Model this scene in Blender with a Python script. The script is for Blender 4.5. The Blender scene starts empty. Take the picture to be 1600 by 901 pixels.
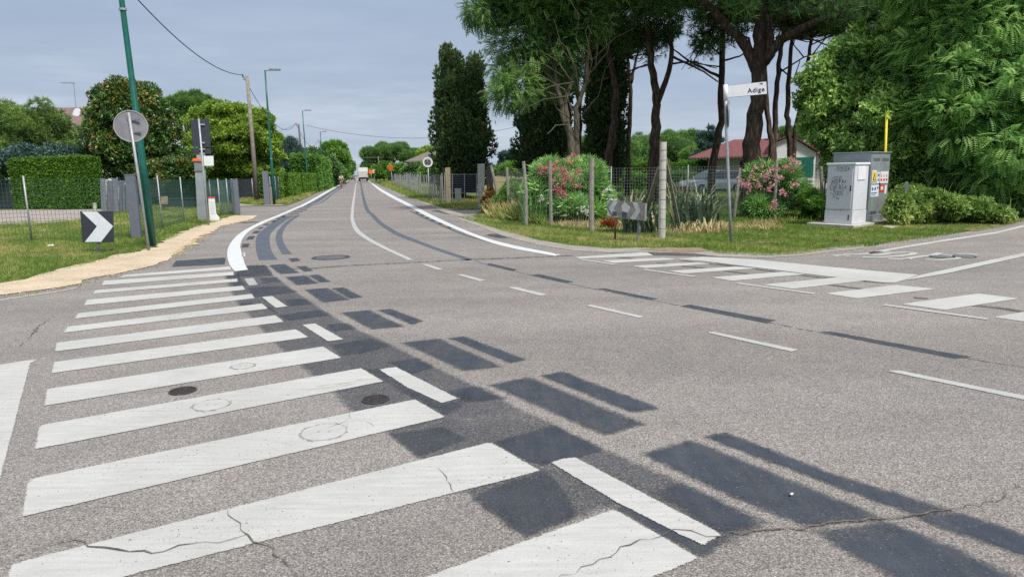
import bpy, math, random
import numpy as np
from math import radians, pi, sin, cos, hypot, atan2

# ------------------------------------------------------------------ camera, world, sun, exposure
scn = bpy.context.scene
COL = scn.collection
EYE = 1.6
PITCH, ROLL = radians(9.65), radians(-1.0)
F, CX, CY = 1067.0, 800.0, 450.5

def _rx(a): return np.array([[1, 0, 0], [0, cos(a), -sin(a)], [0, sin(a), cos(a)]])
def _rz(a): return np.array([[cos(a), -sin(a), 0], [sin(a), cos(a), 0], [0, 0, 1]])
RC = _rx(pi / 2 - PITCH) @ _rz(ROLL)

from mathutils import Matrix, Vector
cam_data = bpy.data.cameras.new("camera")
cam_data.lens = 36.0 * F / 1600.0
cam_data.sensor_width = 36.0
cam_data.clip_start = 0.05
cam_data.clip_end = 4000
cam = bpy.data.objects.new("camera", cam_data)
COL.objects.link(cam)
m4 = np.eye(4); m4[:3, :3] = RC; m4[:3, 3] = (0, 0, EYE)
cam.matrix_world = Matrix(m4.tolist())
scn.camera = cam

SUN_EL, SUN_AZ = radians(54), radians(146)      # azimuth clockwise from +Y (to the right of the view)
sun_dir = Vector((sin(SUN_AZ) * cos(SUN_EL), cos(SUN_AZ) * cos(SUN_EL), sin(SUN_EL)))
sd = bpy.data.lights.new("sun", 'SUN'); sd.energy = 4.0; sd.angle = radians(9.0); sd.color = (1.0, 0.955, 0.88)
sun = bpy.data.objects.new("sun", sd); COL.objects.link(sun)
sun.rotation_euler = sun_dir.to_track_quat('Z', 'Y').to_euler()

world = bpy.data.worlds.new("World"); scn.world = world; world.use_nodes = True
wn, wl = world.node_tree.nodes, world.node_tree.links
wn.clear()
def wnode(t, **k):
    n = wn.new(t)
    for a, b in k.items(): setattr(n, a, b)
    return n
wo = wnode('ShaderNodeOutputWorld'); bg = wnode('ShaderNodeBackground'); bg.inputs[1].default_value = 0.1
sky = wnode('ShaderNodeTexSky', sky_type='NISHITA', sun_disc=False)
sky.sun_elevation = SUN_EL; sky.sun_rotation = SUN_AZ; sky.air_density = 1.2; sky.dust_density = 2.0
tc = wnode('ShaderNodeTexCoord'); sep = wnode('ShaderNodeSeparateXYZ'); wl.new(tc.outputs['Generated'], sep.inputs[0])
elev = wnode('ShaderNodeValToRGB')       # veil of thin high cloud: pale near the horizon, grey blue above; overhead, out of view, brightened for fill
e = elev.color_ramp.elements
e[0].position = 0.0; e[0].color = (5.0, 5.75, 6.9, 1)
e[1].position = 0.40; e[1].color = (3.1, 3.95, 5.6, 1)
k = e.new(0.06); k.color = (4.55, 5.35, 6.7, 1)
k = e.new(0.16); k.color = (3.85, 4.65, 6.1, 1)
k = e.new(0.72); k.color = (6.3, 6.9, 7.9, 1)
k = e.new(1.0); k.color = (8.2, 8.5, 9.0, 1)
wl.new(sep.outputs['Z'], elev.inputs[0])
ad = wnode('ShaderNodeMath', operation='ADD'); wl.new(sep.outputs['Z'], ad.inputs[0]); ad.inputs[1].default_value = 0.10
dx = wnode('ShaderNodeMath', operation='DIVIDE'); wl.new(sep.outputs['X'], dx.inputs[0]); wl.new(ad.outputs[0], dx.inputs[1])
dy = wnode('ShaderNodeMath', operation='DIVIDE'); wl.new(sep.outputs['Y'], dy.inputs[0]); wl.new(ad.outputs[0], dy.inputs[1])
cb = wnode('ShaderNodeCombineXYZ'); wl.new(dx.outputs[0], cb.inputs[0]); wl.new(dy.outputs[0], cb.inputs[1])
mp = wnode('ShaderNodeMapping'); mp.inputs['Scale'].default_value = (0.6, 1.0, 1); mp.inputs['Rotation'].default_value = (0, 0, 0.25)
wl.new(cb.outputs[0], mp.inputs[0])
cn = wnode('ShaderNodeTexNoise'); cn.inputs['Scale'].default_value = 1.1; cn.inputs['Detail'].default_value = 9; cn.inputs['Roughness'].default_value = 0.55
wl.new(mp.outputs[0], cn.inputs['Vector'])
cr = wnode('ShaderNodeValToRGB'); e = cr.color_ramp.elements
e[0].position = 0.32; e[0].color = (0.92, 0.93, 0.945, 1); e[1].position = 0.74; e[1].color = (1.15, 1.135, 1.10, 1)
wl.new(cn.outputs[0], cr.inputs[0])
hz = wnode('ShaderNodeMapping'); hz.inputs['Scale'].default_value = (2.2, 2.2, 16.0); wl.new(tc.outputs['Generated'], hz.inputs[0])
hn = wnode('ShaderNodeTexNoise'); hn.inputs['Scale'].default_value = 1.6; hn.inputs['Detail'].default_value = 8; hn.inputs['Roughness'].default_value = 0.6; wl.new(hz.outputs[0], hn.inputs['Vector'])
hr = wnode('ShaderNodeValToRGB'); e = hr.color_ramp.elements
e[0].position = 0.38; e[0].color = (0.87, 0.90, 0.95, 1); e[1].position = 0.66; e[1].color = (1.32, 1.26, 1.17, 1); k = e.new(0.52); k.color = (1, 1, 1, 1)
wl.new(hn.outputs[0], hr.inputs[0])
hf = wnode('ShaderNodeValToRGB'); e = hf.color_ramp.elements; e[0].position = 0.02; e[0].color = (1, 1, 1, 1); e[1].position = 0.24; e[1].color = (0, 0, 0, 1); wl.new(sep.outputs['Z'], hf.inputs[0])
hm = wnode('ShaderNodeMix', data_type='RGBA', blend_type='MULTIPLY'); wl.new(hf.outputs[0], hm.inputs[0])
mul = wnode('ShaderNodeMix', data_type='RGBA', blend_type='MULTIPLY'); mul.inputs[0].default_value = 1.0
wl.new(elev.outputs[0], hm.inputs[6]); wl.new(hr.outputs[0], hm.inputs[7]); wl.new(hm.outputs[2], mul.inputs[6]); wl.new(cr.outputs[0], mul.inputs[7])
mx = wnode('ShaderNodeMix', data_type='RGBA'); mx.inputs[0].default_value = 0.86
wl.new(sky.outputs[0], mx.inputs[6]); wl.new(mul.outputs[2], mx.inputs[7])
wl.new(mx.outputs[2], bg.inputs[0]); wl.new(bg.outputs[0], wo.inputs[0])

scn.view_settings.view_transform = 'Standard'
scn.view_settings.look = 'None'
scn.view_settings.exposure = 0.10
scn.view_settings.gamma = 1.0
scn.view_settings.use_curve_mapping = False
scn.render.engine = 'CYCLES'
scn.cycles.transparent_max_bounces = 32
scn.cycles.max_bounces = 6
scn.cycles.use_denoising = False

# ------------------------------------------------------------------ pixel of the photo -> point of the place
def ray(x, y): return RC @ np.array([(x - CX) / F, (CY - y) / F, -1.0])
def G(x, y, z=0.0):                      # point of the ground
    d = ray(x, y); t = (z - EYE) / d[2]
    return np.array([0, 0, EYE]) + t * d
def V(x, y, dist):                       # point at a horizontal distance
    d = ray(x, y); return np.array([0, 0, EYE]) + d * dist / hypot(d[0], d[1])
def D(x, y):                             # distance of a ground point
    p = G(x, y); return hypot(p[0], p[1])
def U(x, y, base):                       # point on the upright plane through base that faces the viewer
    n = np.array([base[0], base[1], 0.0]); n /= np.linalg.norm(n)
    d = ray(x, y); t = np.dot(np.array(base) - [0, 0, EYE], n) / np.dot(d, n)
    return np.array([0, 0, EYE]) + t * d
def ground_under(x, dist):
    p = V(x, 270, dist); return np.array([p[0], p[1], 0.0])
def unit(v): v = np.asarray(v, float); return v / max(1e-9, np.linalg.norm(v))
ROAD_DIR = ray(560, 273); ROAD_DIR[2] = 0; ROAD_DIR = unit(ROAD_DIR)

# ------------------------------------------------------------------ materials
def new_mat(name):
    m = bpy.data.materials.new(name); m.use_nodes = True
    nt = m.node_tree; nt.nodes.clear()
    return m, nt.nodes, nt.links
def N(nodes, t, **k):
    n = nodes.new(t)
    for a, b in k.items(): setattr(n, a, b)
    return n
def math_n(nodes, links, op, a, b=None, c=None, clamp=False):
    n = nodes.new('ShaderNodeMath'); n.operation = op; n.use_clamp = clamp
    for i, v in enumerate((a, b, c)):
        if v is None: continue
        if isinstance(v, (int, float)): n.inputs[i].default_value = v
        else: links.new(v, n.inputs[i])
    return n.outputs[0]
def noise(nodes, links, vec, scale, detail=3, rough=0.55, out=0):
    n = nodes.new('ShaderNodeTexNoise'); n.inputs['Scale'].default_value = scale; n.inputs['Detail'].default_value = detail
    n.inputs['Roughness'].default_value = rough
    links.new(vec, n.inputs['Vector']); return n.outputs[out]
def ramp(nodes, links, fac, stops):
    n = nodes.new('ShaderNodeValToRGB'); el = n.color_ramp.elements
    while len(el) < len(stops): el.new(0.5)
    for q, (p, c) in zip(el, stops): q.position = p; q.color = (*c, 1) if len(c) == 3 else c
    links.new(fac, n.inputs[0]); return n.outputs[0]
def mixc(nodes, links, fac, a, b, mode='MIX'):
    n = nodes.new('ShaderNodeMix'); n.data_type = 'RGBA'; n.blend_type = mode
    for i, v in ((0, fac), (6, a), (7, b)):
        if isinstance(v, (int, float)): n.inputs[i].default_value = v
        elif isinstance(v, tuple): n.inputs[i].default_value = (*v, 1)
        else: links.new(v, n.inputs[i])
    return n.outputs[2]
def finish(m, nodes, links, color, rough=0.8, bump=None, bstr=0.3, bdist=0.01, metal=0.0, spec=0.5, alpha=None, transl=None):
    p = nodes.new('ShaderNodeBsdfPrincipled')
    if isinstance(color, tuple): p.inputs['Base Color'].default_value = (*color, 1)
    else: links.new(color, p.inputs['Base Color'])
    if isinstance(rough, (int, float)): p.inputs['Roughness'].default_value = rough
    else: links.new(rough, p.inputs['Roughness'])
    p.inputs['Metallic'].default_value = metal
    p.inputs['Specular IOR Level'].default_value = spec
    if bump is not None:
        b = nodes.new('ShaderNodeBump'); b.inputs['Strength'].default_value = bstr; b.inputs['Distance'].default_value = bdist
        links.new(bump, b.inputs['Height']); links.new(b.outputs[0], p.inputs['Normal'])
    out = nodes.new('ShaderNodeOutputMaterial'); sh = p.outputs[0]
    if transl:
        t = nodes.new('ShaderNodeBsdfTranslucent')
        if isinstance(color, tuple): t.inputs[0].default_value = (*color, 1)
        else: links.new(color, t.inputs[0])
        mxs = nodes.new('ShaderNodeMixShader'); mxs.inputs[0].default_value = transl
        links.new(sh, mxs.inputs[1]); links.new(t.outputs[0], mxs.inputs[2]); sh = mxs.outputs[0]
    if alpha is not None:
        tr = nodes.new('ShaderNodeBsdfTransparent'); mxs = nodes.new('ShaderNodeMixShader')
        if isinstance(alpha, (int, float)): mxs.inputs[0].default_value = alpha
        else: links.new(alpha, mxs.inputs[0])
        links.new(tr.outputs[0], mxs.inputs[1]); links.new(sh, mxs.inputs[2]); sh = mxs.outputs[0]
    links.new(sh, out.inputs[0])
    return m
def wpos(nodes):
    return nodes.new('ShaderNodeNewGeometry').outputs['Position']

def plain(name, col, rough=0.6, metal=0.0, var=0.12, scale=6.0, bstr=0.1, spec=0.5, dirt=None):
    m, n, l = new_mat(name)
    tcn = n.new('ShaderNodeTexCoord').outputs['Object']
    a = noise(n, l, tcn, scale, 5, 0.6)
    lo = tuple(max(0, c * (1 - var * 1.6)) for c in col); hi = tuple(min(1, c * (1 + var)) for c in col)
    c = ramp(n, l, a, [(0.3, lo), (0.7, hi)])
    if dirt:
        b = noise(n, l, tcn, scale * 3.1, 6, 0.7)
        f = ramp(n, l, b, [(0.52, (0, 0, 0)), (0.68, (1, 1, 1))])
        c = mixc(n, l, math_n(n, l, 'MULTIPLY', f, 0.6), c, dirt)
    return finish(m, n, l, c, rough, a, bstr, 0.01, metal, spec)

def asphalt_color(n, l, pos):
    """pale worn asphalt with pinkish and grey stones set in it"""
    v = n.new('ShaderNodeTexVoronoi'); v.inputs['Scale'].default_value = 165.0; l.new(pos, v.inputs['Vector'])
    sx = n.new('ShaderNodeSeparateColor'); l.new(v.outputs['Color'], sx.inputs[0])
    stone = ramp(n, l, sx.outputs[0], [(0.0, (0.05, 0.046, 0.043)), (0.2, (0.15, 0.138, 0.128)), (0.55, (0.295, 0.278, 0.264)), (0.85, (0.42, 0.392, 0.37)), (1.0, (0.64, 0.605, 0.575))])
    gap = ramp(n, l, v.outputs['Distance'], [(0.45, (1, 1, 1)), (0.95, (0.5, 0.5, 0.5))])
    c = mixc(n, l, 1.0, stone, gap, 'MULTIPLY')
    fine = noise(n, l, pos, 260.0, 2)
    c = mixc(n, l, 0.32, c, ramp(n, l, fine, [(0.3, (0.15, 0.14, 0.135)), (0.7, (0.38, 0.352, 0.33))]))
    big = noise(n, l, pos, 0.35, 4, 0.6)
    c = mixc(n, l, 1.0, c, ramp(n, l, big, [(0.3, (0.84, 0.845, 0.865)), (0.7, (1.02, 0.995, 0.97))]), 'MULTIPLY')
    # wheel tracks and old stains, drawn out along the road
    mpt = n.new('ShaderNodeMapping'); mpt.inputs['Rotation'].default_value = (0, 0, radians(-32)); mpt.inputs['Scale'].default_value = (0.10, 0.75, 1)
    l.new(pos, mpt.inputs[0]); trk = noise(n, l, mpt.outputs[0], 1.0, 3, 0.5)
    c = mixc(n, l, 1.0, c, ramp(n, l, trk, [(0.35, (0.90, 0.895, 0.89)), (0.65, (1.10, 1.10, 1.10))]), 'MULTIPLY')
    st = noise(n, l, pos, 0.9, 7, 0.75)
    c = mixc(n, l, 1.0, c, ramp(n, l, st, [(0.60, (1, 1, 1)), (0.70, (0.86, 0.86, 0.86)), (0.78, (0.78, 0.78, 0.79))]), 'MULTIPLY')
    mid = noise(n, l, pos, 2.6, 5, 0.65)
    c = mixc(n, l, 1.0, c, ramp(n, l, mid, [(0.3, (0.9, 0.9, 0.9)), (0.75, (1.08, 1.07, 1.06))]), 'MULTIPLY')
    return c, v.outputs['Distance'], sx.outputs[1]

def mat_asphalt():
    m, n, l = new_mat('asphalt'); pos = wpos(n)
    c, h, _ = asphalt_color(n, l, pos)
    return finish(m, n, l, c, 0.85, h, 0.35, 0.004, spec=0.25)

def marking(name, c_lo, c_hi, grain=0.28, soft=0.05, cover=0.97, rough=0.75, streak=False, wear=0.0, wash=False):
    """a coat on the road: stands full inside, breaks up into grains towards its edge; 'edge' is metres from the outline, 'cover' how thick"""
    m, n, l = new_mat(name); pos = wpos(n)
    at = n.new('ShaderNodeAttribute'); at.attribute_name = 'edge'
    ac = n.new('ShaderNodeAttribute'); ac.attribute_name = 'cover'
    wob = noise(n, l, pos, 14.0, 4, 0.6)
    e1 = math_n(n, l, 'ADD', at.outputs['Fac'], math_n(n, l, 'MULTIPLY', math_n(n, l, 'SUBTRACT', wob, 0.5), soft * 1.2))
    cv = math_n(n, l, 'DIVIDE', math_n(n, l, 'ADD', e1, soft * 0.35 if wash else 0.0), soft)
    cv = math_n(n, l, 'MINIMUM', math_n(n, l, 'MAXIMUM', cv, 0.0), 1.0)
    cv = math_n(n, l, 'MULTIPLY', cv, ac.outputs['Fac'])
    if streak:    # small chips, denser where the coat is worn
        cz = ramp(n, l, noise(n, l, pos, 1.4, 5, 0.7), [(0.42, (0.0, 0.0, 0.0)), (0.62, (1, 1, 1))])
        chp = ramp(n, l, noise(n, l, pos, 42.0, 5, 0.75), [(0.56, (0, 0, 0)), (0.68, (1, 1, 1))])
        cv = math_n(n, l, 'SUBTRACT', cv, math_n(n, l, 'MULTIPLY', math_n(n, l, 'MULTIPLY', cz, chp), 0.75))
        bs = ramp(n, l, noise(n, l, pos, 75.0, 2, 0.5), [(0.68, (0, 0, 0)), (0.73, (1, 1, 1))])
        cv = math_n(n, l, 'SUBTRACT', cv, math_n(n, l, 'MULTIPLY', bs, 0.7))
    if wear:
        wn2 = noise(n, l, pos, 1.1, 6, 0.7)
        cv = math_n(n, l, 'SUBTRACT', cv, math_n(n, l, 'MULTIPLY', ramp(n, l, wn2, [(0.5, (0, 0, 0)), (0.8, (1, 1, 1))]), wear))
    v = n.new('ShaderNodeTexVoronoi'); v.inputs['Scale'].default_value = 165.0; l.new(pos, v.inputs['Vector'])
    sx = n.new('ShaderNodeSeparateColor'); l.new(v.outputs['Color'], sx.inputs[0])
    fn = noise(n, l, pos, 170.0, 2)
    g = math_n(n, l, 'ADD', math_n(n, l, 'MULTIPLY', sx.outputs[0], 0.55), math_n(n, l, 'MULTIPLY', fn, 0.45))
    # alpha = smoothstep of (cover - grain)
    a = math_n(n, l, 'DIVIDE', math_n(n, l, 'ADD', math_n(n, l, 'SUBTRACT', cv, g), grain * 0.5), grain)
    if wash: a = math_n(n, l, 'MULTIPLY', cv, math_n(n, l, 'ADD', 0.46, math_n(n, l, 'MULTIPLY', math_n(n, l, 'SUBTRACT', 1.0, g), 0.95)))
    a = math_n(n, l, 'MINIMUM', math_n(n, l, 'MAXIMUM', a, 0.0), 1.0)
    if streak:
        mpp = n.new('ShaderNodeMapping'); mpp.inputs['Rotation'].default_value = (0, 0, radians(-28)); mpp.inputs['Scale'].default_value = (1.2, 14, 1)
        l.new(pos, mpp.inputs[0]); k = noise(n, l, mpp.outputs[0], 2.2, 5, 0.6)
    else:
        k = noise(n, l, pos, 5.0, 5, 0.6)
    c = ramp(n, l, k, [(0.3, c_lo), (0.72, c_hi)])
    if wash:      # pale flecks and scuffed streaks along the way the traffic goes
        fl_ = noise(n, l, pos, 48.0, 3, 0.7)
        c = mixc(n, l, ramp(n, l, fl_, [(0.66, (0, 0, 0)), (0.72, (0.8, 0.8, 0.8))]), c, (0.34, 0.335, 0.33))
        ms = n.new('ShaderNodeMapping'); ms.inputs['Rotation'].default_value = (0, 0, radians(30)); ms.inputs['Scale'].default_value = (9, 0.9, 1)
        l.new(pos, ms.inputs[0]); sk = noise(n, l, ms.outputs[0], 1.0, 6, 0.65)
        c = mixc(n, l, ramp(n, l, sk, [(0.45, (0, 0, 0)), (0.75, (0.42, 0.42, 0.42))]), c, (0.12, 0.122, 0.128))
    if streak:
        gr = noise(n, l, pos, 0.8, 6, 0.7); c = mixc(n, l, 1.0, c, ramp(n, l, gr, [(0.35, (1.04, 1.04, 1.03)), (0.7, (0.84, 0.835, 0.82))]), 'MULTIPLY')
    sp = ramp(n, l, fn, [(0.25, (0.82, 0.82, 0.82)), (0.55, (1, 1, 1))])
    c = mixc(n, l, 1.0, c, sp, 'MULTIPLY')
    return finish(m, n, l, c, rough, fn, 0.2, 0.003, spec=0.3, alpha=a)

def mat_ground():
    m, n, l = new_mat('soil_and_turf'); pos = wpos(n)
    a = noise(n, l, pos, 0.5, 6, 0.65); b = noise(n, l, pos, 9.0, 4, 0.7)
    g = ramp(n, l, a, [(0.3, (0.060, 0.105, 0.022)), (0.5, (0.095, 0.135, 0.035)), (0.7, (0.17, 0.17, 0.06))])
    c = mixc(n, l, 0.5, g, ramp(n, l, b, [(0.3, (0.04, 0.06, 0.02)), (0.7, (0.19, 0.20, 0.08))]))
    return finish(m, n, l, c, 0.95, b, 0.6, 0.03, spec=0.1)

def mat_granular(name, lo, mid, hi, scale=40.0, big=1.5, bstr=0.6, bdist=0.02):
    m, n, l = new_mat(name); pos = wpos(n)
    a = noise(n, l, pos, scale, 4, 0.7); b = noise(n, l, pos, big, 5, 0.6)
    c = ramp(n, l, a, [(0.3, lo), (0.5, mid), (0.72, hi)])
    c = mixc(n, l, 1.0, c, ramp(n, l, b, [(0.3, (0.8, 0.8, 0.8)), (0.7, (1.12, 1.12, 1.12))]), 'MULTIPLY')
    s = math_n(n, l, 'ADD', a, b)
    return finish(m, n, l, c, 0.95, s, bstr, bdist, spec=0.15)

def mat_leaf(name, stops, transl=0.3, rough=0.55, spec=0.3):
    g = 1.75 if 'petal' not in name else 1.0
    stops = [(p, tuple(min(0.9, c * g) for c in q)) for p, q in stops]
    m, n, l = new_mat(name)
    at = n.new('ShaderNodeAttribute'); at.attribute_name = 'tint'
    c = ramp(n, l, at.outputs['Fac'], stops)
    return finish(m, n, l, c, rough, spec=spec, transl=transl)

def mat_bark(name, lo, mid, hi, sx=9.0, sz=1.6, bdist=0.05):
    m, n, l = new_mat(name)
    pos = wpos(n); mpp = n.new('ShaderNodeMapping'); mpp.inputs['Scale'].default_value = (sx, sx, sz); l.new(pos, mpp.inputs[0])
    v = n.new('ShaderNodeTexVoronoi'); v.feature = 'DISTANCE_TO_EDGE'; v.inputs['Scale'].default_value = 1.0; l.new(mpp.outputs[0], v.inputs['Vector'])
    a = noise(n, l, mpp.outputs[0], 2.0, 6, 0.7)
    k = math_n(n, l, 'ADD', math_n(n, l, 'MULTIPLY', v.outputs['Distance'], 0.9), math_n(n, l, 'MULTIPLY', a, 0.6))
    c = ramp(n, l, k, [(0.15, lo), (0.42, mid), (0.8, hi)])
    return finish(m, n, l, c, 0.95, k, 0.8, bdist, spec=0.1)

M = {}
M['asphalt'] = mat_asphalt()
M['white'] = marking('white_road_paint', (0.44, 0.44, 0.425), (0.54, 0.54, 0.525), grain=0.25, soft=0.014, streak=True, wear=0.42)
M['white_new'] = marking('fresh_white_road_paint', (0.55, 0.57, 0.58), (0.64, 0.66, 0.67), grain=0.2, soft=0.02)
M['white_old'] = marking('faded_white_road_paint', (0.39, 0.39, 0.38), (0.47, 0.47, 0.455), grain=0.35, soft=0.02, wear=0.32)
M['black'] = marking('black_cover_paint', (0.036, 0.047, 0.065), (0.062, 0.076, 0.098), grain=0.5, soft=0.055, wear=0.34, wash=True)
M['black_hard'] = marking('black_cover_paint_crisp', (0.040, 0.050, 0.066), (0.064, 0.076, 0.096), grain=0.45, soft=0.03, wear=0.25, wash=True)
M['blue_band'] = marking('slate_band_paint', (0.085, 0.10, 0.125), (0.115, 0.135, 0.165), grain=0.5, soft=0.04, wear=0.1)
M['ground'] = mat_ground()
M['sand'] = mat_granular('sand', (0.42, 0.315, 0.20), (0.56, 0.455, 0.33), (0.71, 0.60, 0.46), 26)
M['drive'] = mat_granular('pink_gravel', (0.26, 0.22, 0.20), (0.36, 0.31, 0.285), (0.46, 0.40, 0.37), 20)
M['soil'] = mat_granular('dry_soil', (0.16, 0.12, 0.08), (0.26, 0.20, 0.13), (0.36, 0.29, 0.20), 18)
M['kerb_dust'] = mat_granular('gravel_shoulder', (0.20, 0.18, 0.16), (0.33, 0.30, 0.27), (0.46, 0.42, 0.38), 45)
M['tarpatch'] = mat_granular('dark_tar', (0.05, 0.05, 0.052), (0.10, 0.10, 0.10), (0.17, 0.165, 0.16), 60)
M['crack'] = plain('crack_filling', (0.14, 0.12, 0.095), 0.95, var=0.5, scale=30)
M['seam'] = plain('tar_seam', (0.11, 0.108, 0.106), 0.9, var=0.35, scale=12)
M['iron_rim'] = plain('worn_iron', (0.075, 0.062, 0.056), 0.5, 0.4, var=0.35, scale=30)
M['iron'] = plain('cast_iron', (0.045, 0.036, 0.034), 0.6, 0.3, var=0.4, scale=20, bstr=0.4)
M['galv'] = plain('galvanised_steel', (0.36, 0.38, 0.40), 0.5, 0.35, var=0.14, scale=9)
M['galv_dark'] = plain('weathered_steel', (0.24, 0.26, 0.28), 0.5, 0.4, var=0.2, scale=9)
M['green_paint'] = plain('green_pole_paint', (0.008, 0.115, 0.085), 0.35, var=0.15, scale=8)
M['concrete'] = plain('post_concrete', (0.28, 0.26, 0.225), 0.9, var=0.22, scale=9, bstr=0.3, dirt=(0.16, 0.15, 0.12))
M['concrete_warm'] = plain('ochre_concrete', (0.38, 0.31, 0.21), 0.9, var=0.2, scale=6, bstr=0.3, dirt=(0.2, 0.16, 0.11))
M['concrete_light'] = plain('pale_concrete', (0.50, 0.48, 0.44), 0.9, var=0.15, scale=7, bstr=0.3, dirt=(0.3, 0.27, 0.22))
M['grey_paint'] = plain('grey_pillar_paint', (0.15, 0.165, 0.20), 0.6, var=0.1)
M['sign_back'] = plain('dark_sign_back', (0.028, 0.034, 0.052), 0.6, var=0.2)
M['disc_back'] = plain('grey_sign_back', (0.22, 0.215, 0.24), 0.55, 0.2, var=0.15, scale=4)
M['sign_black'] = plain('sign_black', (0.025, 0.03, 0.04), 0.5, var=0.15)
M['sign_white'] = plain('sign_white', (0.60, 0.64, 0.68), 0.45, var=0.05)
M['sign_dirty'] = plain('faded_sign_white', (0.28, 0.30, 0.31), 0.6, var=0.2, scale=7, dirt=(0.16, 0.17, 0.16))
M['sign_faded_black'] = plain('faded_sign_black', (0.12, 0.12, 0.115), 0.6, var=0.25, scale=8, dirt=(0.22, 0.21, 0.2))
M['white_plastic'] = plain('white_plastic', (0.74, 0.75, 0.77), 0.5, var=0.05)
M['cab_white'] = plain('white_cabinet_shell', (0.62, 0.63, 0.67), 0.45, var=0.05, scale=3, bstr=0.03)
M['cab_steel'] = plain('zinc_sheet', (0.33, 0.37, 0.385), 0.42, 0.35, var=0.14, scale=2.2, bstr=0.05)
M['cab_dark'] = plain('dark_slot', (0.03, 0.03, 0.035), 0.7)
M['ink'] = plain('marker_ink', (0.02, 0.02, 0.035), 0.6)
M['yellow'] = plain('yellow_paint', (0.72, 0.60, 0.03), 0.5, var=0.1)
M['sig_yellow'] = plain('signal_yellow', (0.80, 0.55, 0.05), 0.5, var=0.05)
M['sig_blue'] = plain('signal_blue', (0.03, 0.16, 0.42), 0.5, var=0.05)
M['sig_red'] = plain('signal_red', (0.62, 0.05, 0.05), 0.5, var=0.1)
M['orange'] = plain('orange_sign_face', (0.85, 0.16, 0.03), 0.5, var=0.12)
M['paper'] = plain('sticker_white', (0.72, 0.73, 0.73), 0.5, var=0.05)
M['wood'] = plain('weathered_pole_wood', (0.26, 0.235, 0.20), 0.9, var=0.25, scale=7, bstr=0.4, dirt=(0.15, 0.13, 0.11))
M['wood_dark'] = plain('dark_pole_wood', (0.13, 0.125, 0.125), 0.9, var=0.25, scale=5)
M['wire'] = plain('cable', (0.06, 0.06, 0.065), 0.6)
M['net_green'] = plain('green_net_wire', (0.05, 0.12, 0.09), 0.5)
M['net_grey'] = plain('grey_net_wire', (0.30, 0.31, 0.31), 0.5, 0.4)
M['rust'] = plain('rust', (0.16, 0.065, 0.035), 0.9, var=0.4, scale=25, dirt=(0.07, 0.04, 0.03))
M['plaster'] = plain('cream_plaster', (0.56, 0.53, 0.47), 0.9, var=0.06, scale=2)
M['plaster_white'] = plain('white_plaster', (0.78, 0.78, 0.77), 0.9, var=0.05, scale=2)
M['plaster_grey'] = plain('grey_plaster', (0.36, 0.34, 0.32), 0.9, var=0.12, scale=1)
M['shutter'] = plain('green_shutter', (0.012, 0.14, 0.10), 0.5)
M['glass'] = plain('window_glass', (0.05, 0.06, 0.07), 0.1, spec=0.8, var=0.1)
M['frame_white'] = plain('white_frame', (0.75, 0.75, 0.74), 0.5)
M['rubber'] = plain('rubber', (0.02, 0.02, 0.02), 0.85)
M['car_silver'] = plain('silver_paint', (0.68, 0.71, 0.73), 0.3, 0.1, var=0.04)
M['car_dark'] = plain('dark_blue_paint', (0.03, 0.04, 0.05), 0.3, 0.2, var=0.04)
M['truck_box'] = plain('truck_box_panel', (0.52, 0.51, 0.47), 0.6, var=0.08, scale=1.5, dirt=(0.4, 0.38, 0.33))
M['lamp_red'] = plain('lamp_lens_red', (0.35, 0.02, 0.02), 0.3)
M['lamp_clear'] = plain('lamp_lens_clear', (0.6, 0.6, 0.58), 0.2)
M['skin'] = plain('skin', (0.45, 0.27, 0.19), 0.6, var=0.05)
M['cloth_white'] = plain('white_shirt', (0.68, 0.67, 0.64), 0.9)
M['cloth_dark'] = plain('dark_shorts', (0.03, 0.035, 0.05), 0.9)
M['hair'] = plain('dark_hair', (0.03, 0.02, 0.015), 0.8)

def mat_tiles(name, col):
    m, n, l = new_mat(name)
    tcn = n.new('ShaderNodeTexCoord').outputs['Object']
    w = n.new('ShaderNodeTexWave'); w.bands_direction = 'X'; w.inputs['Scale'].default_value = 1.6; w.inputs['Distortion'].default_value = 0.3
    l.new(tcn, w.inputs['Vector'])
    a = noise(n, l, tcn, 3.0, 5, 0.7)
    c = ramp(n, l, a, [(0.3, tuple(q * 0.7 for q in col)), (0.7, tuple(min(1, q * 1.25) for q in col))])
    return finish(m, n, l, c, 0.85, w.outputs['Fac'], 0.6, 0.04)
M['roof_red'] = mat_tiles('red_roof', (0.17, 0.055, 0.055))
M['roof_brown'] = mat_tiles('brown_roof', (0.20, 0.13, 0.12))
M['roof_grey'] = mat_tiles('grey_brown_roof', (0.17, 0.145, 0.125))

def netting(name, col, op):
    m, n, l = new_mat(name); pos = wpos(n)
    a = noise(n, l, pos, 3.0, 4)
    return finish(m, n, l, ramp(n, l, a, [(0.3, tuple(c * 0.7 for c in col)), (0.7, tuple(c * 1.3 for c in col))]), 0.8, alpha=op)
M['shade_net'] = netting('green_shade_net', (0.022, 0.075, 0.068), 0.80)
M['shade_dark'] = netting('black_shade_net', (0.022, 0.032, 0.042), 0.96)
M['shade_clear'] = netting('pale_green_net', (0.10, 0.19, 0.16), 0.34)

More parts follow.
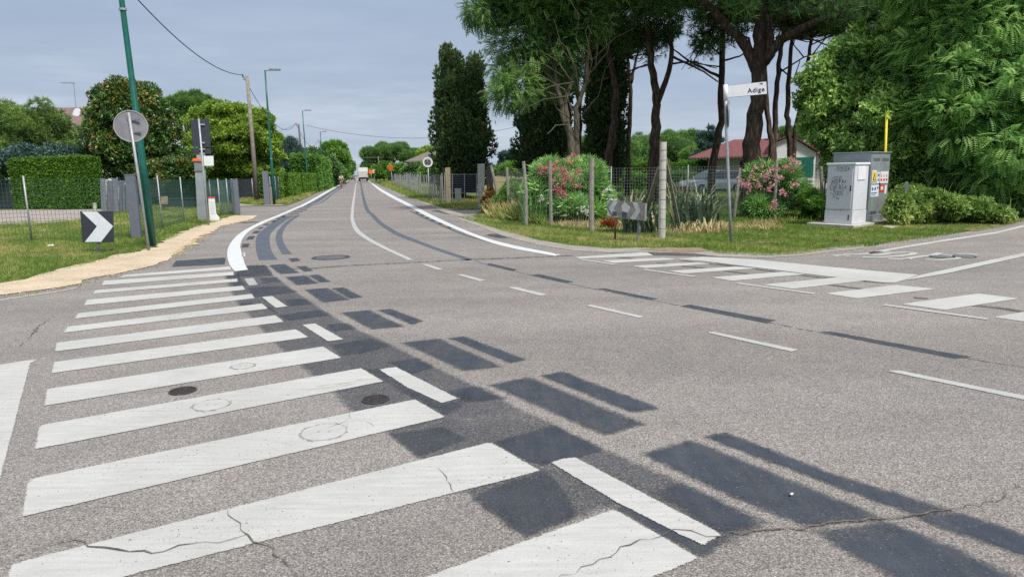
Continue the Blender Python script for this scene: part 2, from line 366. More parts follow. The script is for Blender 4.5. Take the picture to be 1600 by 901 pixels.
L_ = mat_leaf
M['l_magnolia'] = L_('magnolia_leaf', [(0.0, (0.018, 0.040, 0.012)), (0.45, (0.04, 0.085, 0.018)), (0.74, (0.075, 0.135, 0.03)), (0.88, (0.14, 0.115, 0.025)), (1.0, (0.17, 0.10, 0.03))], 0.12, 0.35, 0.5)
M['l_feather'] = L_('feathery_leaf', [(0.0, (0.05, 0.09, 0.03)), (0.6, (0.10, 0.165, 0.045)), (1.0, (0.19, 0.26, 0.06))], 0.35)
M['l_lime'] = L_('bright_leaf', [(0.0, (0.06, 0.115, 0.018)), (0.5, (0.13, 0.205, 0.028)), (1.0, (0.24, 0.32, 0.05))], 0.35)
M['l_pine'] = L_('pine_needle', [(0.0, (0.035, 0.075, 0.03)), (0.6, (0.065, 0.13, 0.04)), (1.0, (0.13, 0.20, 0.05))], 0.25)
M['l_pine_far'] = L_('far_pine_needle', [(0.0, (0.045, 0.095, 0.028)), (0.6, (0.075, 0.15, 0.038)), (1.0, (0.12, 0.21, 0.05))], 0.25)
M['l_cypress'] = L_('cypress_scale', [(0.0, (0.018, 0.036, 0.016)), (0.6, (0.042, 0.078, 0.028)), (0.95, (0.065, 0.10, 0.035)), (1.0, (0.10, 0.085, 0.035))], 0.08, 0.7, 0.15)
M['l_blue'] = L_('blue_conifer_leaf', [(0.0, (0.025, 0.05, 0.045)), (0.6, (0.05, 0.09, 0.075)), (1.0, (0.09, 0.14, 0.12))], 0.15)
M['l_locust'] = L_('locust_leaf', [(0.0, (0.07, 0.155, 0.05)), (0.5, (0.15, 0.275, 0.08)), (1.0, (0.28, 0.41, 0.14))], 0.5)
M['l_locust_dark'] = L_('darkened_locust_leaf', [(0.0, (0.045, 0.10, 0.032)), (0.5, (0.085, 0.17, 0.05)), (1.0, (0.17, 0.27, 0.075))], 0.4)  # darker leaf green; on the tree behind the cabinet it paints in depth shade
M['l_laurel'] = L_('laurel_leaf', [(0.0, (0.05, 0.115, 0.028)), (0.5, (0.12, 0.225, 0.05)), (0.85, (0.24, 0.36, 0.09)), (1.0, (0.34, 0.44, 0.13))], 0.3, 0.4, 0.5)
M['l_bramble'] = L_('bramble_leaf', [(0.0, (0.05, 0.10, 0.02)), (0.45, (0.11, 0.19, 0.04)), (0.8, (0.22, 0.30, 0.08)), (1.0, (0.36, 0.40, 0.16))], 0.35)
M['l_green'] = L_('green_leaf', [(0.0, (0.04, 0.095, 0.02)), (0.5, (0.08, 0.175, 0.03)), (1.0, (0.15, 0.27, 0.05))], 0.35)
M['l_hedge'] = L_('hedge_leaf', [(0.0, (0.035, 0.08, 0.012)), (0.5, (0.07, 0.145, 0.018)), (1.0, (0.14, 0.25, 0.03))], 0.3)
M['l_oleander'] = L_('oleander_leaf', [(0.0, (0.065, 0.14, 0.045)), (0.5, (0.13, 0.25, 0.075)), (1.0, (0.26, 0.42, 0.13))], 0.3, 0.45)
M['l_flax'] = L_('flax_leaf', [(0.0, (0.03, 0.055, 0.03)), (0.5, (0.08, 0.115, 0.07)), (0.85, (0.22, 0.27, 0.19)), (1.0, (0.38, 0.30, 0.20))], 0.2, 0.45)
M['l_grass'] = L_('grass_blade', [(0.0, (0.055, 0.11, 0.018)), (0.4, (0.10, 0.165, 0.028)), (0.65, (0.165, 0.215, 0.045)), (0.82, (0.26, 0.235, 0.09)), (1.0, (0.34, 0.28, 0.14))], 0.35)
M['l_lawn'] = L_('lawn_blade', [(0.0, (0.085, 0.14, 0.02)), (0.5, (0.15, 0.205, 0.032)), (0.8, (0.25, 0.265, 0.06)), (1.0, (0.36, 0.30, 0.15))], 0.35)
M['l_dry'] = L_('dry_grass', [(0.0, (0.20, 0.16, 0.07)), (0.5, (0.34, 0.28, 0.14)), (1.0, (0.48, 0.41, 0.24))], 0.3)
M['l_field'] = L_('far_foliage', [(0.0, (0.04, 0.085, 0.03)), (0.6, (0.07, 0.135, 0.04)), (1.0, (0.12, 0.20, 0.06))], 0.25)
M['l_brown'] = L_('brown_leaf', [(0.0, (0.10, 0.05, 0.02)), (0.5, (0.18, 0.11, 0.04)), (1.0, (0.13, 0.17, 0.05))], 0.25)
M['petal_pink'] = L_('pink_petal', [(0.0, (0.62, 0.10, 0.16)), (0.6, (0.80, 0.25, 0.34)), (1.0, (0.85, 0.50, 0.52))], 0.3)
M['petal_pale'] = L_('pale_pink_petal', [(0.0, (0.70, 0.25, 0.30)), (0.6, (0.80, 0.42, 0.46)), (1.0, (0.86, 0.66, 0.66))], 0.3)
M['petal_white'] = L_('white_petal', [(0.0, (0.6, 0.62, 0.5)), (1.0, (0.85, 0.85, 0.8))], 0.3)
M['petal_orange'] = L_('orange_petal', [(0.0, (0.38, 0.08, 0.025)), (1.0, (0.55, 0.17, 0.06))], 0.3)
M['bark_pine'] = mat_bark('pine_bark', (0.026, 0.016, 0.012), (0.085, 0.062, 0.051), (0.19, 0.145, 0.118), 7.0, 1.6)
M['bark_grey'] = mat_bark('grey_bark', (0.05, 0.043, 0.032), (0.13, 0.115, 0.085), (0.22, 0.20, 0.15), 12, 2)
M['bark_dark'] = mat_bark('dark_bark', (0.015, 0.012, 0.01), (0.05, 0.04, 0.033), (0.10, 0.08, 0.065), 10, 2)

# ------------------------------------------------------------------ mesh helpers
def link(o, parent=None):
    COL.objects.link(o)
    if parent is not None: o.parent = parent; o.matrix_parent_inverse = Matrix.Identity(4)
    return o
ORIG = {}
def thing(name, label, cat, loc=(0, 0, 0), group=None):
    o = bpy.data.objects.new(name, None); o.empty_display_size = 0.2
    o.location = tuple(float(c) for c in loc); link(o)
    o['label'] = label; o['category'] = cat
    if group: o['group'] = group
    ORIG[o.name] = np.array([float(c) for c in loc])
    return o
def tag(o, label, cat, group=None, kind=None):
    o['label'] = label; o['category'] = cat
    if group: o['group'] = group
    if kind: o['kind'] = kind
    return o
def rootloc(p):
    off = np.zeros(3)
    while p is not None:
        off += np.array(p.location); p = p.parent
    return off

class MB:
    """collects polygons (world coordinates) and links them as one mesh object"""
    def __init__(s): s.v = []; s.f = []
    def add(s, vs, fs):
        b = len(s.v); s.v += [tuple(map(float, v)) for v in vs]; s.f += [tuple(i + b for i in f) for f in fs]; return s
    def hexa(s, b4, t4):
        return s.add(list(b4) + list(t4), [(3, 2, 1, 0), (4, 5, 6, 7), (0, 1, 5, 4), (1, 2, 6, 5), (2, 3, 7, 6), (3, 0, 4, 7)])
    def box(s, c, sx, sy, sz, ax=(1, 0, 0), ay=None, az=(0, 0, 1)):
        c = np.array(c, float); ax = unit(ax); az = unit(az)
        ay = unit(np.cross(az, ax)) if ay is None else unit(ay)
        q = [(-1, -1), (1, -1), (1, 1), (-1, 1)]
        b = [c + ax * i * sx / 2 + ay * j * sy / 2 - az * sz / 2 for i, j in q]
        t = [p + az * sz for p in b]
        return s.hexa(b, t)
    def bar(s, a, b, w, h=None):
        a = np.array(a, float); b = np.array(b, float); h = h or w; d = b - a
        up = np.array([0, 0, 1.0]) if abs(unit(d)[2]) < 0.95 else np.array([0, 1.0, 0])
        x = unit(np.cross(d, up)); y = unit(np.cross(x, d))
        q = [(-1, -1), (1, -1), (1, 1), (-1, 1)]
        return s.hexa([a + x * i * w / 2 + y * j * h / 2 for i, j in q], [b + x * i * w / 2 + y * j * h / 2 for i, j in q])
    def tube(s, pts, rad, n=10, caps=True, wob=0.0, rng=None):
        pts = [np.array(p, float) for p in pts]
        if not hasattr(rad, '__len__'): rad = [rad] * len(pts)
        x = None; rings = []
        for i, p in enumerate(pts):
            d = unit(pts[min(i + 1, len(pts) - 1)] - pts[max(i - 1, 0)])
            if x is None:
                up = np.array([0, 0, 1.0]) if abs(d[2]) < 0.9 else np.array([1.0, 0, 0])
                x = unit(np.cross(d, up))
            x = unit(x - d * np.dot(x, d)); y = np.cross(d, x)
            ring = []
            for k in range(n):
                a = 2 * pi * k / n; r = rad[i] * (1 + (rng.uniform(-wob, wob) if wob and rng else 0))
                ring.append(p + (x * cos(a) + y * sin(a)) * r)
            rings.append(ring)
        vs = [v for r in rings for v in r]; fs = []
        for i in range(len(pts) - 1):
            for k in range(n):
                a, b = i * n + k, i * n + (k + 1) % n
                fs.append((a, b, b + n, a + n))
        if caps:
            fs.append(tuple(reversed(range(n)))); fs.append(tuple((len(pts) - 1) * n + k for k in range(n)))
        return s.add(vs, fs)
    def disc(s, c, nrm, r, th, n=28, r_in=0.0):
        nrm = unit(nrm); c = np.array(c, float)
        up = np.array([0, 0, 1.0]) if abs(nrm[2]) < 0.9 else np.array([0, 1.0, 0])
        x = unit(np.cross(up, nrm)); y = np.cross(nrm, x)
        def ring(rr, o): return [c + nrm * o + (x * cos(2 * pi * k / n) + y * sin(2 * pi * k / n)) * rr for k in range(n)]
        if r_in <= 0:
            vs = ring(r, 0) + ring(r, th); fs = [tuple(reversed(range(n))), tuple(range(n, 2 * n))]
            fs += [(k, (k + 1) % n, n + (k + 1) % n, n + k) for k in range(n)]
        else:
            vs = ring(r, 0) + ring(r, th) + ring(r_in, th) + ring(r_in, 0); fs = []
            for k in range(n):
                j = (k + 1) % n
                fs += [(k, j, n + j, n + k), (n + k, n + j, 2 * n + j, 2 * n + k), (2 * n + k, 2 * n + j, 3 * n + j, 3 * n + k), (3 * n + k, 3 * n + j, j, k)]
        return s.add(vs, fs)
    def prism(s, pts, off):
        """flat outline (list of 3D points) thickened by the vector off"""
        n = len(pts); off = np.array(off, float)
        vs = [np.array(p, float) for p in pts] + [np.array(p, float) + off for p in pts]
        return s.add(vs, [tuple(range(n)), tuple(reversed(range(n, 2 * n)))] + [(k, k + n, (k + 1) % n + n, (k + 1) % n) for k in range(n)])
    def build(s, name, mat, parent=None, smooth=False, bevel=0.0, fix=True):
        off = rootloc(parent)
        me = bpy.data.meshes.new(name)
        me.from_pydata([tuple(np.array(v) - off) for v in s.v], [], s.f)
        me.materials.append(mat)
        if fix:
            import bmesh
            bm = bmesh.new(); bm.from_mesh(me); bmesh.ops.recalc_face_normals(bm, faces=bm.faces); bm.to_mesh(me); bm.free()
        if smooth: me.polygons.foreach_set('use_smooth', [True] * len(me.polygons))
        o = bpy.data.objects.new(name, me); link(o, parent)
        if bevel:
            b = o.modifiers.new('bevel', 'BEVEL'); b.width = bevel; b.segments = 2; b.limit_method = 'ANGLE'
        return o

def tri_object(name, V3, T3, tint, mat, parent=None):
    """fast mesh from triangle arrays, with a per-vertex 'tint'"""
    off = rootloc(parent)
    V3 = (np.asarray(V3, np.float32) - off.astype(np.float32))
    me = bpy.data.meshes.new(name)
    me.vertices.add(len(V3)); me.vertices.foreach_set('co', V3.ravel())
    nt = len(T3)
    me.loops.add(nt * 3); me.loops.foreach_set('vertex_index', np.asarray(T3, np.int32).ravel())
    me.polygons.add(nt); me.polygons.foreach_set('loop_start', np.arange(0, nt * 3, 3, dtype=np.int32))
    me.update(calc_edges=True)
    a = me.attributes.new('tint', 'FLOAT', 'POINT'); a.data.foreach_set('value', np.asarray(tint, np.float32))
    me.materials.append(mat)
    o = bpy.data.objects.new(name, me); link(o, parent); return o

# leaf shapes: x runs along the leaf
def T_leaf(w=0.3, bend=0.08):
    return np.array([[0, 0, 0], [0.45, w, bend], [1, 0, 0], [0.45, -w, bend]], float), np.array([[0, 1, 2], [0, 2, 3]])
def combine(parts):
    vs, ts, b = [], [], 0
    for v, t in parts: vs.append(v); ts.append(t + b); b += len(v)
    return np.concatenate(vs), np.concatenate(ts)
def rotated(v, yaw, pit, sc=1.0, at=(0, 0, 0)):
    cy, sy, cp, sp = cos(yaw), sin(yaw), cos(pit), sin(pit)
    Ry = np.array([[cp, 0, -sp], [0, 1, 0], [sp, 0, cp]]); Rz = np.array([[cy, -sy, 0], [sy, cy, 0], [0, 0, 1]])
    return (v * sc) @ (Rz @ Ry).T + np.array(at)
_r = random.Random(5)
def T_sprig(k=4, w=0.26, spread=0.9):
    out = []
    for i in range(k):
        v, t = T_leaf(w, _r.uniform(0.02, 0.15))
        out.append((rotated(v, _r.uniform(-spread, spread), _r.uniform(-spread, spread), _r.uniform(0.7, 1.0), (0.12 * i, 0, 0)), t))
    return combine(out)
def T_tuft(k=7, w=0.045, spread=1.0):
    out = []
    for i in range(k):
        v = np.array([[0, -w, 0], [0, w, 0], [1, 0, 0]], float); t = np.array([[0, 1, 2]])
        out.append((rotated(v, _r.uniform(-spread, spread), _r.uniform(-spread, spread), _r.uniform(0.7, 1.0)), t))
    return combine(out)
def T_frond(pairs=6, w=0.075, droop=0.35):
    out = []
    for i in range(pairs + 1):
        x = (i + 0.6) / (pairs + 1); z = -droop * x * x; ln = 0.34 * (1 - 0.45 * abs(x - 0.45))
        for sgn in (-1, 1):
            v, t = T_leaf(w / 0.34 * 0.9, 0.0)
            out.append((rotated(v, sgn * 1.15, -0.25, ln, (x, 0, z)), t))
    return combine(out)
TP = {'leaf': T_leaf(), 'sprig': T_sprig(4), 'sprig5': T_sprig(5, 0.2, 1.1), 'tuft': T_tuft(), 'tuft_fat': T_tuft(7, 0.09, 1.2), 'frond': T_frond(),
      'scale': combine([(rotated(T_leaf(0.16)[0], y, p, s), T_leaf()[1]) for y, p, s in ((0, 0, 1), (0.5, 0.2, 0.75), (-0.5, -0.1, 0.8), (0.1, 0.5, 0.7))]),
      'lance': combine([(rotated(T_leaf(0.075, 0.03)[0], _r.uniform(-0.75, 0.75), _r.uniform(-0.75, 0.75), _r.uniform(0.7, 1)), T_leaf()[1]) for _ in range(7)])}

def scatter(tp, pos, dirs, size, tint, rng):
    tv, tt = TP[tp]; n = len(pos)
    f = dirs / np.maximum(1e-6, np.linalg.norm(dirs, axis=1, keepdims=True))
    rv = rng.normal(size=(n, 3)); u = np.cross(f, rv); u /= np.maximum(1e-6, np.linalg.norm(u, axis=1, keepdims=True)); w = np.cross(f, u)
    if tp == 'frond':   # flat side up
        u = np.cross(np.tile([0, 0, 1.0], (n, 1)), f) + 0.25 * rng.normal(size=(n, 3)); u /= np.maximum(1e-6, np.linalg.norm(u, axis=1, keepdims=True)); w = np.cross(f, u)
    S = np.asarray(size).reshape(-1, 1, 1)
    P = pos[:, None, :] + S * (tv[None, :, 0:1] * f[:, None, :] + tv[None, :, 1:2] * u[:, None, :] + tv[None, :, 2:3] * w[:, None, :])
    T = tt[None] + (np.arange(n) * len(tv))[:, None, None]
    return P.reshape(-1, 3), T.reshape(-1, 3), np.repeat(tint, len(tv))
def merge(parts):
    vs, ts, tn, b = [], [], [], 0
    for v, t, k in parts: vs.append(v); ts.append(t + b); tn.append(k); b += len(v)
    return np.concatenate(vs), np.concatenate(ts), np.concatenate(tn)

def crown_arrays(blobs, n, size, tp, seed, clump=0.5, spread_dir=0.8, up=0.25, droop=0.0, flat=0.75, inner=0.2, nclump=None, top_tint=0.0, under=1.0, out_=1.14, cd=2.2, tip=0.12):
    """blobs: (centre, (rx, ry, rz)). Leaves sit in clumps over the blobs' skins, some inside"""
    rng = np.random.default_rng(seed)
    C = np.array([b[0] for b in blobs], float); Rr = np.array([b[1] for b in blobs], float)
    Rr = np.maximum(Rr - 0.5 * clump, 0.5 * Rr)
    area = (Rr[:, 0] * Rr[:, 2] + Rr[:, 0] * Rr[:, 1] + Rr[:, 1] * Rr[:, 2]); pr = area / area.sum()
    nc = nclump or int(max(12, area.sum() * cd / (clump * clump)))
    bi = rng.choice(len(blobs), nc, p=pr)
    dd = rng.normal(size=(nc, 3)); dd /= np.linalg.norm(dd, axis=1, keepdims=True)
    dd[:, 2] = np.where(dd[:, 2] < 0, dd[:, 2] * under, dd[:, 2])
    cc = C[bi] + dd * Rr[bi] * np.where(rng.uniform(size=(nc, 1)) < .14, rng.uniform(1.0, out_, size=(nc, 1)), rng.uniform(0.70, 1.02, size=(nc, 1)))
    cr_ = clump * rng.uniform(0.55, 1.3, nc); ct = rng.uniform(-0.2, 0.2, nc)
    w = cr_ ** 2; li = rng.choice(nc, n, p=w / w.sum())
    o = rng.normal(size=(n, 3)); o /= np.linalg.norm(o, axis=1, keepdims=True); o *= rng.uniform(0.35, 1.0, size=(n, 1)) ** 0.5
    o[:, 2] *= flat
    pos = cc[li] + o * cr_[li][:, None]
    outw = dd[li] * 0.7 + o
    dirs = outw + spread_dir * rng.normal(size=(n, 3)) * 0.6 + np.array([0, 0, up - droop])
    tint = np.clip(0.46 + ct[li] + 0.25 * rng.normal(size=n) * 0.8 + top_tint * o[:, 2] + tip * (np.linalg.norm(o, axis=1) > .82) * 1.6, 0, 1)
    out = [scatter(tp, pos, dirs, size * rng.uniform(0.65, 1.25, n), tint, rng)]
    ni = int(n * inner)
    if ni:
        bi = rng.choice(len(blobs), ni, p=pr); d2 = rng.normal(size=(ni, 3)); d2 /= np.linalg.norm(d2, axis=1, keepdims=True)
        p2 = C[bi] + d2 * Rr[bi] * (rng.uniform(0.1, 0.8, size=(ni, 1)) ** 0.6)
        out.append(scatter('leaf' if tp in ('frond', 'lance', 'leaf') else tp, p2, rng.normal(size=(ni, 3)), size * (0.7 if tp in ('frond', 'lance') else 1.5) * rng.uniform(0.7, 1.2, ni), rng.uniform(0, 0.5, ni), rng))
    return merge(out)

def blob_px(x, y, rx, ry, dist, deep=1.0, dd=0.0):
    k = (dist + dd) / F
    return (V(x, y, dist + dd), (rx * k, rx * k * deep, ry * k))

def limb(mb, pts, r0, r1, rng, n=8, wob=0.06):
    pts = [np.array(p, float) for p in pts]
    out = []
    for i in range(len(pts) - 1):
        for q in range(4): out.append(pts[i] + (pts[i + 1] - pts[i]) * q / 4)
    out.append(pts[-1])
    L = len(out) - 1
    for i in range(1, L): out[i] = out[i] + np.array([rng.uniform(-1, 1), rng.uniform(-1, 1), rng.uniform(-1, 1)]) * r0 * 0.22
    mb.tube(out, [r0 + (r1 - r0) * (i / L) ** 0.8 for i in range(L + 1)], n, wob=wob, rng=rng)

def simple_tree(name, label, cat, dist, x, blobs, n, size, tp, leafmat, barkmat, seed, trunk_r=0.25, group=None, limbs=5, trunk_top=None, **kw):
    base = ground_under(x, dist)
    t = thing(name, label, cat, base, group)
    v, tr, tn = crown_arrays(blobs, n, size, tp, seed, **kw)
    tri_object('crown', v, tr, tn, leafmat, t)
    rng = random.Random(seed); mb = MB()
    cz = np.mean([b[0] for b in blobs], axis=0)
    tt = np.array([cz[0], cz[1], cz[2]]) if trunk_top is None else np.array(trunk_top, float)
    limb(mb, [base + [0, 0, -0.05], base * 0.5 + tt * 0.5 + [rng.uniform(-.2, .2), rng.uniform(-.2, .2), 0], tt], trunk_r, trunk_r * 0.45, rng)
    bl = sorted(blobs, key=lambda b: -b[1][0])[:limbs]
    st = base + (tt - base) * 0.55
    for b in bl:
        limb(mb, [st, (st + b[0]) / 2 + [0, 0, 0.2], b[0]], trunk_r * 0.5, trunk_r * 0.12, rng, 6)
    mb.build('trunk', barkmat, t, smooth=True)
    return t

# ------------------------------------------------------------------ markings on the road
def sdf(poly, P):
    """signed distance (inside positive) of points P to a polygon, both in the ground plane"""
    poly = np.asarray(poly)[:, :2]; n = len(poly); d = np.full(len(P), 1e9); ins = np.zeros(len(P), bool)
    for i in range(n):
        a, b = poly[i], poly[(i + 1) % n]; e = b - a; w = P - a
        t = np.clip((w @ e) / max(1e-12, e @ e), 0, 1)
        d = np.minimum(d, np.linalg.norm(w - t[:, None] * e, axis=1))
        c = ((a[1] > P[:, 1]) != (b[1] > P[:, 1])) & (P[:, 0] < (b[0] - a[0]) * (P[:, 1] - a[1]) / (b[1] - a[1] + 1e-15) + a[0])
        ins ^= c
    return np.where(ins, d, -d)
def set_attr(me, name, vals):
    a = me.attributes.new(name, 'FLOAT', 'POINT'); a.data.foreach_set('value', np.asarray(vals, np.float32))
def patch(name, px, z, mat, parent, cover=1.0, margin=0.03):
    P = np.array([G(x, y, z)[:2] for x, y in px])
    # local frame along the longest side
    L = [(np.linalg.norm(P[(i + 1) % len(P)] - P[i]), i) for i in range(len(P))]; i = max(L)[1]
    u = unit(P[(i + 1) % len(P)] - P[i]); w = np.array([-u[1], u[0]])
    A = P @ u; B = P @ w
    a0, a1, b0, b1 = A.min() - margin, A.max() + margin, B.min() - margin, B.max() + margin
    h = max(min((b1 - b0) / 14, 0.08), (a1 - a0) / 110, 0.012)
    na, nb = max(2, int((a1 - a0) / h)), max(2, int((b1 - b0) / h))
    aa, bb = np.meshgrid(np.linspace(a0, a1, na + 1), np.linspace(b0, b1, nb + 1), indexing='ij')
    Q = aa.ravel()[:, None] * u + bb.ravel()[:, None] * w
    e = sdf(P, Q)
    idx = np.arange((na + 1) * (nb + 1)).reshape(na + 1, nb + 1)
    q = np.stack([idx[:-1, :-1], idx[1:, :-1], idx[1:, 1:], idx[:-1, 1:]], -1).reshape(-1, 4)
    keep = e[q].max(1) > -margin
    q = q[keep]; used = np.unique(q); mp_ = -np.ones(len(Q), int); mp_[used] = np.arange(len(used))
    me = bpy.data.meshes.new(name)
    off = rootloc(parent)
    me.from_pydata([(float(x), float(y), z - off[2]) for x, y in Q[used]], [], [tuple(int(mp_[k]) for k in f) for f in q])
    set_attr(me, 'edge', e[used]); set_attr(me, 'cover', np.full(len(used), cover))
    me.materials.append(mat)
    o = bpy.data.objects.new(name, me); link(o, parent); return o
def smooth_line(pts, k=5):
    pts = [np.array(p, float) for p in pts]; out = []
    for i in range(len(pts) - 1):
        p0 = pts[max(i - 1, 0)]; p1 = pts[i]; p2 = pts[i + 1]; p3 = pts[min(i + 2, len(pts) - 1)]
        for j in range(k):
            t = j / k
            out.append(0.5 * ((2 * p1) + (-p0 + p2) * t + (2 * p0 - 5 * p1 + 4 * p2 - p3) * t * t + (-p0 + 3 * p1 - 3 * p2 + p3) * t ** 3))
    out.append(pts[-1]); return out
def strip(name, left, right, z, mat, parent, cover=1.0, far=0.0, sm=True):
    """band between two lines of the same number of points; far: runs on along the road for that many metres"""
    Lp = [G(x, y, z)[:2] for x, y in left]; Rp = [G(x, y, z)[:2] for x, y in right]
    if sm: Lp, Rp = smooth_line(Lp), smooth_line(Rp)
    if far:
        Lp.append(Lp[-1] + ROAD_DIR[:2] * far); Rp.append(Rp[-1] + ROAD_DIR[:2] * far)
    vs, fs, ed = [], [], []
    for i, (a, b) in enumerate(zip(Lp, Rp)):
        c = (a + b) / 2; hw = np.linalg.norm(a - b) / 2
        vs += [(a[0], a[1], z), (c[0], c[1], z), (b[0], b[1], z)]
        end = (i == 0 or (i == len(Lp) - 1 and not far))
        ed += [0, 0 if end else hw, 0]
    for i in range(len(Lp) - 1):
        k = i * 3; fs += [(k, k + 1, k + 4, k + 3), (k + 1, k + 2, k + 5, k + 4)]
    me = bpy.data.meshes.new(name); me.from_pydata([tuple(map(float, v)) for v in vs], [], fs)
    e = np.array(ed, float); e[e > 0] = np.maximum(e[e > 0], 0.08)
    e = e + (0.012 if 'white' in mat.name else 0.03)
    set_attr(me, 'edge', e); set_attr(me, 'cover', np.full(len(vs), cover)); me.materials.append(mat)
    o = bpy.data.objects.new(name, me); link(o, parent); return o
def ribbon(name, px, w, z, mat, parent, jag=0.0, seed=1, taper=False):
    """thin line on the road through pixels; w in metres"""
    rng = random.Random(seed); P = [G(x, y, z)[:2] for x, y in px]; Q = []
    for i in range(len(P) - 1):
        s = max(1, int(np.linalg.norm(P[i + 1] - P[i]) / (0.045 if jag else 0.5)))
        for k in range(s): Q.append(P[i] + (P[i + 1] - P[i]) * k / s)
    Q.append(P[-1]); vs = []
    for i, p in enumerate(Q):
        d = unit(Q[min(i + 1, len(Q) - 1)] - Q[max(i - 1, 0)]); nn = np.array([-d[1], d[0]])
        ww = w * (rng.uniform(0.15, 1.9) if jag else 1) * ((0.25 + 1.5 * min(i, len(Q) - 1 - i) / len(Q)) if taper else 1)
        j = rng.uniform(-jag, jag)
        vs += [(*(p + nn * (j + ww / 2)), z), (*(p + nn * (j - ww / 2)), z)]
    me = bpy.data.meshes.new(name)
    me.from_pydata([tuple(map(float, v)) for v in vs], [], [(2 * i, 2 * i + 1, 2 * i + 3, 2 * i + 2) for i in range(len(Q) - 1)])
    set_attr(me, 'edge', np.full(len(vs), 0.03)); set_attr(me, 'cover', np.full(len(vs), 0.9))
    me.materials.append(mat); o = bpy.data.objects.new(name, me); link(o, parent); return o
def flat_poly(name, pts, z, mat, kind='structure', parent=None):
    me = bpy.data.meshes.new(name); me.from_pydata([(float(p[0]), float(p[1]), z) for p in pts], [], [tuple(range(len(pts)))])
    me.materials.append(mat); o = bpy.data.objects.new(name, me); link(o, parent)
    if parent is None: o['kind'] = kind
    return o

# ground to the horizon
flat_poly('ground', [(-2500, -300), (2500, -300), (2500, 3000), (-2500, 3000)], 0.0, M['ground'])

# the asphalt of the junction as one sheet
ZR = 0.02
def g2(x, y, z=ZR): return G(x, y, z)[:2]
farL = g2(535, 288) + ROAD_DIR[:2] * 900; farR = g2(579, 282) + ROAD_DIR[:2] * 800
lf = [g2(535, 288), g2(519, 294), g2(494, 302), g2(470, 314), g2(447, 322), g2(372, 323), g2(376, 338), g2(345, 352), g2(305, 374), g2(276, 392), g2(250, 408), g2(204, 418), g2(150, 428), g2(100, 441), g2(0, 453)]
dl = unit(lf[-1] - lf[-3]); lf.append(lf[-1] + dl * 40)
rt = [g2(1566, 353), g2(1600, 343)]; dr = unit(g2(1600, 345) - g2(1411, 377))
rt2 = rt[-1] + dr * 60
right = [g2(1522, 360), g2(1477, 367), g2(1411, 375), g2(1366, 384), g2(1290, 390), g2(1250, 395), g2(1200, 398), g2(1124, 397), g2(1080, 391), g2(1000, 388), g2(956, 389), g2(899, 387), g2(841, 378), g2(784, 363), g2(735, 345), g2(745, 333), g2(790, 334), g2(780, 327), g2(720, 327), g2(690, 325), g2(650, 312), g2(620, 300), g2(595, 290)]
outline = [farR, farL] + lf + [np.array([-15, -34]), np.array([60, -30]), rt2 + np.array([6, -9])] + [rt2] + rt[::-1] + right
road = flat_poly('road', outline, ZR, M['asphalt'])

Z1, Z2, Z3, Z4, Z5 = 0.0215, 0.0232, 0.0250, 0.0266, 0.0282
# gravelly shoulders
def shoulder(px_in, px_out, name, mat, z=0.026): 
    a = [g2(*p) for p in px_in]; b = [g2(*p) for p in px_out]
    return flat_poly(name, a + b[::-1], z, mat)
shoulder([(717, 342), (784, 368), (841, 383), (899, 392), (956, 395), (1022, 394), (1080, 396), (1124, 401), (1200, 403), (1250, 400), (1290, 395), (1350, 388)],
         [(717, 338), (784, 360), (841, 375), (899, 384), (956, 388), (1000, 387), (1080, 390), (1124, 393), (1200, 396), (1250, 393), (1290, 388), (1350, 382)], 'gravel_verge', M['kerb_dust'])
shoulder([(597, 288), (622, 301), (652, 314), (700, 334), (740, 346)], [(590, 283), (612, 295), (640, 308), (700, 328), (745, 340)], 'gravel_edge', M['kerb_dust'])

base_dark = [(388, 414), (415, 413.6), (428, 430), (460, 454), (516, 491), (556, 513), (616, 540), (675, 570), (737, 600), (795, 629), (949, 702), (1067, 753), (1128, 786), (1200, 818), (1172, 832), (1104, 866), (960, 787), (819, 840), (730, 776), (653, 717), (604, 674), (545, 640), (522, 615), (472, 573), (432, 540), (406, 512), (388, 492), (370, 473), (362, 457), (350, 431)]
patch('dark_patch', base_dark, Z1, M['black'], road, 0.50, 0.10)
def z2(x, y): return (350 + x / 2.909, 380 + y / 2.909)
def z3(x, y): return (600 + x / 2.4615, 550 + y / 2.4615)
def z4(x, y): return (1000 + x / 2.2467, 500 + y / 2.2467)
def c2(x, y): return (340 + x / 5, 380 + y / 5)
def c3(x, y): return (400 + x / 4, 500 + y / 4)
def c4(x, y): return (800 + x / 5, 380 + y / 5)
def c5(x, y): return (1100 + x / 5, 380 + y / 5)
def c6(x, y): return (1300 + x / 4.507, 320 + y / 4.507)
def c8(x, y): return (340 + x / 6.154, 270 + y / 6.154)
def L(f, *p): return [f(x, y) for x, y in p]
hard, softm = M['black_hard'], M['black']
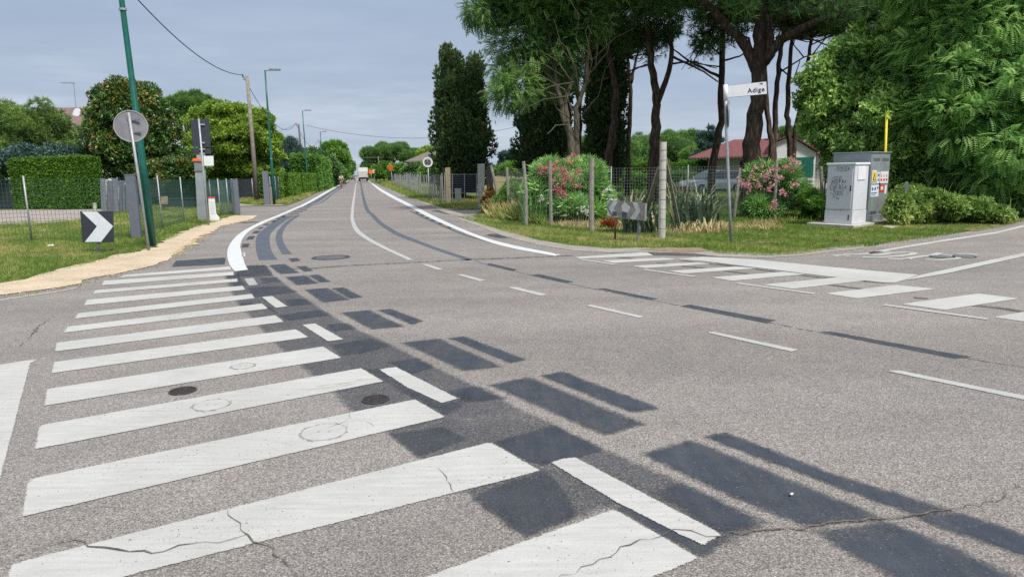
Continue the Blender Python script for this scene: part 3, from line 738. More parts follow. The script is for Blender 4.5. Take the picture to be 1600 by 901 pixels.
subs = [
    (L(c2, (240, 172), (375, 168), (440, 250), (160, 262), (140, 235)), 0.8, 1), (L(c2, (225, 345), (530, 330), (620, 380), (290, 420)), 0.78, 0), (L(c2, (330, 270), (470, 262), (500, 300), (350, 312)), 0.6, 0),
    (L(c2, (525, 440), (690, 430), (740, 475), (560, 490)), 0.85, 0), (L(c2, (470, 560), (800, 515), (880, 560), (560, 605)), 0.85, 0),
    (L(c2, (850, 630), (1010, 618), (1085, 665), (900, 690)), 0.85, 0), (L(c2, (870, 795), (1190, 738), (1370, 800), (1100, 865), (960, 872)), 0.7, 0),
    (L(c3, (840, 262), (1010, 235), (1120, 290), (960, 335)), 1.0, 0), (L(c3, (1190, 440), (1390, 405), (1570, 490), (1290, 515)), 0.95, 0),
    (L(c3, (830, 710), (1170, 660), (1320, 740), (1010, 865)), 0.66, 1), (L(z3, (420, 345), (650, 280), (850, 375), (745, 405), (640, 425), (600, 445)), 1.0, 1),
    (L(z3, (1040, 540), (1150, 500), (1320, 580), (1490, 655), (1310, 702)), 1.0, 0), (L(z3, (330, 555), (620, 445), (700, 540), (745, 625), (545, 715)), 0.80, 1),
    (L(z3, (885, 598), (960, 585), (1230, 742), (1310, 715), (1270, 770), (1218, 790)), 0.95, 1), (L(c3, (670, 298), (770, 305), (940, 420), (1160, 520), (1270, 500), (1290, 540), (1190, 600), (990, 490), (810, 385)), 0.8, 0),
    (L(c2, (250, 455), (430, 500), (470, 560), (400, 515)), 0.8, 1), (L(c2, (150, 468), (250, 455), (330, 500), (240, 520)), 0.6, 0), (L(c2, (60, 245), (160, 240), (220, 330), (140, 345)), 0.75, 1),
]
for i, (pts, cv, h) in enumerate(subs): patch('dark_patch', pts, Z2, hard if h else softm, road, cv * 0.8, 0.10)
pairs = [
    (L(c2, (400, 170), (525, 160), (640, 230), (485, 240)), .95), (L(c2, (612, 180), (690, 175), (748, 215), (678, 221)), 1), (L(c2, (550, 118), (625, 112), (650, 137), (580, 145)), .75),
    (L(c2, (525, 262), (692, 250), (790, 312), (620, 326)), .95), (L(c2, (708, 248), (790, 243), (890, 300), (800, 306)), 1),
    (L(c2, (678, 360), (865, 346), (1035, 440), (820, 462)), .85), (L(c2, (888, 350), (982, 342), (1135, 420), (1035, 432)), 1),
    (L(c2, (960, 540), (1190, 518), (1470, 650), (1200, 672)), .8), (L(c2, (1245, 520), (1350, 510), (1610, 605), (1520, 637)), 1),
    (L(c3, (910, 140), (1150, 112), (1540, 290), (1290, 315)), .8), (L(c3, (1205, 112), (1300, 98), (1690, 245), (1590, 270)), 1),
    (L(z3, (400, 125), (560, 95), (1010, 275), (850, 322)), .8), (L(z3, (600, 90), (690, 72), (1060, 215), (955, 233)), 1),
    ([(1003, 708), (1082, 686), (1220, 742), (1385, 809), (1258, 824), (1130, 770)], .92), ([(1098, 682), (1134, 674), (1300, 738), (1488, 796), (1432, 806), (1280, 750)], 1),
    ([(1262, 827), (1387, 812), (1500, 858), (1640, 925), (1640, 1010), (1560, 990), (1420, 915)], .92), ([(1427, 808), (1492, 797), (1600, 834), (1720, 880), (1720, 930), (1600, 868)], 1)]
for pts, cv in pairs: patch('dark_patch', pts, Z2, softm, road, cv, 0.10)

# curved slate bands along the left edge, the small squares and the cross bars
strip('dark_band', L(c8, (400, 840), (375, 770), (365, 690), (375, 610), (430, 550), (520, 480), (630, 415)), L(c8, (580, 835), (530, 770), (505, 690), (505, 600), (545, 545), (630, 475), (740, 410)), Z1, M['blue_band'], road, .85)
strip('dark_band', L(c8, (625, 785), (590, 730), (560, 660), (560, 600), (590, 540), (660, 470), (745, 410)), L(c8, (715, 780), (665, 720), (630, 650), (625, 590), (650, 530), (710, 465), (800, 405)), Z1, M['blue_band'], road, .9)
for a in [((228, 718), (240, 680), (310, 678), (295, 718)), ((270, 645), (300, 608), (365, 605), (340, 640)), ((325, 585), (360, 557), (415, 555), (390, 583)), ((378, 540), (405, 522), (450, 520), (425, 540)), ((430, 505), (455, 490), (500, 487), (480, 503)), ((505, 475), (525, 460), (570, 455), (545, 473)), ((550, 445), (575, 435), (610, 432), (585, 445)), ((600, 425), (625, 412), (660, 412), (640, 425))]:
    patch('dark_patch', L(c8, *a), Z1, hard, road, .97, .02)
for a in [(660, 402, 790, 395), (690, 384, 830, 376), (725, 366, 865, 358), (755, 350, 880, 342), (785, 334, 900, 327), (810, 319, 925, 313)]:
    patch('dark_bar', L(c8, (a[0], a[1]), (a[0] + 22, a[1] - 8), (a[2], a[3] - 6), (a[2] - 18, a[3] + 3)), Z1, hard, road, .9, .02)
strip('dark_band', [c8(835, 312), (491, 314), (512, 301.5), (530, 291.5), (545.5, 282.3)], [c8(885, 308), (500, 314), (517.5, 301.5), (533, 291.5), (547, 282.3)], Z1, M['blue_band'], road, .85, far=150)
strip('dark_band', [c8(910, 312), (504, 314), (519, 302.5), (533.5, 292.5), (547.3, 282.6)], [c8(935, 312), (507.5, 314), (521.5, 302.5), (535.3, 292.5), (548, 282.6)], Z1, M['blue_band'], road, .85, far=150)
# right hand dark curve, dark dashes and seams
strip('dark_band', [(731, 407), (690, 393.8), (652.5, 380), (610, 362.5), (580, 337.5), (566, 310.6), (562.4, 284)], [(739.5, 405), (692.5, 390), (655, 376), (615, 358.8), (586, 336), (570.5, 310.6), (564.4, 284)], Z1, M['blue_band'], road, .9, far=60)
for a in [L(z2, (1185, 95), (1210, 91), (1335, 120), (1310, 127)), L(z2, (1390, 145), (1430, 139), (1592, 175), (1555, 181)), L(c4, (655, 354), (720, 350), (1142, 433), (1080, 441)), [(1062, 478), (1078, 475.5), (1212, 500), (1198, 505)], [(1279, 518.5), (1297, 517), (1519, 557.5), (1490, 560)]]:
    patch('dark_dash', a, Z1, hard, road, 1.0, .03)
ribbon('road_seam', [(740, 405.5), (757, 412.5), (828, 429), (931, 452), (1062, 477), (1279, 518.5), (1440, 548), (1700, 590)], 0.012, Z2, M['seam'], road, 0.012, 3)
ribbon('road_seam', [(440, 421), (488, 419), (540, 415), (600, 412), (660, 409), (740, 405), (800, 403), (896, 399)], 0.11, Z1, M['seam'], road, 0.01, 4)
ribbon('road_seam', [(455, 356), (560, 357), (660, 355)], 0.012, Z1, M['seam'], road, 0.01, 5)
ribbon('road_seam', [(524, 300), (551, 298)], 0.2, Z1, M['seam'], road)
ribbon('tar_joint', [(640, 329), (668.7, 343), (726, 367), (770, 379)], 0.12, Z1, M['seam'], road)
for x, y in [(648, 331), (656, 335), (664, 339), (672, 343), (684, 348), (698, 354)]:
    patch('dark_patch', [(x, y), (x + 9, y - .5), (x + 13, y + 2), (x + 3, y + 2.6)], Z2, hard, road, 1, .02)
ribbon('tar_joint', [(745, 352), (800, 369), (850, 381), (905, 391), (960, 395)], 0.10, Z3, M['seam'], road, 0.01, 7)
patch('dark_patch', [(757, 367), (768, 365), (800, 366), (812, 371), (780, 372)], Z2, hard, road, .9, .03)
flat_poly('tar_apron', [g2(*p) for p in [(672, 329), (720, 327), (780, 327), (792, 334), (745, 334), (700, 335)]], Z3, M['tarpatch'])
flat_poly('tar_edge', [g2(*p) for p in [(1012, 394), (1040, 392), (1100, 395), (1150, 401), (1110, 401), (1075, 400), (1020, 399)]], Z2, M['tarpatch'])
patch('dark_patch', [(268, 417), (275, 407), (353, 402), (351, 413)], Z1, hard, road, 1.0, .03)
patch('dark_patch', [(370, 347.5), (396, 346), (408, 347), (376, 349)], Z1, hard, road, .8, .03)

# white markings
strip('edge_line', [(367, 423.4), (358.7, 413), (355, 398), (357.9, 383.7), (369.2, 369), (385.5, 357.7), (409.9, 345.6), (437.5, 334.6), (461.9, 324), (486.2, 312.2), (528.5, 288.7), (545.4, 280.9)],
      [(388, 421.4), (383, 413), (378.2, 396.7), (375.7, 382), (382.2, 368.2), (395.2, 357.2), (415.4, 347), (440.7, 336.2), (466.3, 325), (489.8, 313.6), (530.6, 290.0), (546.4, 281.4)], Z4, M['white_new'], road, far=250)
strip('centre_line', [(637.5, 406), (600, 388.8), (567.5, 371.5), (552.9, 358.3), (548, 344), (548, 334), (551.2, 310.6), (555.6, 288)], [(647.5, 406), (600, 384.2), (572.4, 368.3), (559.4, 356.5), (553.4, 343.7), (552.7, 334), (554.6, 310.6), (557, 288)], Z3, M['white_old'], road, far=300)
strip('edge_line', [(867, 399.6), (783.8, 383.6), (726.3, 363.8), (668.7, 338.8), (640, 323.4), (606.6, 305.8), (588.8, 294.3), (577.0, 284.3)], [(877, 397.6), (784, 378.6), (726, 359.2), (674.5, 335.6), (644.5, 320.4), (612, 304.3), (592, 293), (578.5, 284)], Z3, M['white_new'], road, far=250)
for a in [[(657.7, 412.7), (668, 412), (693.8, 420.6), (683.5, 422)], [(712.7, 428.8), (723, 428), (760.8, 437.8), (748.8, 439.4)], [(791.7, 448.8), (805.5, 447.6), (858, 460), (843.3, 462)], [(913, 477), (924, 475.4), (1010, 494.4), (998, 496.6)], [(1102, 519), (1115, 517.2), (1250, 546), (1238, 549.8)], [(1382.8, 579), (1402.8, 577), (1640, 625), (1640, 633)]]:
    patch('lane_dash', a, Z3, M['white_old'], road, 1.0, .02)
for a, mm, cv in [(L(c2, (200, 275), (285, 268), (322, 322), (240, 332)), 'white_old', .72), (L(c2, (340, 418), (430, 410), (550, 492), (450, 503)), 'white', 1), (L(c2, (655, 636), (765, 623), (990, 748), (860, 766)), 'white', 1),
                  (L(c3, (765, 308), (800, 300), (880, 290), (1270, 488), (1160, 520), (940, 420)), 'white', 1), (L(z3, (633, 422), (680, 408), (735, 400), (1310, 700), (1225, 744), (900, 582)), 'white', 1),
                  (L(c8, (240, 765), (272, 762), (272, 805), (245, 805)), 'white', .9)]:
    patch('edge_block', a, Z4, M[mm], road, cv, .02)
zebra = [[(195, 429), (360, 416), (362, 421), (184, 433.5)], [(162, 438.4), (365, 424.4), (366.6, 429.6), (157.6, 445.6)], [(148, 453), (371, 435), (372.6, 439.8), (144.4, 458.6)],
         [(134, 468), (380, 446), (384, 452.4), (130, 477)], [(121, 489), (394, 458.6), (399, 465.6), (115.6, 497.6)], [(105, 510), (410, 473.6), (420, 482), (98, 519.5)],
         [(87, 535), (431, 492), (445, 502.4), (84.5, 549)], [(83, 565), (463, 513.6), (483, 526.4), (79, 583)], [(72, 607), (506, 540.4), (535, 558.6), (67, 634)],
         [(59, 664), (565, 574), (601, 595.5), (53, 702)], [(42, 748), (649, 622.5), (698, 651), (31, 808)], [(14, 880), (767, 689), (848, 735), (0, 950)],
         [(340, 1016), (661, 900), (959.5, 793), (1095.6, 871), (500, 1121)]]
for q in zebra: patch('crosswalk_stripe', q, Z3, M['white'], road, 1.0, .02)
patch('stop_line', [(-260, 615), (0, 569), (59, 559.5), (58, 563), (49, 566), (0, 758), (-60, 1010), (-500, 1010)], Z3, M['white'], road, 1.0, .02)
ribbon('edge_line', [(-150, 492), (0, 468.5), (83, 456), (119, 449.5)], 0.09, Z3, M['white_old'], road)
wed = [(1056, 404.5), (1098, 401), (1180, 405), (1300, 417), (1368, 423), (1437, 429), (1400, 441.4), (1382, 441.4), (1280, 430), (1200, 420), (1100, 408)]
patch('stop_line', wed, Z4, M['white'], road, 1.0, .02)
tz = [[(898, 401.5), (1000, 394), (1012, 394.5), (1022, 399), (906, 404)], [(938, 407), (1036, 402.4), (1060, 405), (960, 410.6)], [(987, 415), (1090, 409.2), (1112, 412), (1008, 418.8)], [(1043, 423), (1150, 416), (1184, 419), (1070, 427.2)],
      [(1110, 433), (1224, 424.2), (1262, 428), (1144, 438.6)], [(1189, 444.4), (1316, 432.2), (1354, 438), (1240, 451)], [(1288, 458), (1400, 444.7), (1464, 451), (1340, 466)], [(1407, 474.6), (1528, 458), (1594, 466), (1477, 484)], [(1550, 495), (1660, 476), (1760, 490), (1640, 508)]]
for q in tz: patch('crosswalk_stripe', q, Z3, M['white'], road, 1.0, .02)
for a in [[(906, 404.8), (961, 413)], [(1006, 420.8), (1086, 431.8)], [(1152, 442), (1274, 458.6)], [(1380, 475.5), (1544, 498)]]:
    ribbon('thin_line', a, 0.09, Z4, M['white_old'], road)
for a, w in [([(1066, 407), (1180, 420), (1280, 433), (1384, 442)], .09), ([(1133, 423), (1168, 427.4)], .10), ([(1295, 444.5), (1346, 451)], .10), ([(1428, 464.8), (1450, 466)], .12), ([(1510, 475), (1570, 482), (1600, 487)], .12), ([(1122, 411), (1158, 416)], .12), ([(966, 401.8), (988, 403.6)], .12), ([(1026, 410.6), (1042, 411)], .12), ([(1066, 415.8), (1100, 418)], .12)]:
    ribbon('dark_bar', a, w, Z2, M['seam'], road)
strip('edge_line', [(1355.5, 394.5), (1400, 386.5), (1470, 375), (1555, 362.5), (1600, 351)], [(1361, 396), (1404, 388.5), (1474, 377.2), (1555, 365), (1600, 354.5)], Z3, M['white'], road, sm=False)
patch('centre_line', [(1396, 441.6), (1440, 428.6), (1600, 394.6), (1700, 375), (1700, 380), (1600, 400.4), (1480, 427)], Z5, M['white'], road, 1.0, .02)
def lt(x, y): return (1300 + x / 5.333, 370 + y / 5.333)
for s in [((10, 157), (80, 150), (150, 158)), ((90, 143), (200, 145), (300, 138), (370, 124), (490, 121)), ((250, 167), (400, 168), (560, 158), (660, 146), (688, 132), (610, 126), (500, 132), (400, 148), (330, 152)), ((470, 178), (560, 183), (670, 184)), ((600, 182), (740, 162), (850, 150), (900, 132)), ((780, 188), (900, 190), (1040, 178), (1050, 162), (980, 154), (920, 153)), ((1040, 142), (1140, 139), (1225, 150))]:
    ribbon('road_letter', [lt(*p) for p in s], 0.13, Z3, M['white'], road)

# cracks
for i, (pts, w) in enumerate([([(0, 878), (40, 861), (80, 849), (116, 841), (140, 851), (160, 857), (200, 862), (224, 860), (256, 861), (280, 853), (320, 847), (361, 841), (388, 834)], .013), ([(352, 796), (373, 817), (388, 834), (400, 843), (415, 850), (440, 870), (470, 901)], .011),
                              ([(880, 900), (925, 879), (986, 850), (998, 840), (1030, 836), (1055, 828), (1080, 828), (1104, 834), (1128, 834), (1177, 830), (1235, 826), (1267, 821), (1310, 816), (1378, 809), (1427, 802), (1490, 794), (1556, 780), (1600, 750)], .014),
                              ([(545, 640), (548, 648), (540, 658), (520, 665), (512, 668)], .006), ([(550, 653), (570, 657), (586, 665)], .005), ([(682, 730), (695, 745), (712, 768)], .006), ([(440, 692), (470, 695), (500, 698)], .004), ([(120, 497), (140, 495), (156, 498)], .02), ([(20, 545), (45, 530), (58, 512), (86, 490)], .02), ([(470, 604), (520, 600), (560, 594), (596, 590)], .006), ([(478, 608), (520, 603), (560, 598)], .005)]):
    ribbon('crack', pts, w * .62, Z5 + 0.002, M['crack'], road, max(.012, w * 1.3), i, True)

# ------------------------------------------------------------------ verges
def region_sheet(name, px, z, mat, h=0.25, bump=0.0, seed=1, kind='structure', extra=None):
    """a sheet with a slightly uneven outline and surface"""
    P = [g2(*p) for p in px] + (extra or [])
    rng = np.random.default_rng(seed); Q = []
    for i in range(len(P)):
        a, b = P[i], P[(i + 1) % len(P)]; s = max(1, min(60, int(np.linalg.norm(b - a) / h)))
        nn = unit(np.array([-(b - a)[1], (b - a)[0]]))
        for k in range(s): Q.append(a + (b - a) * k / s + nn * rng.normal() * 0.07)
    o = flat_poly(name, Q, z, mat, kind); return o
sand = region_sheet('sandy_path', [(0, 462), (60, 455), (100, 449), (150, 434), (204, 424), (240, 416), (264, 405), (276, 396), (292, 386), (320, 368), (345, 354), (392, 343), (404, 337), (385, 337), (366, 337), (345, 343), (320, 351), (296, 358), (272, 368), (250, 380), (228, 391), (205, 396), (180, 399), (155, 407), (95, 421), (60, 432), (0, 443), (-300, 500), (-340, 530)], 0.032, M['sand'])
flat_poly('driveway', [g2(*p) for p in [(-60, 352), (0, 350), (80, 348), (150, 339), (165, 334), (158, 327), (60, 327), (-60, 329)]], 0.012, M['drive'])
flat_poly('path', [g2(*p) for p in [(372, 322), (447, 321), (440, 319.5), (400, 321), (374, 318)]], 0.024, M['kerb_dust'])
region_sheet('soil', [(1000, 391), (1040, 387), (1090, 387), (1110, 393), (1060, 394)], 0.03, M['soil'])
region_sheet('soil', [(1130, 375), (1240, 372), (1245, 377), (1140, 380)], 0.012, M['soil'])
region_sheet('soil', [(20, 394), (60, 388), (130, 390), (170, 396), (120, 402), (40, 402)], 0.012, M['soil'])
region_sheet('soil', [(1392, 355), (1420, 350), (1470, 352), (1440, 356)], 0.012, M['soil'])
region_sheet('soil', [(1500, 359), (1556, 351), (1566, 354), (1520, 362)], 0.03, M['soil'])
flat_poly('field', [g2(*p) for p in [(700, 297), (1180, 284), (1180, 275.5), (700, 275.5)]], 0.01, mat_granular('dry_field', (0.14, 0.13, 0.06), (0.22, 0.19, 0.09), (0.30, 0.25, 0.13), 6))

def in_poly(P, poly): return sdf(np.asarray(poly), P) > 0
def grass(name, px, n, hgt, mat, seed, kind='stuff', width=0.12, extra=None, clump=None, bias=0.0, label=None):
    poly = [g2(*p) for p in px] + (extra or []); A = np.array(poly); rng = np.random.default_rng(seed)
    lo, hi = A.min(0), A.max(0); out = []; got = 0
    while got < n:
        Q = rng.uniform(lo, hi, size=(n * 4, 2)); dd = np.hypot(Q[:, 0], Q[:, 1])
        keep = in_poly(Q, A) & (rng.uniform(size=len(Q)) < np.minimum(1, (16.0 / dd) ** 1.6))
        if clump:
            s = np.sin(Q[:, 0] * 2.1 + np.sin(Q[:, 1] * 1.7) * 2) * np.sin(Q[:, 1] * 2.6 + np.cos(Q[:, 0] * 1.3) * 2)
            keep &= (s + rng.normal(size=len(Q)) * 0.35) > clump
        out.append(Q[keep]); got += int(keep.sum())
        if len(out) > 60: break
    Q = np.concatenate(out)[:n]; n = len(Q)
    pos = np.column_stack([Q, np.full(n, -0.01)])
    s1 = np.sin(Q[:, 0] * .45 + 2.0 + np.sin(Q[:, 1] * .7)) * .10 + np.sin(Q[:, 0] * 1.3 + 1.0) * np.sin(Q[:, 1] * 1.1) * 0.14 + np.sin(Q[:, 0] * 3.7 + Q[:, 1] * 2.9) * 0.08
    dirs = np.column_stack([rng.normal(size=(n, 2)) * 0.35, np.ones(n)])
    sz = hgt * rng.uniform(0.5, 1.3, n) * np.maximum(1, (np.hypot(Q[:, 0], Q[:, 1]) / 30)) * (1 + 1.2 * s1)
    tint = np.clip(0.45 + bias + s1 * 1.5 + rng.normal(size=n) * 0.25, 0, 1)
    v, t, tn = scatter('blade', pos, dirs, sz, tint, rng)
    o = tri_object(name, v, t, tn, mat); o['kind'] = kind
    if label: o['label'] = label
    return o
def T_blades():
    out = []
    for i in range(4):
        w = 0.07; v = np.array([[0, -w, 0], [0, w, 0], [1, 0, 0.12]], float)
        out.append((rotated(v, _r.uniform(-0.45, 0.45), _r.uniform(-0.45, 0.45), _r.uniform(0.6, 1), (0, _r.uniform(-.3, .3), _r.uniform(-.3, .3))), np.array([[0, 1, 2]])))
    return combine(out)
TP['blade'] = T_blades()
left_edge = [(-280, 490), (0, 441), (60, 431), (95, 420), (155, 406), (180, 398), (205, 395), (228, 389), (250, 378), (272, 366), (296, 357), (320, 350), (345, 341), (366, 335), (373, 331)]
grass('grass', left_edge + [(373, 326), (250, 340), (170, 352), (150, 360), (-280, 380)], 34000, 0.11, M['l_grass'], 1, clump=-0.75, bias=-0.03)
grass('lawn', [(-280, 400), (160, 372), (250, 350), (372, 330), (372, 322), (165, 335), (150, 342), (-280, 356)], 22000, 0.10, M['l_lawn'], 2, bias=0.0)
grass('grass', [(180, 335), (372, 322), (372, 306), (160, 318), (160, 330)], 9000, 0.12, M['l_grass'], 21)
grass('grass', [(376, 318), (440, 320), (470, 312), (494, 300), (519, 292.5), (535, 287), (530, 286), (494, 296), (440, 308), (376, 310)], 9000, 0.14, M['l_grass'], 3, bias=0.1)
rv = [(717, 339), (784, 361), (841, 376), (899, 385), (956, 389.5), (1000, 388), (1090, 388), (1124, 397), (1200, 400), (1250, 397), (1290, 391.5), (1350, 385), (1411, 377), (1477, 368.5), (1522, 361), (1566, 354.5), (1600, 345.5), (1760, 318)]
grass('grass', rv + [(1760, 305), (1500, 333), (1390, 345), (1290, 345), (1200, 345), (1100, 350), (960, 350), (860, 348), (770, 333), (735, 337)], 60000, 0.10, M['l_grass'], 4, clump=-0.8)
grass('grass', [(1125, 395), (1200, 398), (1290, 389), (1411, 375), (1477, 367), (1410, 352), (1200, 348), (1110, 352)], 16000, 0.07, M['l_lawn'], 41, clump=-0.2, bias=0.15)
grass('grass', [(1000, 350), (1250, 350), (1300, 340), (1700, 315), (1700, 300), (1300, 297), (1000, 300), (850, 310), (900, 345)], 26000, 0.22, M['l_grass'], 5, bias=-0.12)
grass('grass', [(590, 284), (612, 296), (640, 309), (690, 323), (745, 327), (750, 312), (700, 300), (640, 287), (598, 282)], 22000, 0.16, M['l_grass'], 6, bias=0.05)
grass('dry_grass', [(770, 338), (860, 352), (960, 361), (1080, 366), (1220, 358), (1220, 348), (1080, 353), (900, 347), (790, 328), (765, 331)], 1700, 0.24, M['l_dry'], 7, clump=-0.1)
grass('dry_grass', [(20, 402), (130, 401), (215, 392), (215, 386), (120, 388), (20, 392)], 2500, 0.07, M['l_dry'], 8, clump=0.0)
grass('dry_grass', [(268, 405), (282, 396), (305, 378), (330, 366), (322, 366), (298, 378), (272, 396)], 700, 0.09, M['l_dry'], 9, clump=0.0)
grass('tall_grass', [(775, 338), (800, 345), (850, 350), (850, 343), (805, 335), (775, 329)], 1500, 0.55, M['l_grass'], 10, bias=0.15)
grass('tall_grass', [(584, 281), (600, 284), (650, 292), (698, 306), (698, 300), (650, 288), (600, 281)], 5000, 0.28, M['l_grass'], 11, bias=0.2)
grass('grass', [(1110, 350), (1260, 342), (1280, 330), (1290, 316), (1140, 320)], 14000, 0.2, M['l_grass'], 12, bias=-0.15)

def grit(name, px, n, lo, hi, mat, seed, z=0.034, along=None):
    """loose stones spilled from the verge: px is the line they lie along"""
    rng = np.random.default_rng(seed); P = np.array([g2(*p) for p in px]); L = np.linalg.norm(np.diff(P, axis=0), axis=1); i = rng.choice(len(L), n, p=L / L.sum()); t_ = rng.uniform(size=(n, 1))
    c = P[i] + (P[i + 1] - P[i]) * t_ + rng.normal(size=(n, 2)) * along
    pos = np.column_stack([c, np.full(n, z - .01)]); v, t, tn = scatter('stone', pos, rng.normal(size=(n, 3)) * [1, 1, .15], rng.uniform(lo, hi, n), rng.uniform(0, 1, n), rng)
    o = tri_object(name, v, t, tn, mat); o['kind'] = 'stuff'
TP['stone'] = (np.array([[-.5, -.3, 0], [.5, -.25, 0], [.35, .4, 0], [-.3, .45, 0], [0, 0, .38]], float), np.array([[0, 1, 4], [1, 2, 4], [2, 3, 4], [3, 0, 4], [0, 3, 2], [0, 2, 1]]))
M['l_grit'] = L_('grit_stone', [(0.0, (0.10, 0.09, 0.08)), (0.5, (0.22, 0.19, 0.15)), (1.0, (0.36, 0.30, 0.23))], 0.02, 0.9, 0.1)
grit('gravel', [(-60, 470), (0, 462), (60, 455), (100, 449), (150, 434), (204, 424), (264, 405), (292, 386), (320, 368), (345, 354), (392, 343)], 2600, .012, .035, M['l_grit'], 1, along=.14)
grit('gravel', [(717, 341), (784, 366), (841, 381), (899, 390), (956, 393.5), (1022, 393), (1080, 395), (1124, 400), (1200, 402), (1290, 394), (1350, 387), (1420, 377), (1500, 364)], 2600, .012, .035, M['l_grit'], 2, z=.028, along=.16)
grit('gravel', [(0, 640), (200, 660), (400, 560), (700, 520), (1000, 560), (1500, 600)], 260, .006, .014, M['l_grit'], 3, z=.03, along=1.4)
grass('grass', [(-200, 478), (0, 444), (60, 434), (95, 424), (155, 410), (205, 399), (250, 382), (296, 361), (345, 345), (345, 341), (296, 356), (250, 376), (205, 393), (155, 404), (95, 418), (0, 438), (-200, 470)], 3800, .09, M['l_grass'], 32, clump=.0)
grass('weeds', [(0, 470), (100, 456), (160, 438), (280, 402), (300, 384), (330, 362), (322, 360), (290, 383), (262, 402), (150, 430), (100, 445), (0, 460)], 420, .07, M['l_grass'], 31, clump=.1)

# ------------------------------------------------------------------ panels: flat outlines upright at a base point, with real thickness
def panel(name, px, base, mat, parent, th=0.02, fwd=0.0):
    n = np.array([base[0], base[1], 0.0]); n = n / np.linalg.norm(n)
    bb = np.array([base[0], base[1], 0.0]) - n * fwd
    return MB().prism([U(x, y, bb) for x, y in px], n * th).build(name, mat, parent)
def gp(x, y): return G(x, y, 0.0)

# ---- left: round sign seen from behind on its leaning pole
b = gp(233, 393); t = thing('road_sign', 'round road sign seen from behind on a leaning grey pole before the near lamp post', 'road sign', b)
top = U(201, 176, b); n_ = unit([b[0], b[1], 0])
MB().tube([b - [0, 0, .1], U(217, 280, b), top], 0.03, 10).build('pole', M['galv'], t, smooth=True)
c = U(204.5, 197, b) + n_ * 0.05
axd = unit(n_ + np.array([0.22, 0, -0.06]))
sg = MB().disc(c, axd, 0.335, 0.02, 40).build('sign_plate', M['disc_back'], t)
MB().disc(c - axd * 0.012, axd, 0.338, 0.045, 40, 0.318).build('rim', M['galv'], sg)
for dz in (0.13, -0.13):
    MB().bar(c + [-.26 if dz < 0 else -.2, 0, dz], c + [.2, 0, dz], 0.03).build('clamp', M['galv_dark'], t)

# ---- green lamp posts
def lamp_post(label, base, top, r0, r1, arm_dir, group='green street lamp posts', bands=True):
    t = thing('street_lamp', label, 'street lamp', base, group)
    base = np.array(base); top = np.array(top); d = top - base
    pts = [base - [0, 0, .2], base + d * 0.35, base + d * 0.352, base + d * 0.7, top]
    MB().tube(pts, [r0, r0 * 0.92, r0 * 0.82, r0 * 0.7, r1], 14).build('pole', M['green_paint'], t, smooth=True)
    if bands:
        for f in (0.352, 0.70):
            p = base + d * f
            MB().tube([p - d * 0.003, p + d * 0.003], r0 * 0.98, 14).build('collar', M['galv'], t)
    a = np.array(arm_dir, float); e = top + a * 0.22
    MB().tube([top - [0, 0, .02], e], r1 * 0.7, 8).build('arm', M['galv_dark'], t)
    h = MB(); u = unit(a); s = np.cross([0, 0, 1], u)
    q = [e + s * w + u * l for l, w in ((0, -.07), (0.1, -.14), (0.55, -.12), (0.62, 0), (0.55, .12), (0.1, .14), (0, .07))]
    h.prism(q, (0, 0, 0.07)).build('lamp_head', M['galv_dark'], t)
    h = MB(); q = [e + s * w + u * l - [0, 0, .012] for l, w in ((0.15, -.09), (0.5, -.08), (0.5, .08), (0.15, .09))]
    h.prism(q, (0, 0, 0.010)).build('lamp_glass', M['lamp_clear'], t)
    return t
road_side = np.array([-ROAD_DIR[1], ROAD_DIR[0], 0]) * -1
b = gp(240, 386); up = U(190, 0, b); lamp_post('near thick green street lamp post standing at the sandy path beside the round sign', b, b + (up - b) * (7.6 / up[2]), 0.085, 0.045, road_side)
b = gp(429, 320); lamp_post('green street lamp post by the light coloured hedge and the wooden pole', b, U(414, 110, b), 0.075, 0.04, road_side)
b = gp(482, 300); lamp_post('thinner green street lamp post rising in front of the clipped hedge', b, U(472.5, 173, b), 0.075, 0.04, road_side, bands=False)
b = ground_under(503, 96); lamp_post('farthest small street lamp post behind the rounded tree', b, U(500.5, 206, b), 0.10, 0.05, road_side, bands=False)
for x, dd, y, lab in ((524, 135, 240, 'pale far pole left of the other pale pole beside the road trees'), (529.5, 150, 246, 'pale far pole nearest the cyclist beside the road trees')):
    b = ground_under(x, dd); tag(MB().tube([b, U(x - 0.6, y, b)], [0.16, 0.1], 8).build('pole', M['galv'], None), lab, 'pole', 'pale far poles')

# ---- wooden line poles and cables
def line_pole(label, base, top, r0, r1, mat):
    t = thing('utility_pole', label, 'utility pole', base, 'utility poles along the left verge')
    MB().tube([base - [0, 0, .2], (base + top) / 2, top], [r0, (r0 + r1) / 2, r1], 12).build('pole', mat, t, smooth=True)
    m = MB().tube([top + [0, 0, -0.25], top + [-0.25, 0.02, -0.2], top + [-0.28, 0.02, 0.0]], 0.025, 6)
    m.build('bracket', M['galv_dark'], t)
    MB().tube([top + [-0.28, 0.02, -0.02], top + [-0.28, 0.02, 0.12]], [0.05, 0.035], 8).build('insulator', M['wood_dark'], t)
    return top + np.array([-0.28, 0.02, 0.08])
b = gp(402, 315); A1 = line_pole('pale wooden utility pole by the dark fence, nearest of the line poles', b, U(386, 119, b), 0.16, 0.10, M['wood'])
b = ground_under(474, 83); A2 = line_pole('dark utility pole behind the blue green conifer', b, U(466.5, 194, b), 0.16, 0.10, M['wood_dark'])
b = ground_under(506, 110); A3 = line_pole('far utility pole above the rounded road tree', b, U(500, 220, b), 0.14, 0.10, M['wood_dark'])
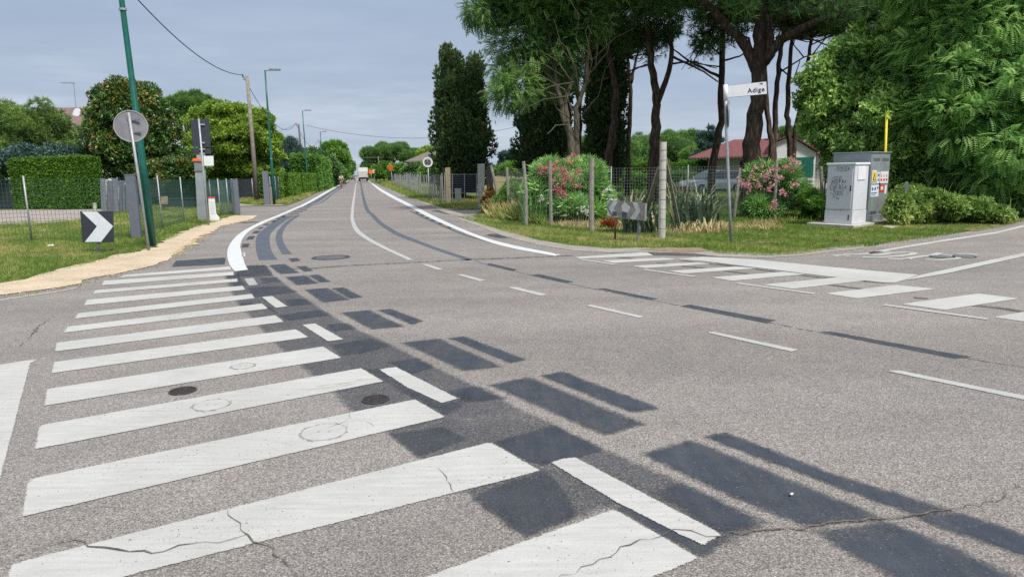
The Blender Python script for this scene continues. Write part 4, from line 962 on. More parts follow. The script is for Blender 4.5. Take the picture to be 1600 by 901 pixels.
def cable(label, a, b, sag, r=0.014, mid=None):
    a, b = np.array(a), np.array(b); pts = []
    for i in range(21):
        s = i / 20; pts.append(a + (b - a) * s - np.array([0, 0, sag * 4 * s * (1 - s)]))
    tag(MB().tube(pts, r, 6).build('overhead_cable', M['wire'], None), label, 'cable', 'overhead cables')
cable('overhead cable running from the top left of the picture to the pale wooden pole', V(150, -75, 26), A1, 0.9, 0.022)
cable('sagging cable between the pale wooden pole and the dark pole', A1, A2, 1.8, 0.02)
cable('short cable from the dark pole down to the far pole', A2, A3, 1.6, 0.022)
cable('long thin cable crossing the sky from the dark pole to the feathery tree', V(478, 196, 84), V(812, 197, 80), 1.4, 0.022)
cable('thin cable passing left from the dark pole behind the trees', A2, V(425, 204, 100), 0.3, 0.018)

# ---- small chevron sign
b = gp(153, 394); t = thing('chevron_sign', 'square black and white chevron sign on the grass near the round sign', 'road sign', b)
MB().tube([b - [0, 0, .1], U(151, 335, b)], 0.03, 10).build('pole', M['galv'], t, smooth=True)
pl = panel('sign_plate', [(125, 330), (177, 330), (178.5, 378.5), (129, 379)], b, M['sign_black'], t, 0.02, 0.06)
panel('chevron', [(127.5, 330.6), (151.5, 330.6), (176.8, 353.5), (158, 377.6), (132.5, 378), (151.5, 353.5)], b, M['sign_white'], pl, 0.004, 0.064)

# ---- rectangular sign from behind, meter column, small cabinet
b = gp(326, 353); t = thing('road_sign', 'tall dark rectangular sign seen from behind on a thin grey pole by the meter column', 'road sign', b)
MB().tube([b - [0, 0, .1], U(320, 290, b), U(310.5, 186, b)], 0.033, 10).build('pole', M['galv'], t, smooth=True)
panel('sign_plate', [(297.5, 187), (327, 186), (329.5, 230), (301, 229.5)], b, M['sign_back'], t, 0.02, -0.05)
panel('sign_plate', [(301, 231), (329.5, 231.5), (330, 241), (302.5, 240.5)], b, M['sign_back'], t, 0.02, -0.05)
for y in (193.5, 222, 232, 239): panel('clamp', [(312, y), (320, y), (320, y + 2.2), (312, y + 2.2)], b, M['galv'], t, 0.03, 0.0)
b2 = ground_under(312, 28.5); t = thing('meter_column', 'grey metal column with an orange hood behind the dark rectangular sign', 'utility cabinet', b2)
def upbox(name, px, base, mat, parent, depth, fwd=0.0): return panel(name, px, base, mat, parent, depth, fwd)
upbox('cabinet', [(304.5, 267), (321, 267), (325, 343), (309, 344)], b2, M['cab_steel'], t, 0.35)
upbox('meter_box', [(303, 252), (315, 252), (316, 267), (304, 267)], b2, M['galv_dark'], t, 0.25, 0.05)
upbox('hood', [(301, 247.5), (314, 248), (314.5, 252), (301, 251.5)], b2, M['orange'], t, 0.3, 0.10)
upbox('panel', [(307, 242), (321, 242), (321.5, 256), (307.5, 252)], b2, M['galv'], t, 0.1, -0.1)
upbox('panel', [(318, 244), (333.5, 243.5), (334, 259), (319, 259)], b2, M['paper'], t, 0.06, -0.05)
b3 = gp(335, 346); t = thing('utility_cabinet', 'small white cabinet with a red rimmed top beside the thin sign pole', 'utility cabinet', b3)
panel('cabinet', [(325.5, 310), (335.5, 310), (338, 334), (343, 340), (343, 346), (328, 346)], b3, M['white_plastic'], t, 0.3)
panel('lid', [(325, 308), (336, 308), (336.3, 310), (325.3, 310)], b3, M['sig_red'], t, 0.3, 0.01)
panel('door', [(327.3, 314), (334.8, 314), (336.5, 334), (328.8, 334)], b3, M['cab_white'], t, 0.005, 0.006)

# ---- left fence: green wire mesh on posts
def mesh_fence(label, posts, tops, mat_wire, post_fn, dv=0.10, dh=0.10, r=0.0022, group=None, nets=(), z0=0.03):
    """posts: ground points, tops: heights; wires run between"""
    t = thing('wire_fence', label, 'fence', posts[0], group)
    for i, p in enumerate(posts): post_fn(i, np.array(p), t)
    mb = MB()
    for i in range(len(posts) - 1):
        a, b = np.array(posts[i]), np.array(posts[i + 1]); ha, hb = tops[i], tops[i + 1]; ln = np.linalg.norm(b - a)
        nh = max(2, int(max(ha, hb) / dh))
        for k in range(nh + 1):
            f = k / nh; mb.bar(a + [0, 0, z0 + (ha - z0) * f], b + [0, 0, z0 + (hb - z0) * f], 2 * r)
        nv = int(ln / dv)
        for k in range(1, nv):
            f = k / nv; p = a + (b - a) * f; mb.bar(p + [0, 0, z0], p + [0, 0, ha + (hb - ha) * f], 2 * r)
    mb.build('wire_mesh', mat_wire, t, fix=False)
    return t
def pxpost(xb, yb, yt=None, xt=None):
    b = gp(xb, yb); return b, (U(xt if xt is not None else xb, yt, b)[2] if yt is not None else 1.6)
pp = [pxpost(-95, 392, 275), pxpost(50, 378, 277, 44), pxpost(214, 372, 274, 206), pxpost(254, 358, 276, 251), pxpost(288, 347, 278, 284), pxpost(370, 334, 281, 367)]
def lpost(i, p, t):
    h = pp[i][1]
    if i in (2, 5):
        m = MB().box(p + [0, 0, h / 2], 0.24 if i == 2 else 0.3, 0.2, h, ax=(1, 0.3, 0))
        m.box(p + [0, 0, h + .015], 0.26 if i == 2 else 0.32, 0.22, 0.03, ax=(1, 0.3, 0)); o = m.build('pillar', M['grey_paint'], t, bevel=0.012)
    else: MB().tube([p - [0, 0, .1], p + [0, 0, h + .04]], 0.024, 8).build('post', M['galv'], t, smooth=True)
mesh_fence('green wire mesh fence along the left lawn with two square grey pillars', [p[0] for p in pp], [p[1] * .96 for p in pp], M['net_green'], lpost, 0.09, 0.11, 0.0028)
# green net fence behind, running back to the pillar
def net_fence(label, px, ytop, mat, postmat, th=0.01, group=None, zb=0.05):
    bs = [gp(*p) for p in px]; t = thing('net_fence', label, 'fence', bs[0], group)
    for i, b in enumerate(bs):
        h = U(px[i][0], ytop[i], b)[2]
        MB().tube([b - [0, 0, .1], b + [0, 0, h + .05]], 0.028, 8).build('post', postmat, t, smooth=True)
        if i:
            a = bs[i - 1]; ha = U(px[i - 1][0], ytop[i - 1], a)[2]; n = unit(np.cross(b - a, [0, 0, 1]))
            MB().prism([a + [0, 0, zb], b + [0, 0, zb], b + [0, 0, h], a + [0, 0, ha]], n * th).build('net', mat, t)
    return t
net_fence('dark green net fence behind the lawn left of the meter column', [(212, 322), (252, 320), (290, 319), (330, 318), (366, 316)], [281, 281, 281, 281, 281], M['shade_net'], M['galv'])
net_fence('pale green net stretched beside the small white cabinet', [(345, 338), (358, 336), (366, 333)], [281, 281, 281], M['shade_clear'], M['galv'])
net_fence('dark blue net fence left of the big clipped hedge', [(-120, 328), (-40, 327), (26, 326)], [281, 281, 281], M['shade_dark'], M['galv'])
net_fence('black net fence between the grey pillar and the wooden pole', [(372, 312), (396, 311.5), (412, 311)], [280, 279.5, 279], M['shade_dark'], M['galv'])
net_fence('short green net fence in front of the clipped hedges at the concrete post', [(414, 318), (424, 317), (432, 315.5), (437, 314)], [277, 277, 277, 277], M['shade_net'], M['galv'])
b = gp(418, 320.5); o = MB().box(b + [0, 0, .95], .3, .25, 1.9, ax=(1, .2, 0)).build('concrete_post', M['grey_paint'], None, bevel=.01); tag(o, 'grey concrete post beside the second lamp post', 'post')
b = gp(424.5, 320); o = MB().box(b + [0, 0, .5], .16, .16, 1.0, ax=(1, .2, 0)).build('concrete_post', M['concrete'], None, bevel=.01); tag(o, 'short stub post right of the grey concrete post', 'post')
# grey metal gate
gb = gp(180, 333); t = thing('metal_gate', 'grey sheet metal gate with two pillars behind the left fence', 'gate', gb)
for q in ([(156, 279), (165, 278.5), (167, 333), (159, 333.5)], [(175.5, 279), (184, 278.5), (186, 331), (178, 331.5)]):
    panel('pillar', q, gp(170, 333), M['grey_paint'], t, .3)
panel('gate_panel', [(184.5, 282), (206, 282), (207, 330), (186.5, 330)], gp(195, 331), M['grey_paint'], t, .06)
panel('gate_panel', [(166, 282), (176, 282), (178, 331), (167, 331)], gp(175, 332), M['grey_paint'], t, .06)
for x in (190, 195, 200): panel('slat', [(x, 283), (x + .8, 283), (x + 1.6, 329), (x + .8, 329)], gp(195, 331), M['sign_back'], t, .02, .02)
panel('gate_lock', [(195, 285), (198, 285), (198, 288.5), (195, 288.5)], gp(195, 331), M['paper'], t, .01, .035)
b = gp(150, 345); tag(MB().tube([b, U(148, 317, b)], .07, 8).build('bollard', M['concrete_light'], None), 'short pale bollard behind the chevron sign', 'bollard')
b = gp(256, 327); tag(panel('notice_board', [(251, 307), (262, 306.5), (262.5, 319), (251.5, 319)], b, M['concrete_warm'], None, .04), 'small brown board on the green net fence behind the lamp post', 'board')
b = gp(281, 325); t = thing('planter_box', 'dark green bin lying on the grass before the green net fence', 'box', b)
MB().box(b + [0, 0, .25], 1.6, .6, .45, ax=(1, .1, 0)).build('tub', M['shade_dark'], t, bevel=.03)
MB().box(b + [0, 0, .5], 1.66, .66, .05, ax=(1, .1, 0)).build('lid', M['shade_net'], t, bevel=.01)

# ------------------------------------------------------------------ right: concrete post fence at the corner
rp = [(776, 333, 258, 767), (795, 340, 261, 792), (822, 352, 252, 818), (861, 353, 251, 859.5), (924.5, 363, 247, 925)]
rpos = [gp(a, b) for a, b, _, _ in rp]; rh = [U(x, y, p)[2] for (a, b_, y, x), p in zip(rp, rpos)]
def rpost(i, p, t):
    r = 0.052 if i < 4 else 0.068
    MB().tube([p - [0, 0, .1], p + [0, 0, rh[i] * .5] + np.array([random.Random(i).uniform(-.02, .02), 0, 0]), U(rp[i][3], rp[i][2], p)], [r * 1.05, r, r * .96], 8).build('post', M['concrete'], t)
mesh_fence('fence of round concrete posts and thin wire in front of the large oleander', rpos, [h * .9 for h in rh], M['net_grey'], rpost, 0.15, 0.14, 0.0016)
b = gp(1034, 374.5); t = thing('fence_post', 'thick round concrete corner post with two leaning braces beside the yucca', 'post', b)
MB().tube([b - [0, 0, .1], U(1035, 300, b), U(1036.5, 222, b)], [.085, .082, .078], 12).build('post', M['concrete_light'], t)
for k in range(9):
    p = b + (U(1036.5, 222, b) - b) * (.12 + k * .1); MB().tube([p - [0, 0, .006], p + [0, 0, .006]], .087, 12).build('wire_tie', M['concrete'], t)
q0 = U(1039, 246, b) + n_ * 0; q1 = gp(1066, 361) + np.array([0, .2, 0]); MB().bar(q1, q0, .07).build('brace', M['concrete'], t)
q1 = V(1005, 330, 18.2); MB().bar(np.array([q1[0], q1[1], 0.3]), U(1031, 262, b) + [0, .06, 0], .08).build('brace', M['concrete'], t)
pr = [b, gp(1146, 345), gp(1210, 346), gp(1286, 345)]
def rpost2(i, p, t):
    if i == 0: return
    tp_ = {1: (1156, 262), 2: (1213.5, 250), 3: (1283, 260)}[i]
    MB().tube([p - [0, 0, .1], U(*tp_, p)], [.05, .047], 8).build('post', M['concrete'], t)
mesh_fence('thin wire fence with leaning slim posts around the pink oleander bush', pr, [1.7, 1.5, 1.65, 1.5], M['net_green'], rpost2, .12, .13, .0016)
# welded mesh farther in, behind the oleander
bs = [V(955, 270, 27), V(1075, 270, 27), V(1290, 270, 27)]; bs = [np.array([p[0], p[1], 0]) for p in bs]
def rpost3(i, p, t): MB().tube([p, p + [0, 0, 1.75]], .03, 8).build('post', M['galv_dark'], t, smooth=True)
mesh_fence('welded wire mesh fence standing in the shade under the pines', bs, [1.68] * 3, M['net_grey'], rpost3, .1, .12, .0026)

# worn chevron board on rusty posts
b = gp(975, 380); t = thing('chevron_sign', 'long faded chevron board on two rusty posts in front of the fence', 'road sign', b)
pl = panel('sign_plate', [(948, 312.5), (1011.5, 317.5), (1010, 345.5), (948.5, 338)], b, M['sign_faded_black'], t, .02, .05)
for q in ([(948.3, 314), (953, 313.2), (948.6, 322)], [(958, 313.4), (966, 314), (959, 326), (966, 339.4), (959, 338.6), (951, 325.5)], [(976, 314.8), (985, 324), (980, 334), (972, 332), (971, 322)],
          [(988, 315.8), (996, 316.5), (1001, 329), (992, 343), (984, 342), (993, 328.5)], [(948.6, 326), (955, 338), (948.8, 337.2)], [(1008, 318), (1010.8, 318), (1009.4, 344.8), (1007, 344.4)]):
    panel('chevron', q, b, M['sign_dirty'], pl, .004, .054)
for q in ([(957, 330), (963, 331), (964, 338), (957, 337)], [(972, 330), (980, 332), (979, 340), (972, 339)]): panel('scrape', q, b, M['sign_back'], pl, .003, .0565)
for x, y in ((961, 378), (997, 379)):
    p = gp(x, y); MB().bar(p - [0, 0, .1], U(x + .5, 320, p), .04).build('post', M['rust'] if x < 970 else M['galv_dark'], t)

# street name sign
b = gp(1143, 380); t = thing('street_name_sign', 'white street name sign reading via Adige on a leaning grey pole', 'street sign', b)
top = U(1133.5, 135, b); MB().tube([b - [0, 0, .1], U(1139, 300, b), U(1134.5, 190, b), top], .032, 12).build('pole', M['galv'], t, smooth=True)
MB().tube([U(1134.2, 156.5, b), top + [0, 0, .03]], .046, 12).build('sleeve', M['white_plastic'], t, smooth=True)
A, B_, C_, D_ = U(1136.5, 134.5, b), U(1197, 127.8, b), U(1198, 146.8, b), U(1136.5, 152.5, b)
ex = unit(B_ - A); nn = unit(np.cross(ex, [0, 0, 1])); tilt = np.array([0.0, 0.0, 0.0])
plate = MB().prism([A, B_, C_, D_], -nn * -.012).build('sign_plate', M['white_plastic'], t)
fm = MB()
for p, q in ((A, B_), (D_, C_), (B_, C_)): fm.bar(p - nn * -.0 + [0, 0, 0], q, .012)
fm.build('rim', M['galv_dark'], plate)
def text(s, size, origin, xdir, ydir, mat, parent, name='lettering', bold=0.0, depth=.0015, space=1.0):
    cu = bpy.data.curves.new(name, 'FONT'); cu.body = s; cu.size = size; cu.extrude = depth; cu.offset = bold; cu.space_character = space; cu.resolution_u = 3
    o = bpy.data.objects.new(name, cu); COL.objects.link(o)
    dg = bpy.context.evaluated_depsgraph_get(); me = bpy.data.meshes.new_from_object(o.evaluated_get(dg))
    COL.objects.unlink(o); bpy.data.objects.remove(o)
    x = unit(xdir); z = unit(np.cross(x, unit(ydir))); y = np.cross(z, x); off = rootloc(parent)
    co = np.array([v.co for v in me.vertices]); W = np.array(origin) - off + co[:, :1] * x + co[:, 1:2] * y + co[:, 2:] * z
    me.vertices.foreach_set('co', W.astype(np.float32).ravel()); me.update(); me.materials.clear(); me.materials.append(mat)
    o = bpy.data.objects.new(name, me); link(o, parent); return o
toward = -unit([b[0], b[1], 0])
uy = unit(A - D_)
k = np.linalg.norm(B_ - A) / 61.5
org = D_ + ex * (32.5 * k) + uy * (3.6 * k) + toward * .014
text('Adige', 10.6 * k, org, ex, uy, M['ink'], plate, bold=.0022, space=1.12)
text('via', 4.6 * k, D_ + ex * (51.5 * k) + uy * (15.2 * k) + toward * .014, ex, uy, M['ink'], plate, bold=.001)
c = U(1136.5, 178, b) + [0.03, .05, 0]
nd = unit([1, -.28, 0.0])
MB().disc(c, nd, .27, .015, 36).build('side_plate', M['sign_back'], t)
MB().disc(c - nd * .008, nd, .275, .03, 36, .258).build('rim', M['galv_dark'], t)

# ---- cabinets on their slab
ZS = 0.10
def Gz(x, y, z): return G(x, y, z)
zs = ZS
wl_, wc, wr = Gz(1287.5, 348, zs), Gz(1330.8, 350.3, zs), Gz(1340.5, 347.4, zs)
ux = unit(wl_ - wc); uy_ = np.array([-ux[1], ux[0], 0]); uy_ = uy_ if np.dot(uy_, wr - wc) > 0 else -uy_
WL, WD = np.linalg.norm(wl_ - wc), max(.42, np.dot(wr - wc, uy_)); hW = U(1336, 254, wc)[2] - zs
def cabbox(mb, c0, ux, uy, a0, a1, b0, b1, z0, z1):
    P = [c0 + ux * a + uy * b for a, b in ((a0, b0), (a1, b0), (a1, b1), (a0, b1))]
    mb.hexa([np.array([p[0], p[1], z0]) for p in P], [np.array([p[0], p[1], z1]) for p in P]); return mb
t = thing('junction_cabinet', 'white street cabinet covered in black graffiti in front of the tall grey cabinet', 'utility cabinet', wc)
cabbox(MB(), wc, ux, uy_, 0, WL, 0, WD, zs, zs + hW * .22).build('plinth', M['cab_white'], t, bevel=.01)
cabbox(MB(), wc, ux, uy_, .008, WL - .008, .008, WD - .008, zs + hW * .225, zs + hW - .055).build('body', M['cab_white'], t, bevel=.012)
cabbox(MB(), wc, ux, uy_, -.02, WL + .02, -.02, WD + .02, zs + hW - .06, zs + hW).build('lid', M['white_plastic'], t, bevel=.015)
dr = cabbox(MB(), wc, ux, uy_, .06, WL - .03, -.004, .01, zs + hW * .25, zs + hW * .93).build('door', M['cab_white'], t, bevel=.004)
cabbox(MB(), wc, ux, uy_, .075, .10, -.022, -.004, zs + hW * .54, zs + hW * .63).build('handle', M['cab_dark'], dr)
cabbox(MB(), wc, ux, uy_, .09, .12, -.006, .01, zs + hW * .06, zs + hW * .15).build('vent', M['cab_dark'], t)
cabbox(MB(), wc, ux, uy_, -.012, .01, WD * .2, WD * .75, zs + hW * .72, zs + hW * .93).build('hinge_cover', M['white_plastic'], t, bevel=.004)
def scrawl(name, lines, c0, udir, h0, parent, mat, r=.006, fwd=None):
    mb = MB()
    for ln in lines:
        P = [c0 + udir * a + np.array([0, 0, 1.0]) * z + fwd * .007 for a, z in ln]
        for i in range(len(P) - 1): mb.bar(P[i], P[i + 1], r, r * .5)
    return mb.build(name, mat, parent, fix=False)
rg = random.Random(11)
def glyphs(x0, x1, z, h, n, seed):
    rr = random.Random(seed); out = []; step = (x1 - x0) / n
    for i in range(n):
        xx = x0 + step * i; kind = rr.choice('OSCZARL')
        if kind == 'O': out.append([(xx + step * .4 + step * .35 * cos(a), z + h * .5 + h * .45 * sin(a)) for a in [j * pi / 4 for j in range(9)]])
        elif kind == 'S': out.append([(xx + step * .8, z + h), (xx + .1 * step, z + h * .8), (xx + step * .8, z + h * .4), (xx, z)])
        elif kind == 'C': out.append([(xx + step * .8, z + h * .9), (xx + .2 * step, z + h * .8), (xx, z + h * .4), (xx + step * .3, z), (xx + step * .8, z + h * .1)])
        elif kind == 'Z': out.append([(xx, z + h), (xx + step * .8, z + h * .9), (xx, z + h * .1), (xx + step * .9, z)])
        elif kind == 'A': out.append([(xx, z), (xx + step * .4, z + h), (xx + step * .8, z)]); out.append([(xx + step * .1, z + h * .4), (xx + step * .8, z + h * .45)])
        elif kind == 'R': out.append([(xx, z), (xx + .05 * step, z + h), (xx + step * .7, z + h * .75), (xx + step * .1, z + h * .5), (xx + step * .8, z)])
        else: out.append([(xx, z + h), (xx + .1 * step, z), (xx + step * .8, z + h * .1)])
    return out
# measured from the left edge of the front; letters as sprayed
fr = wl_; du = -ux
tagl = []
def wr_(s, x, z, h, w):
    S = {'T': [[(0, 1), (.9, 1)], [(.45, 1), (.4, 0)]], 'O': [[(.5 + .45 * cos(a), .5 + .5 * sin(a)) for a in [j * pi / 4 for j in range(9)]]], 'S': [[(.9, .95), (.2, .9), (.1, .6), (.8, .4), (.7, .05), (0, .05)]], 'G': [[(.9, .85), (.4, 1), (0, .5), (.3, 0), (.9, .1), (.9, .5), (.5, .5)]],
         'E': [[(.9, 1), (.1, 1), (0, 0), (.9, 0)], [(.05, .5), (.7, .5)]], 'C': [[(.9, .9), (.3, 1), (0, .5), (.3, 0), (.9, .1)]], 'P': [[(0, 0), (.1, 1), (.8, .8), (.1, .5)]], 'Z': [[(0, 1), (.9, 1), (0, 0), (.9, 0)]], 'A': [[(0, 0), (.45, 1), (.9, 0)], [(.15, .4), (.8, .4)]],
         'U': [[(0, 1), (.1, .1), (.6, 0), (.8, 1)]], 'F': [[(.9, 1), (.1, 1), (0, 0)], [(.05, .5), (.7, .55)]], '-': [[(0, .5), (.9, .6)]], '*': [[(.2, .2), (.8, .8)], [(.2, .8), (.8, .2)]], 'D': [[(0, 0), (.1, 1), (.8, .7), (.7, .2), (0, 0)]], '8': [[(.5, .5), (.9, .8), (.4, 1), (.1, .8), (.9, .2), (.4, 0), (0, .25), (.5, .5)]]}
    for i, ch in enumerate(s):
        for ln in S.get(ch, []): tagl.append([(x + (i + a * .85) * w, z + b * h + i * .004) for a, b in ln])
wr_('-TOSG*', WL * .27, hW * .855, .12, .072); wr_('-CEO', WL * .17, hW * .72, .09, .075); wr_('AOZPA*', WL * .19, hW * .655, .10, .072); wr_('CUFAS*', WL * .16, hW * .55, .14, .078); wr_('-ZOOS', WL * .17, hW * .46, .12, .075)
tagl.append([(WL * .25, hW * .44), (WL * .5, hW * .425), (WL * .42, hW * .41)])
scrawl('graffiti', tagl, fr + [0, 0, 0.0], du, 0, t, M['ink'], .009, -uy_)

bl_, bc, br = Gz(1320, 348, zs), Gz(1355, 345.9, zs), Gz(1384, 342.3, zs)
vx = unit(br - bc); vy = np.array([-vx[1], vx[0], 0]); vy = vy if np.dot(vy, ux) > 0 else -vy
BW = np.linalg.norm(br - bc); top_z = U(1360, 237, bc)[2]
lw = abs(np.dot(U(1311, 237, bc + vy * 1.0) - bc, vy)); BD = 1.05
t = thing('gas_cabinet', 'tall grey zinc cabinet with warning stickers beside the white graffiti cabinet', 'utility cabinet', bc)
cabbox(MB(), bc, vx, vy, 0, BW, 0, BD, zs, top_z - .03).build('body', M['cab_steel'], t, bevel=.006)
cabbox(MB(), bc, vx, vy, -.03, BW + .04, -.03, BD + .03, top_z - .028, top_z).build('roof', M['galv'], t, bevel=.005)
for a0, a1 in ((.03, BW * .49), (BW * .505, BW - .03)):
    d_ = cabbox(MB(), bc, vx, vy, a0, a1, -.008, .006, zs + .12, top_z - .10).build('door', M['cab_steel'], t, bevel=.003)
    for k in range(4): cabbox(MB(), bc, vx, vy, a0 + .06, a1 - .06, -.018, -.008, top_z - .17 - k * .022, top_z - .178 - k * .022).build('louvre', M['galv_dark'], d_)
    for k in range(4): cabbox(MB(), bc, vx, vy, a0 + .06, a1 - .06, -.018, -.008, zs + .2 + k * .022, zs + .208 + k * .022).build('louvre', M['galv_dark'], d_)
cabbox(MB(), bc, vx, vy, BW * .47, BW * .49, -.04, -.008, top_z - 1.02, top_z - .85).build('handle', M['cab_dark'], t)
def stick(px0, px1, name, mat, f=.010):  # fractions of the width and heights below the roof
    (a0, z0), (a1, z1) = px0, px1
    return cabbox(MB(), bc, vx, vy, BW * a0, BW * a1, -.008 - f, -.008, top_z - z1, top_z - z0).build(name, M[mat], t)
stick((.06, .50), (.30, .86), 'sticker', 'paper'); stick((.08, .53), (.28, .80), 'sticker', 'sig_yellow', .012); stick((.08, .81), (.28, .83), 'sticker', 'ink', .012)
tri = [bc + vx * BW * a - vy * .022 + np.array([0, 0, top_z - z - bc[2]]) for a, z in ((.10, .77), (.26, .77), (.18, .57))]
MB().prism(tri, -vy * .002).build('warning_triangle', M['ink'], t)
tri = [bc + vx * BW * a - vy * .026 + np.array([0, 0, top_z - z - bc[2]]) for a, z in ((.135, .755), (.225, .755), (.18, .63))]
MB().prism(tri, -vy * .002).build('warning_triangle', M['sig_yellow'], t)
def cdisc(a, z, r, mat, f=.014, name='symbol'): MB().disc(bc + vx * BW * a - vy * (.008 + f) + np.array([0, 0, top_z - z - bc[2]]), -vy, r, .003, 20).build(name, M[mat], t)
stick((.33, .55), (.45, .86), 'sticker', 'paper'); cdisc(.39, .63, .04, 'sig_blue'); cdisc(.39, .76, .035, 'sig_blue')
stick((.49, .54), (.92, .86), 'sticker', 'paper')
for a in (.56, .70, .84):
    cdisc(a, .64, .045, 'sig_red'); cdisc(a, .64, .033, 'paper', .018); stick((a - .045, .73), (a + .045, .80), 'sticker', 'sig_red', .012)
stick((.05, .90), (.46, 1.22), 'sticker', 'paper'); cdisc(.12, 1.0, .045, 'sig_blue'); cdisc(.26, 1.0, .045, 'sig_blue'); cdisc(.39, .97, .035, 'sig_blue'); stick((.07, 1.10), (.36, 1.13), 'sticker', 'sig_blue', .012); stick((.07, 1.16), (.30, 1.18), 'sticker', 'sig_blue', .012)
stick((.49, .90), (.76, 1.10), 'sticker', 'sig_red'); stick((.56, .95), (.68, 1.04), 'sticker', 'paper', .013); stick((.78, .92), (.88, 1.16), 'sticker', 'paper')
# slab
s1 = [wl_ + ux * .35 - uy_ * .25, wc - ux * .22 - uy_ * .3, br + vx * .35 - vy * .28, br + vx * .35 + vy * 1.4, wl_ + ux * .35 + uy_ * 1.4]
s1 = [np.array([p[0], p[1], 0.0]) for p in s1]
o = MB().prism([p + [0, 0, ZS - .003] for p in s1], (0, 0, -ZS)).build('concrete_slab', M['concrete_light'], None, bevel=.01); tag(o, 'pale concrete slab under the two cabinets', 'slab', kind=None)
o = MB().prism([gp(*p) + [0, 0, .04] for p in [(1378, 356), (1398, 350), (1416, 350), (1412, 353.5), (1392, 358)]], (0, 0, -.05)).build('paving_stone', M['concrete_light'], None); tag(o, 'broken pale paving stone in the grass right of the cabinet slab', 'paving stone')
b = V(1383, 300, 23.9); b[2] = 0; t = thing('marker_pole', 'yellow pole with a cap rising behind the grey cabinet', 'pole', b)
MB().tube([b, U(1385.5, 178, b)], .037, 10).build('pole', M['yellow'], t, smooth=True); p = U(1385.6, 176, b); MB().tube([p - [0, 0, .06], p + [0, 0, .03]], .052, 10).build('cap', M['yellow'], t)
b = gp(1414, 350.5); t = thing('marker_post', 'thin grey post with a small plate in front of the brambles', 'post', b)
MB().tube([b, U(1416.5, 284, b)], .022, 8).build('post', M['galv_dark'], t, smooth=True); panel('plate', [(1413.5, 285), (1420, 285), (1420, 298), (1413.5, 298)], b, M['galv_dark'], t, .02, .03)

# ------------------------------------------------------------------ middle: pillars, gate, far fence
def pillar(label, px, base, mat, depth=.3, nm='gate_pillar'): return tag(panel(nm, px, base, mat, None, depth), label, 'pillar', 'gate pillars')
pillar('ochre concrete gate pillar left of the dark gate', [(695.5, 262), (703.5, 261.5), (705, 318), (697.5, 319)], gp(700, 319), M['concrete_warm'])
pillar('grey concrete gate pillar right of the dark gate', [(746, 256), (757.5, 255.5), (756, 325), (747, 325.5)], gp(751, 325.5), M['concrete_light'])
pillar('capped pillar behind the grey gate pillar', [(759, 254.5), (770, 254), (771, 310), (761, 311)], gp(765, 311), M['concrete'])
b = gp(717.5, 317.5); t = thing('mail_box_pillar', 'low dark grey block standing before the gate', 'bollard', b)
panel('body', [(710.5, 296), (720.5, 296), (721, 317), (711.5, 317)], b, M['galv_dark'], t, .35); panel('cap', [(710, 295), (721, 295), (721, 296), (710, 296)], b, M['concrete'], t, .37, .01)
gb = gp(725, 315); gb = unit(gb) * np.linalg.norm(gb) + np.array([0, .3, 0]); t = thing('garden_gate', 'low dark gate of thin horizontal bars in front of the cypress', 'gate', (gb[0], gb[1], 0))
for k in range(9): panel('rail', [(704, 272 + k * 3.6), (746, 272 + k * 3.6), (746, 272.9 + k * 3.6), (704, 272.9 + k * 3.6)], gb, M['galv_dark'] if k in (0, 8) else M['sign_back'], t, .02)
panel('net', [(704, 273), (746, 273), (746, 301), (704, 301)], gb + np.array([0, .05, 0]), M['shade_dark'], t, .01)
for x in (706, 725, 744): panel('gate_post', [(x, 271), (x + 1.5, 271), (x + 1.5, 313), (x, 313)], gb, M['galv_dark'], t, .05, .03)
fb = [(692, 319), (676, 313), (658, 306.5), (640, 300), (625, 294.5), (612, 290)]
fpos = [gp(*p) for p in fb]
def fpost(i, p, t): MB().tube([p, p + [0, 0, 1.62]], .045, 6).build('post', M['galv_dark'] if i % 2 else M['concrete'], t)
mesh_fence('far wire fence with close pale stakes along the right verge', fpos, [1.55] * 6, M['net_grey'], fpost, .4, .22, .003)
t = thing('stake_fence', 'row of pale weathered stakes behind the far wire fence', 'fence', fpos[0] + np.array([.5, 0, 0]))
rr = random.Random(4); mb = MB()
for i in range(len(fpos) - 1):
    a, b_ = fpos[i], fpos[i + 1]; nk = int(np.linalg.norm(b_ - a) / .8)
    for k in range(nk):
        p = a + (b_ - a) * k / nk + np.array([.35 + rr.uniform(0, .2), 0, 0]); MB().tube([p, p + [rr.uniform(-.1, .1), 0, rr.uniform(1.35, 1.75)]], .03, 5).build('stake', M['galv'], t)
# orange signs and speed sign
def disc_sign(label, base, c, r, face, th=.03, tilt=(0, 0, 0), pole_top=None, name='road_sign', ring=None, txt=None):
    t = thing(name, label, 'road sign', base)
    MB().tube([base, c + [0, .04, r * .5]], .035, 8).build('pole', M['galv'], t, smooth=True)
    nrm = unit(-np.array([base[0], base[1], 0]) + np.array(tilt))
    MB().disc(c, nrm, r, th, 30).build('sign_plate', face, t)
    if ring: MB().disc(c + nrm * .025, nrm, r * 1.0, .012, 30, r * .74).build('rim', ring, t)
    return t, nrm
b = gp(614.5, 294); disc_sign('orange round sign on a white pole by the far right verge', b, U(610.5, 262, b), .36, M['orange'], tilt=(-60, 0, 0))
b = ground_under(580, 125); disc_sign('small orange sign right of the truck', b, U(579.5, 268.5, b), .40, M['orange'])
b = ground_under(584.5, 128); t = thing('road_sign', 'small white sign plate just right of the small orange sign', 'road sign', b); MB().tube([b, U(584.3, 266, b)], .05, 6).build('pole', M['galv'], t); panel('sign_plate', [(582.6, 265), (586, 265), (586, 270.5), (582.6, 270.5)], b, M['paper'], t, .03, .08)
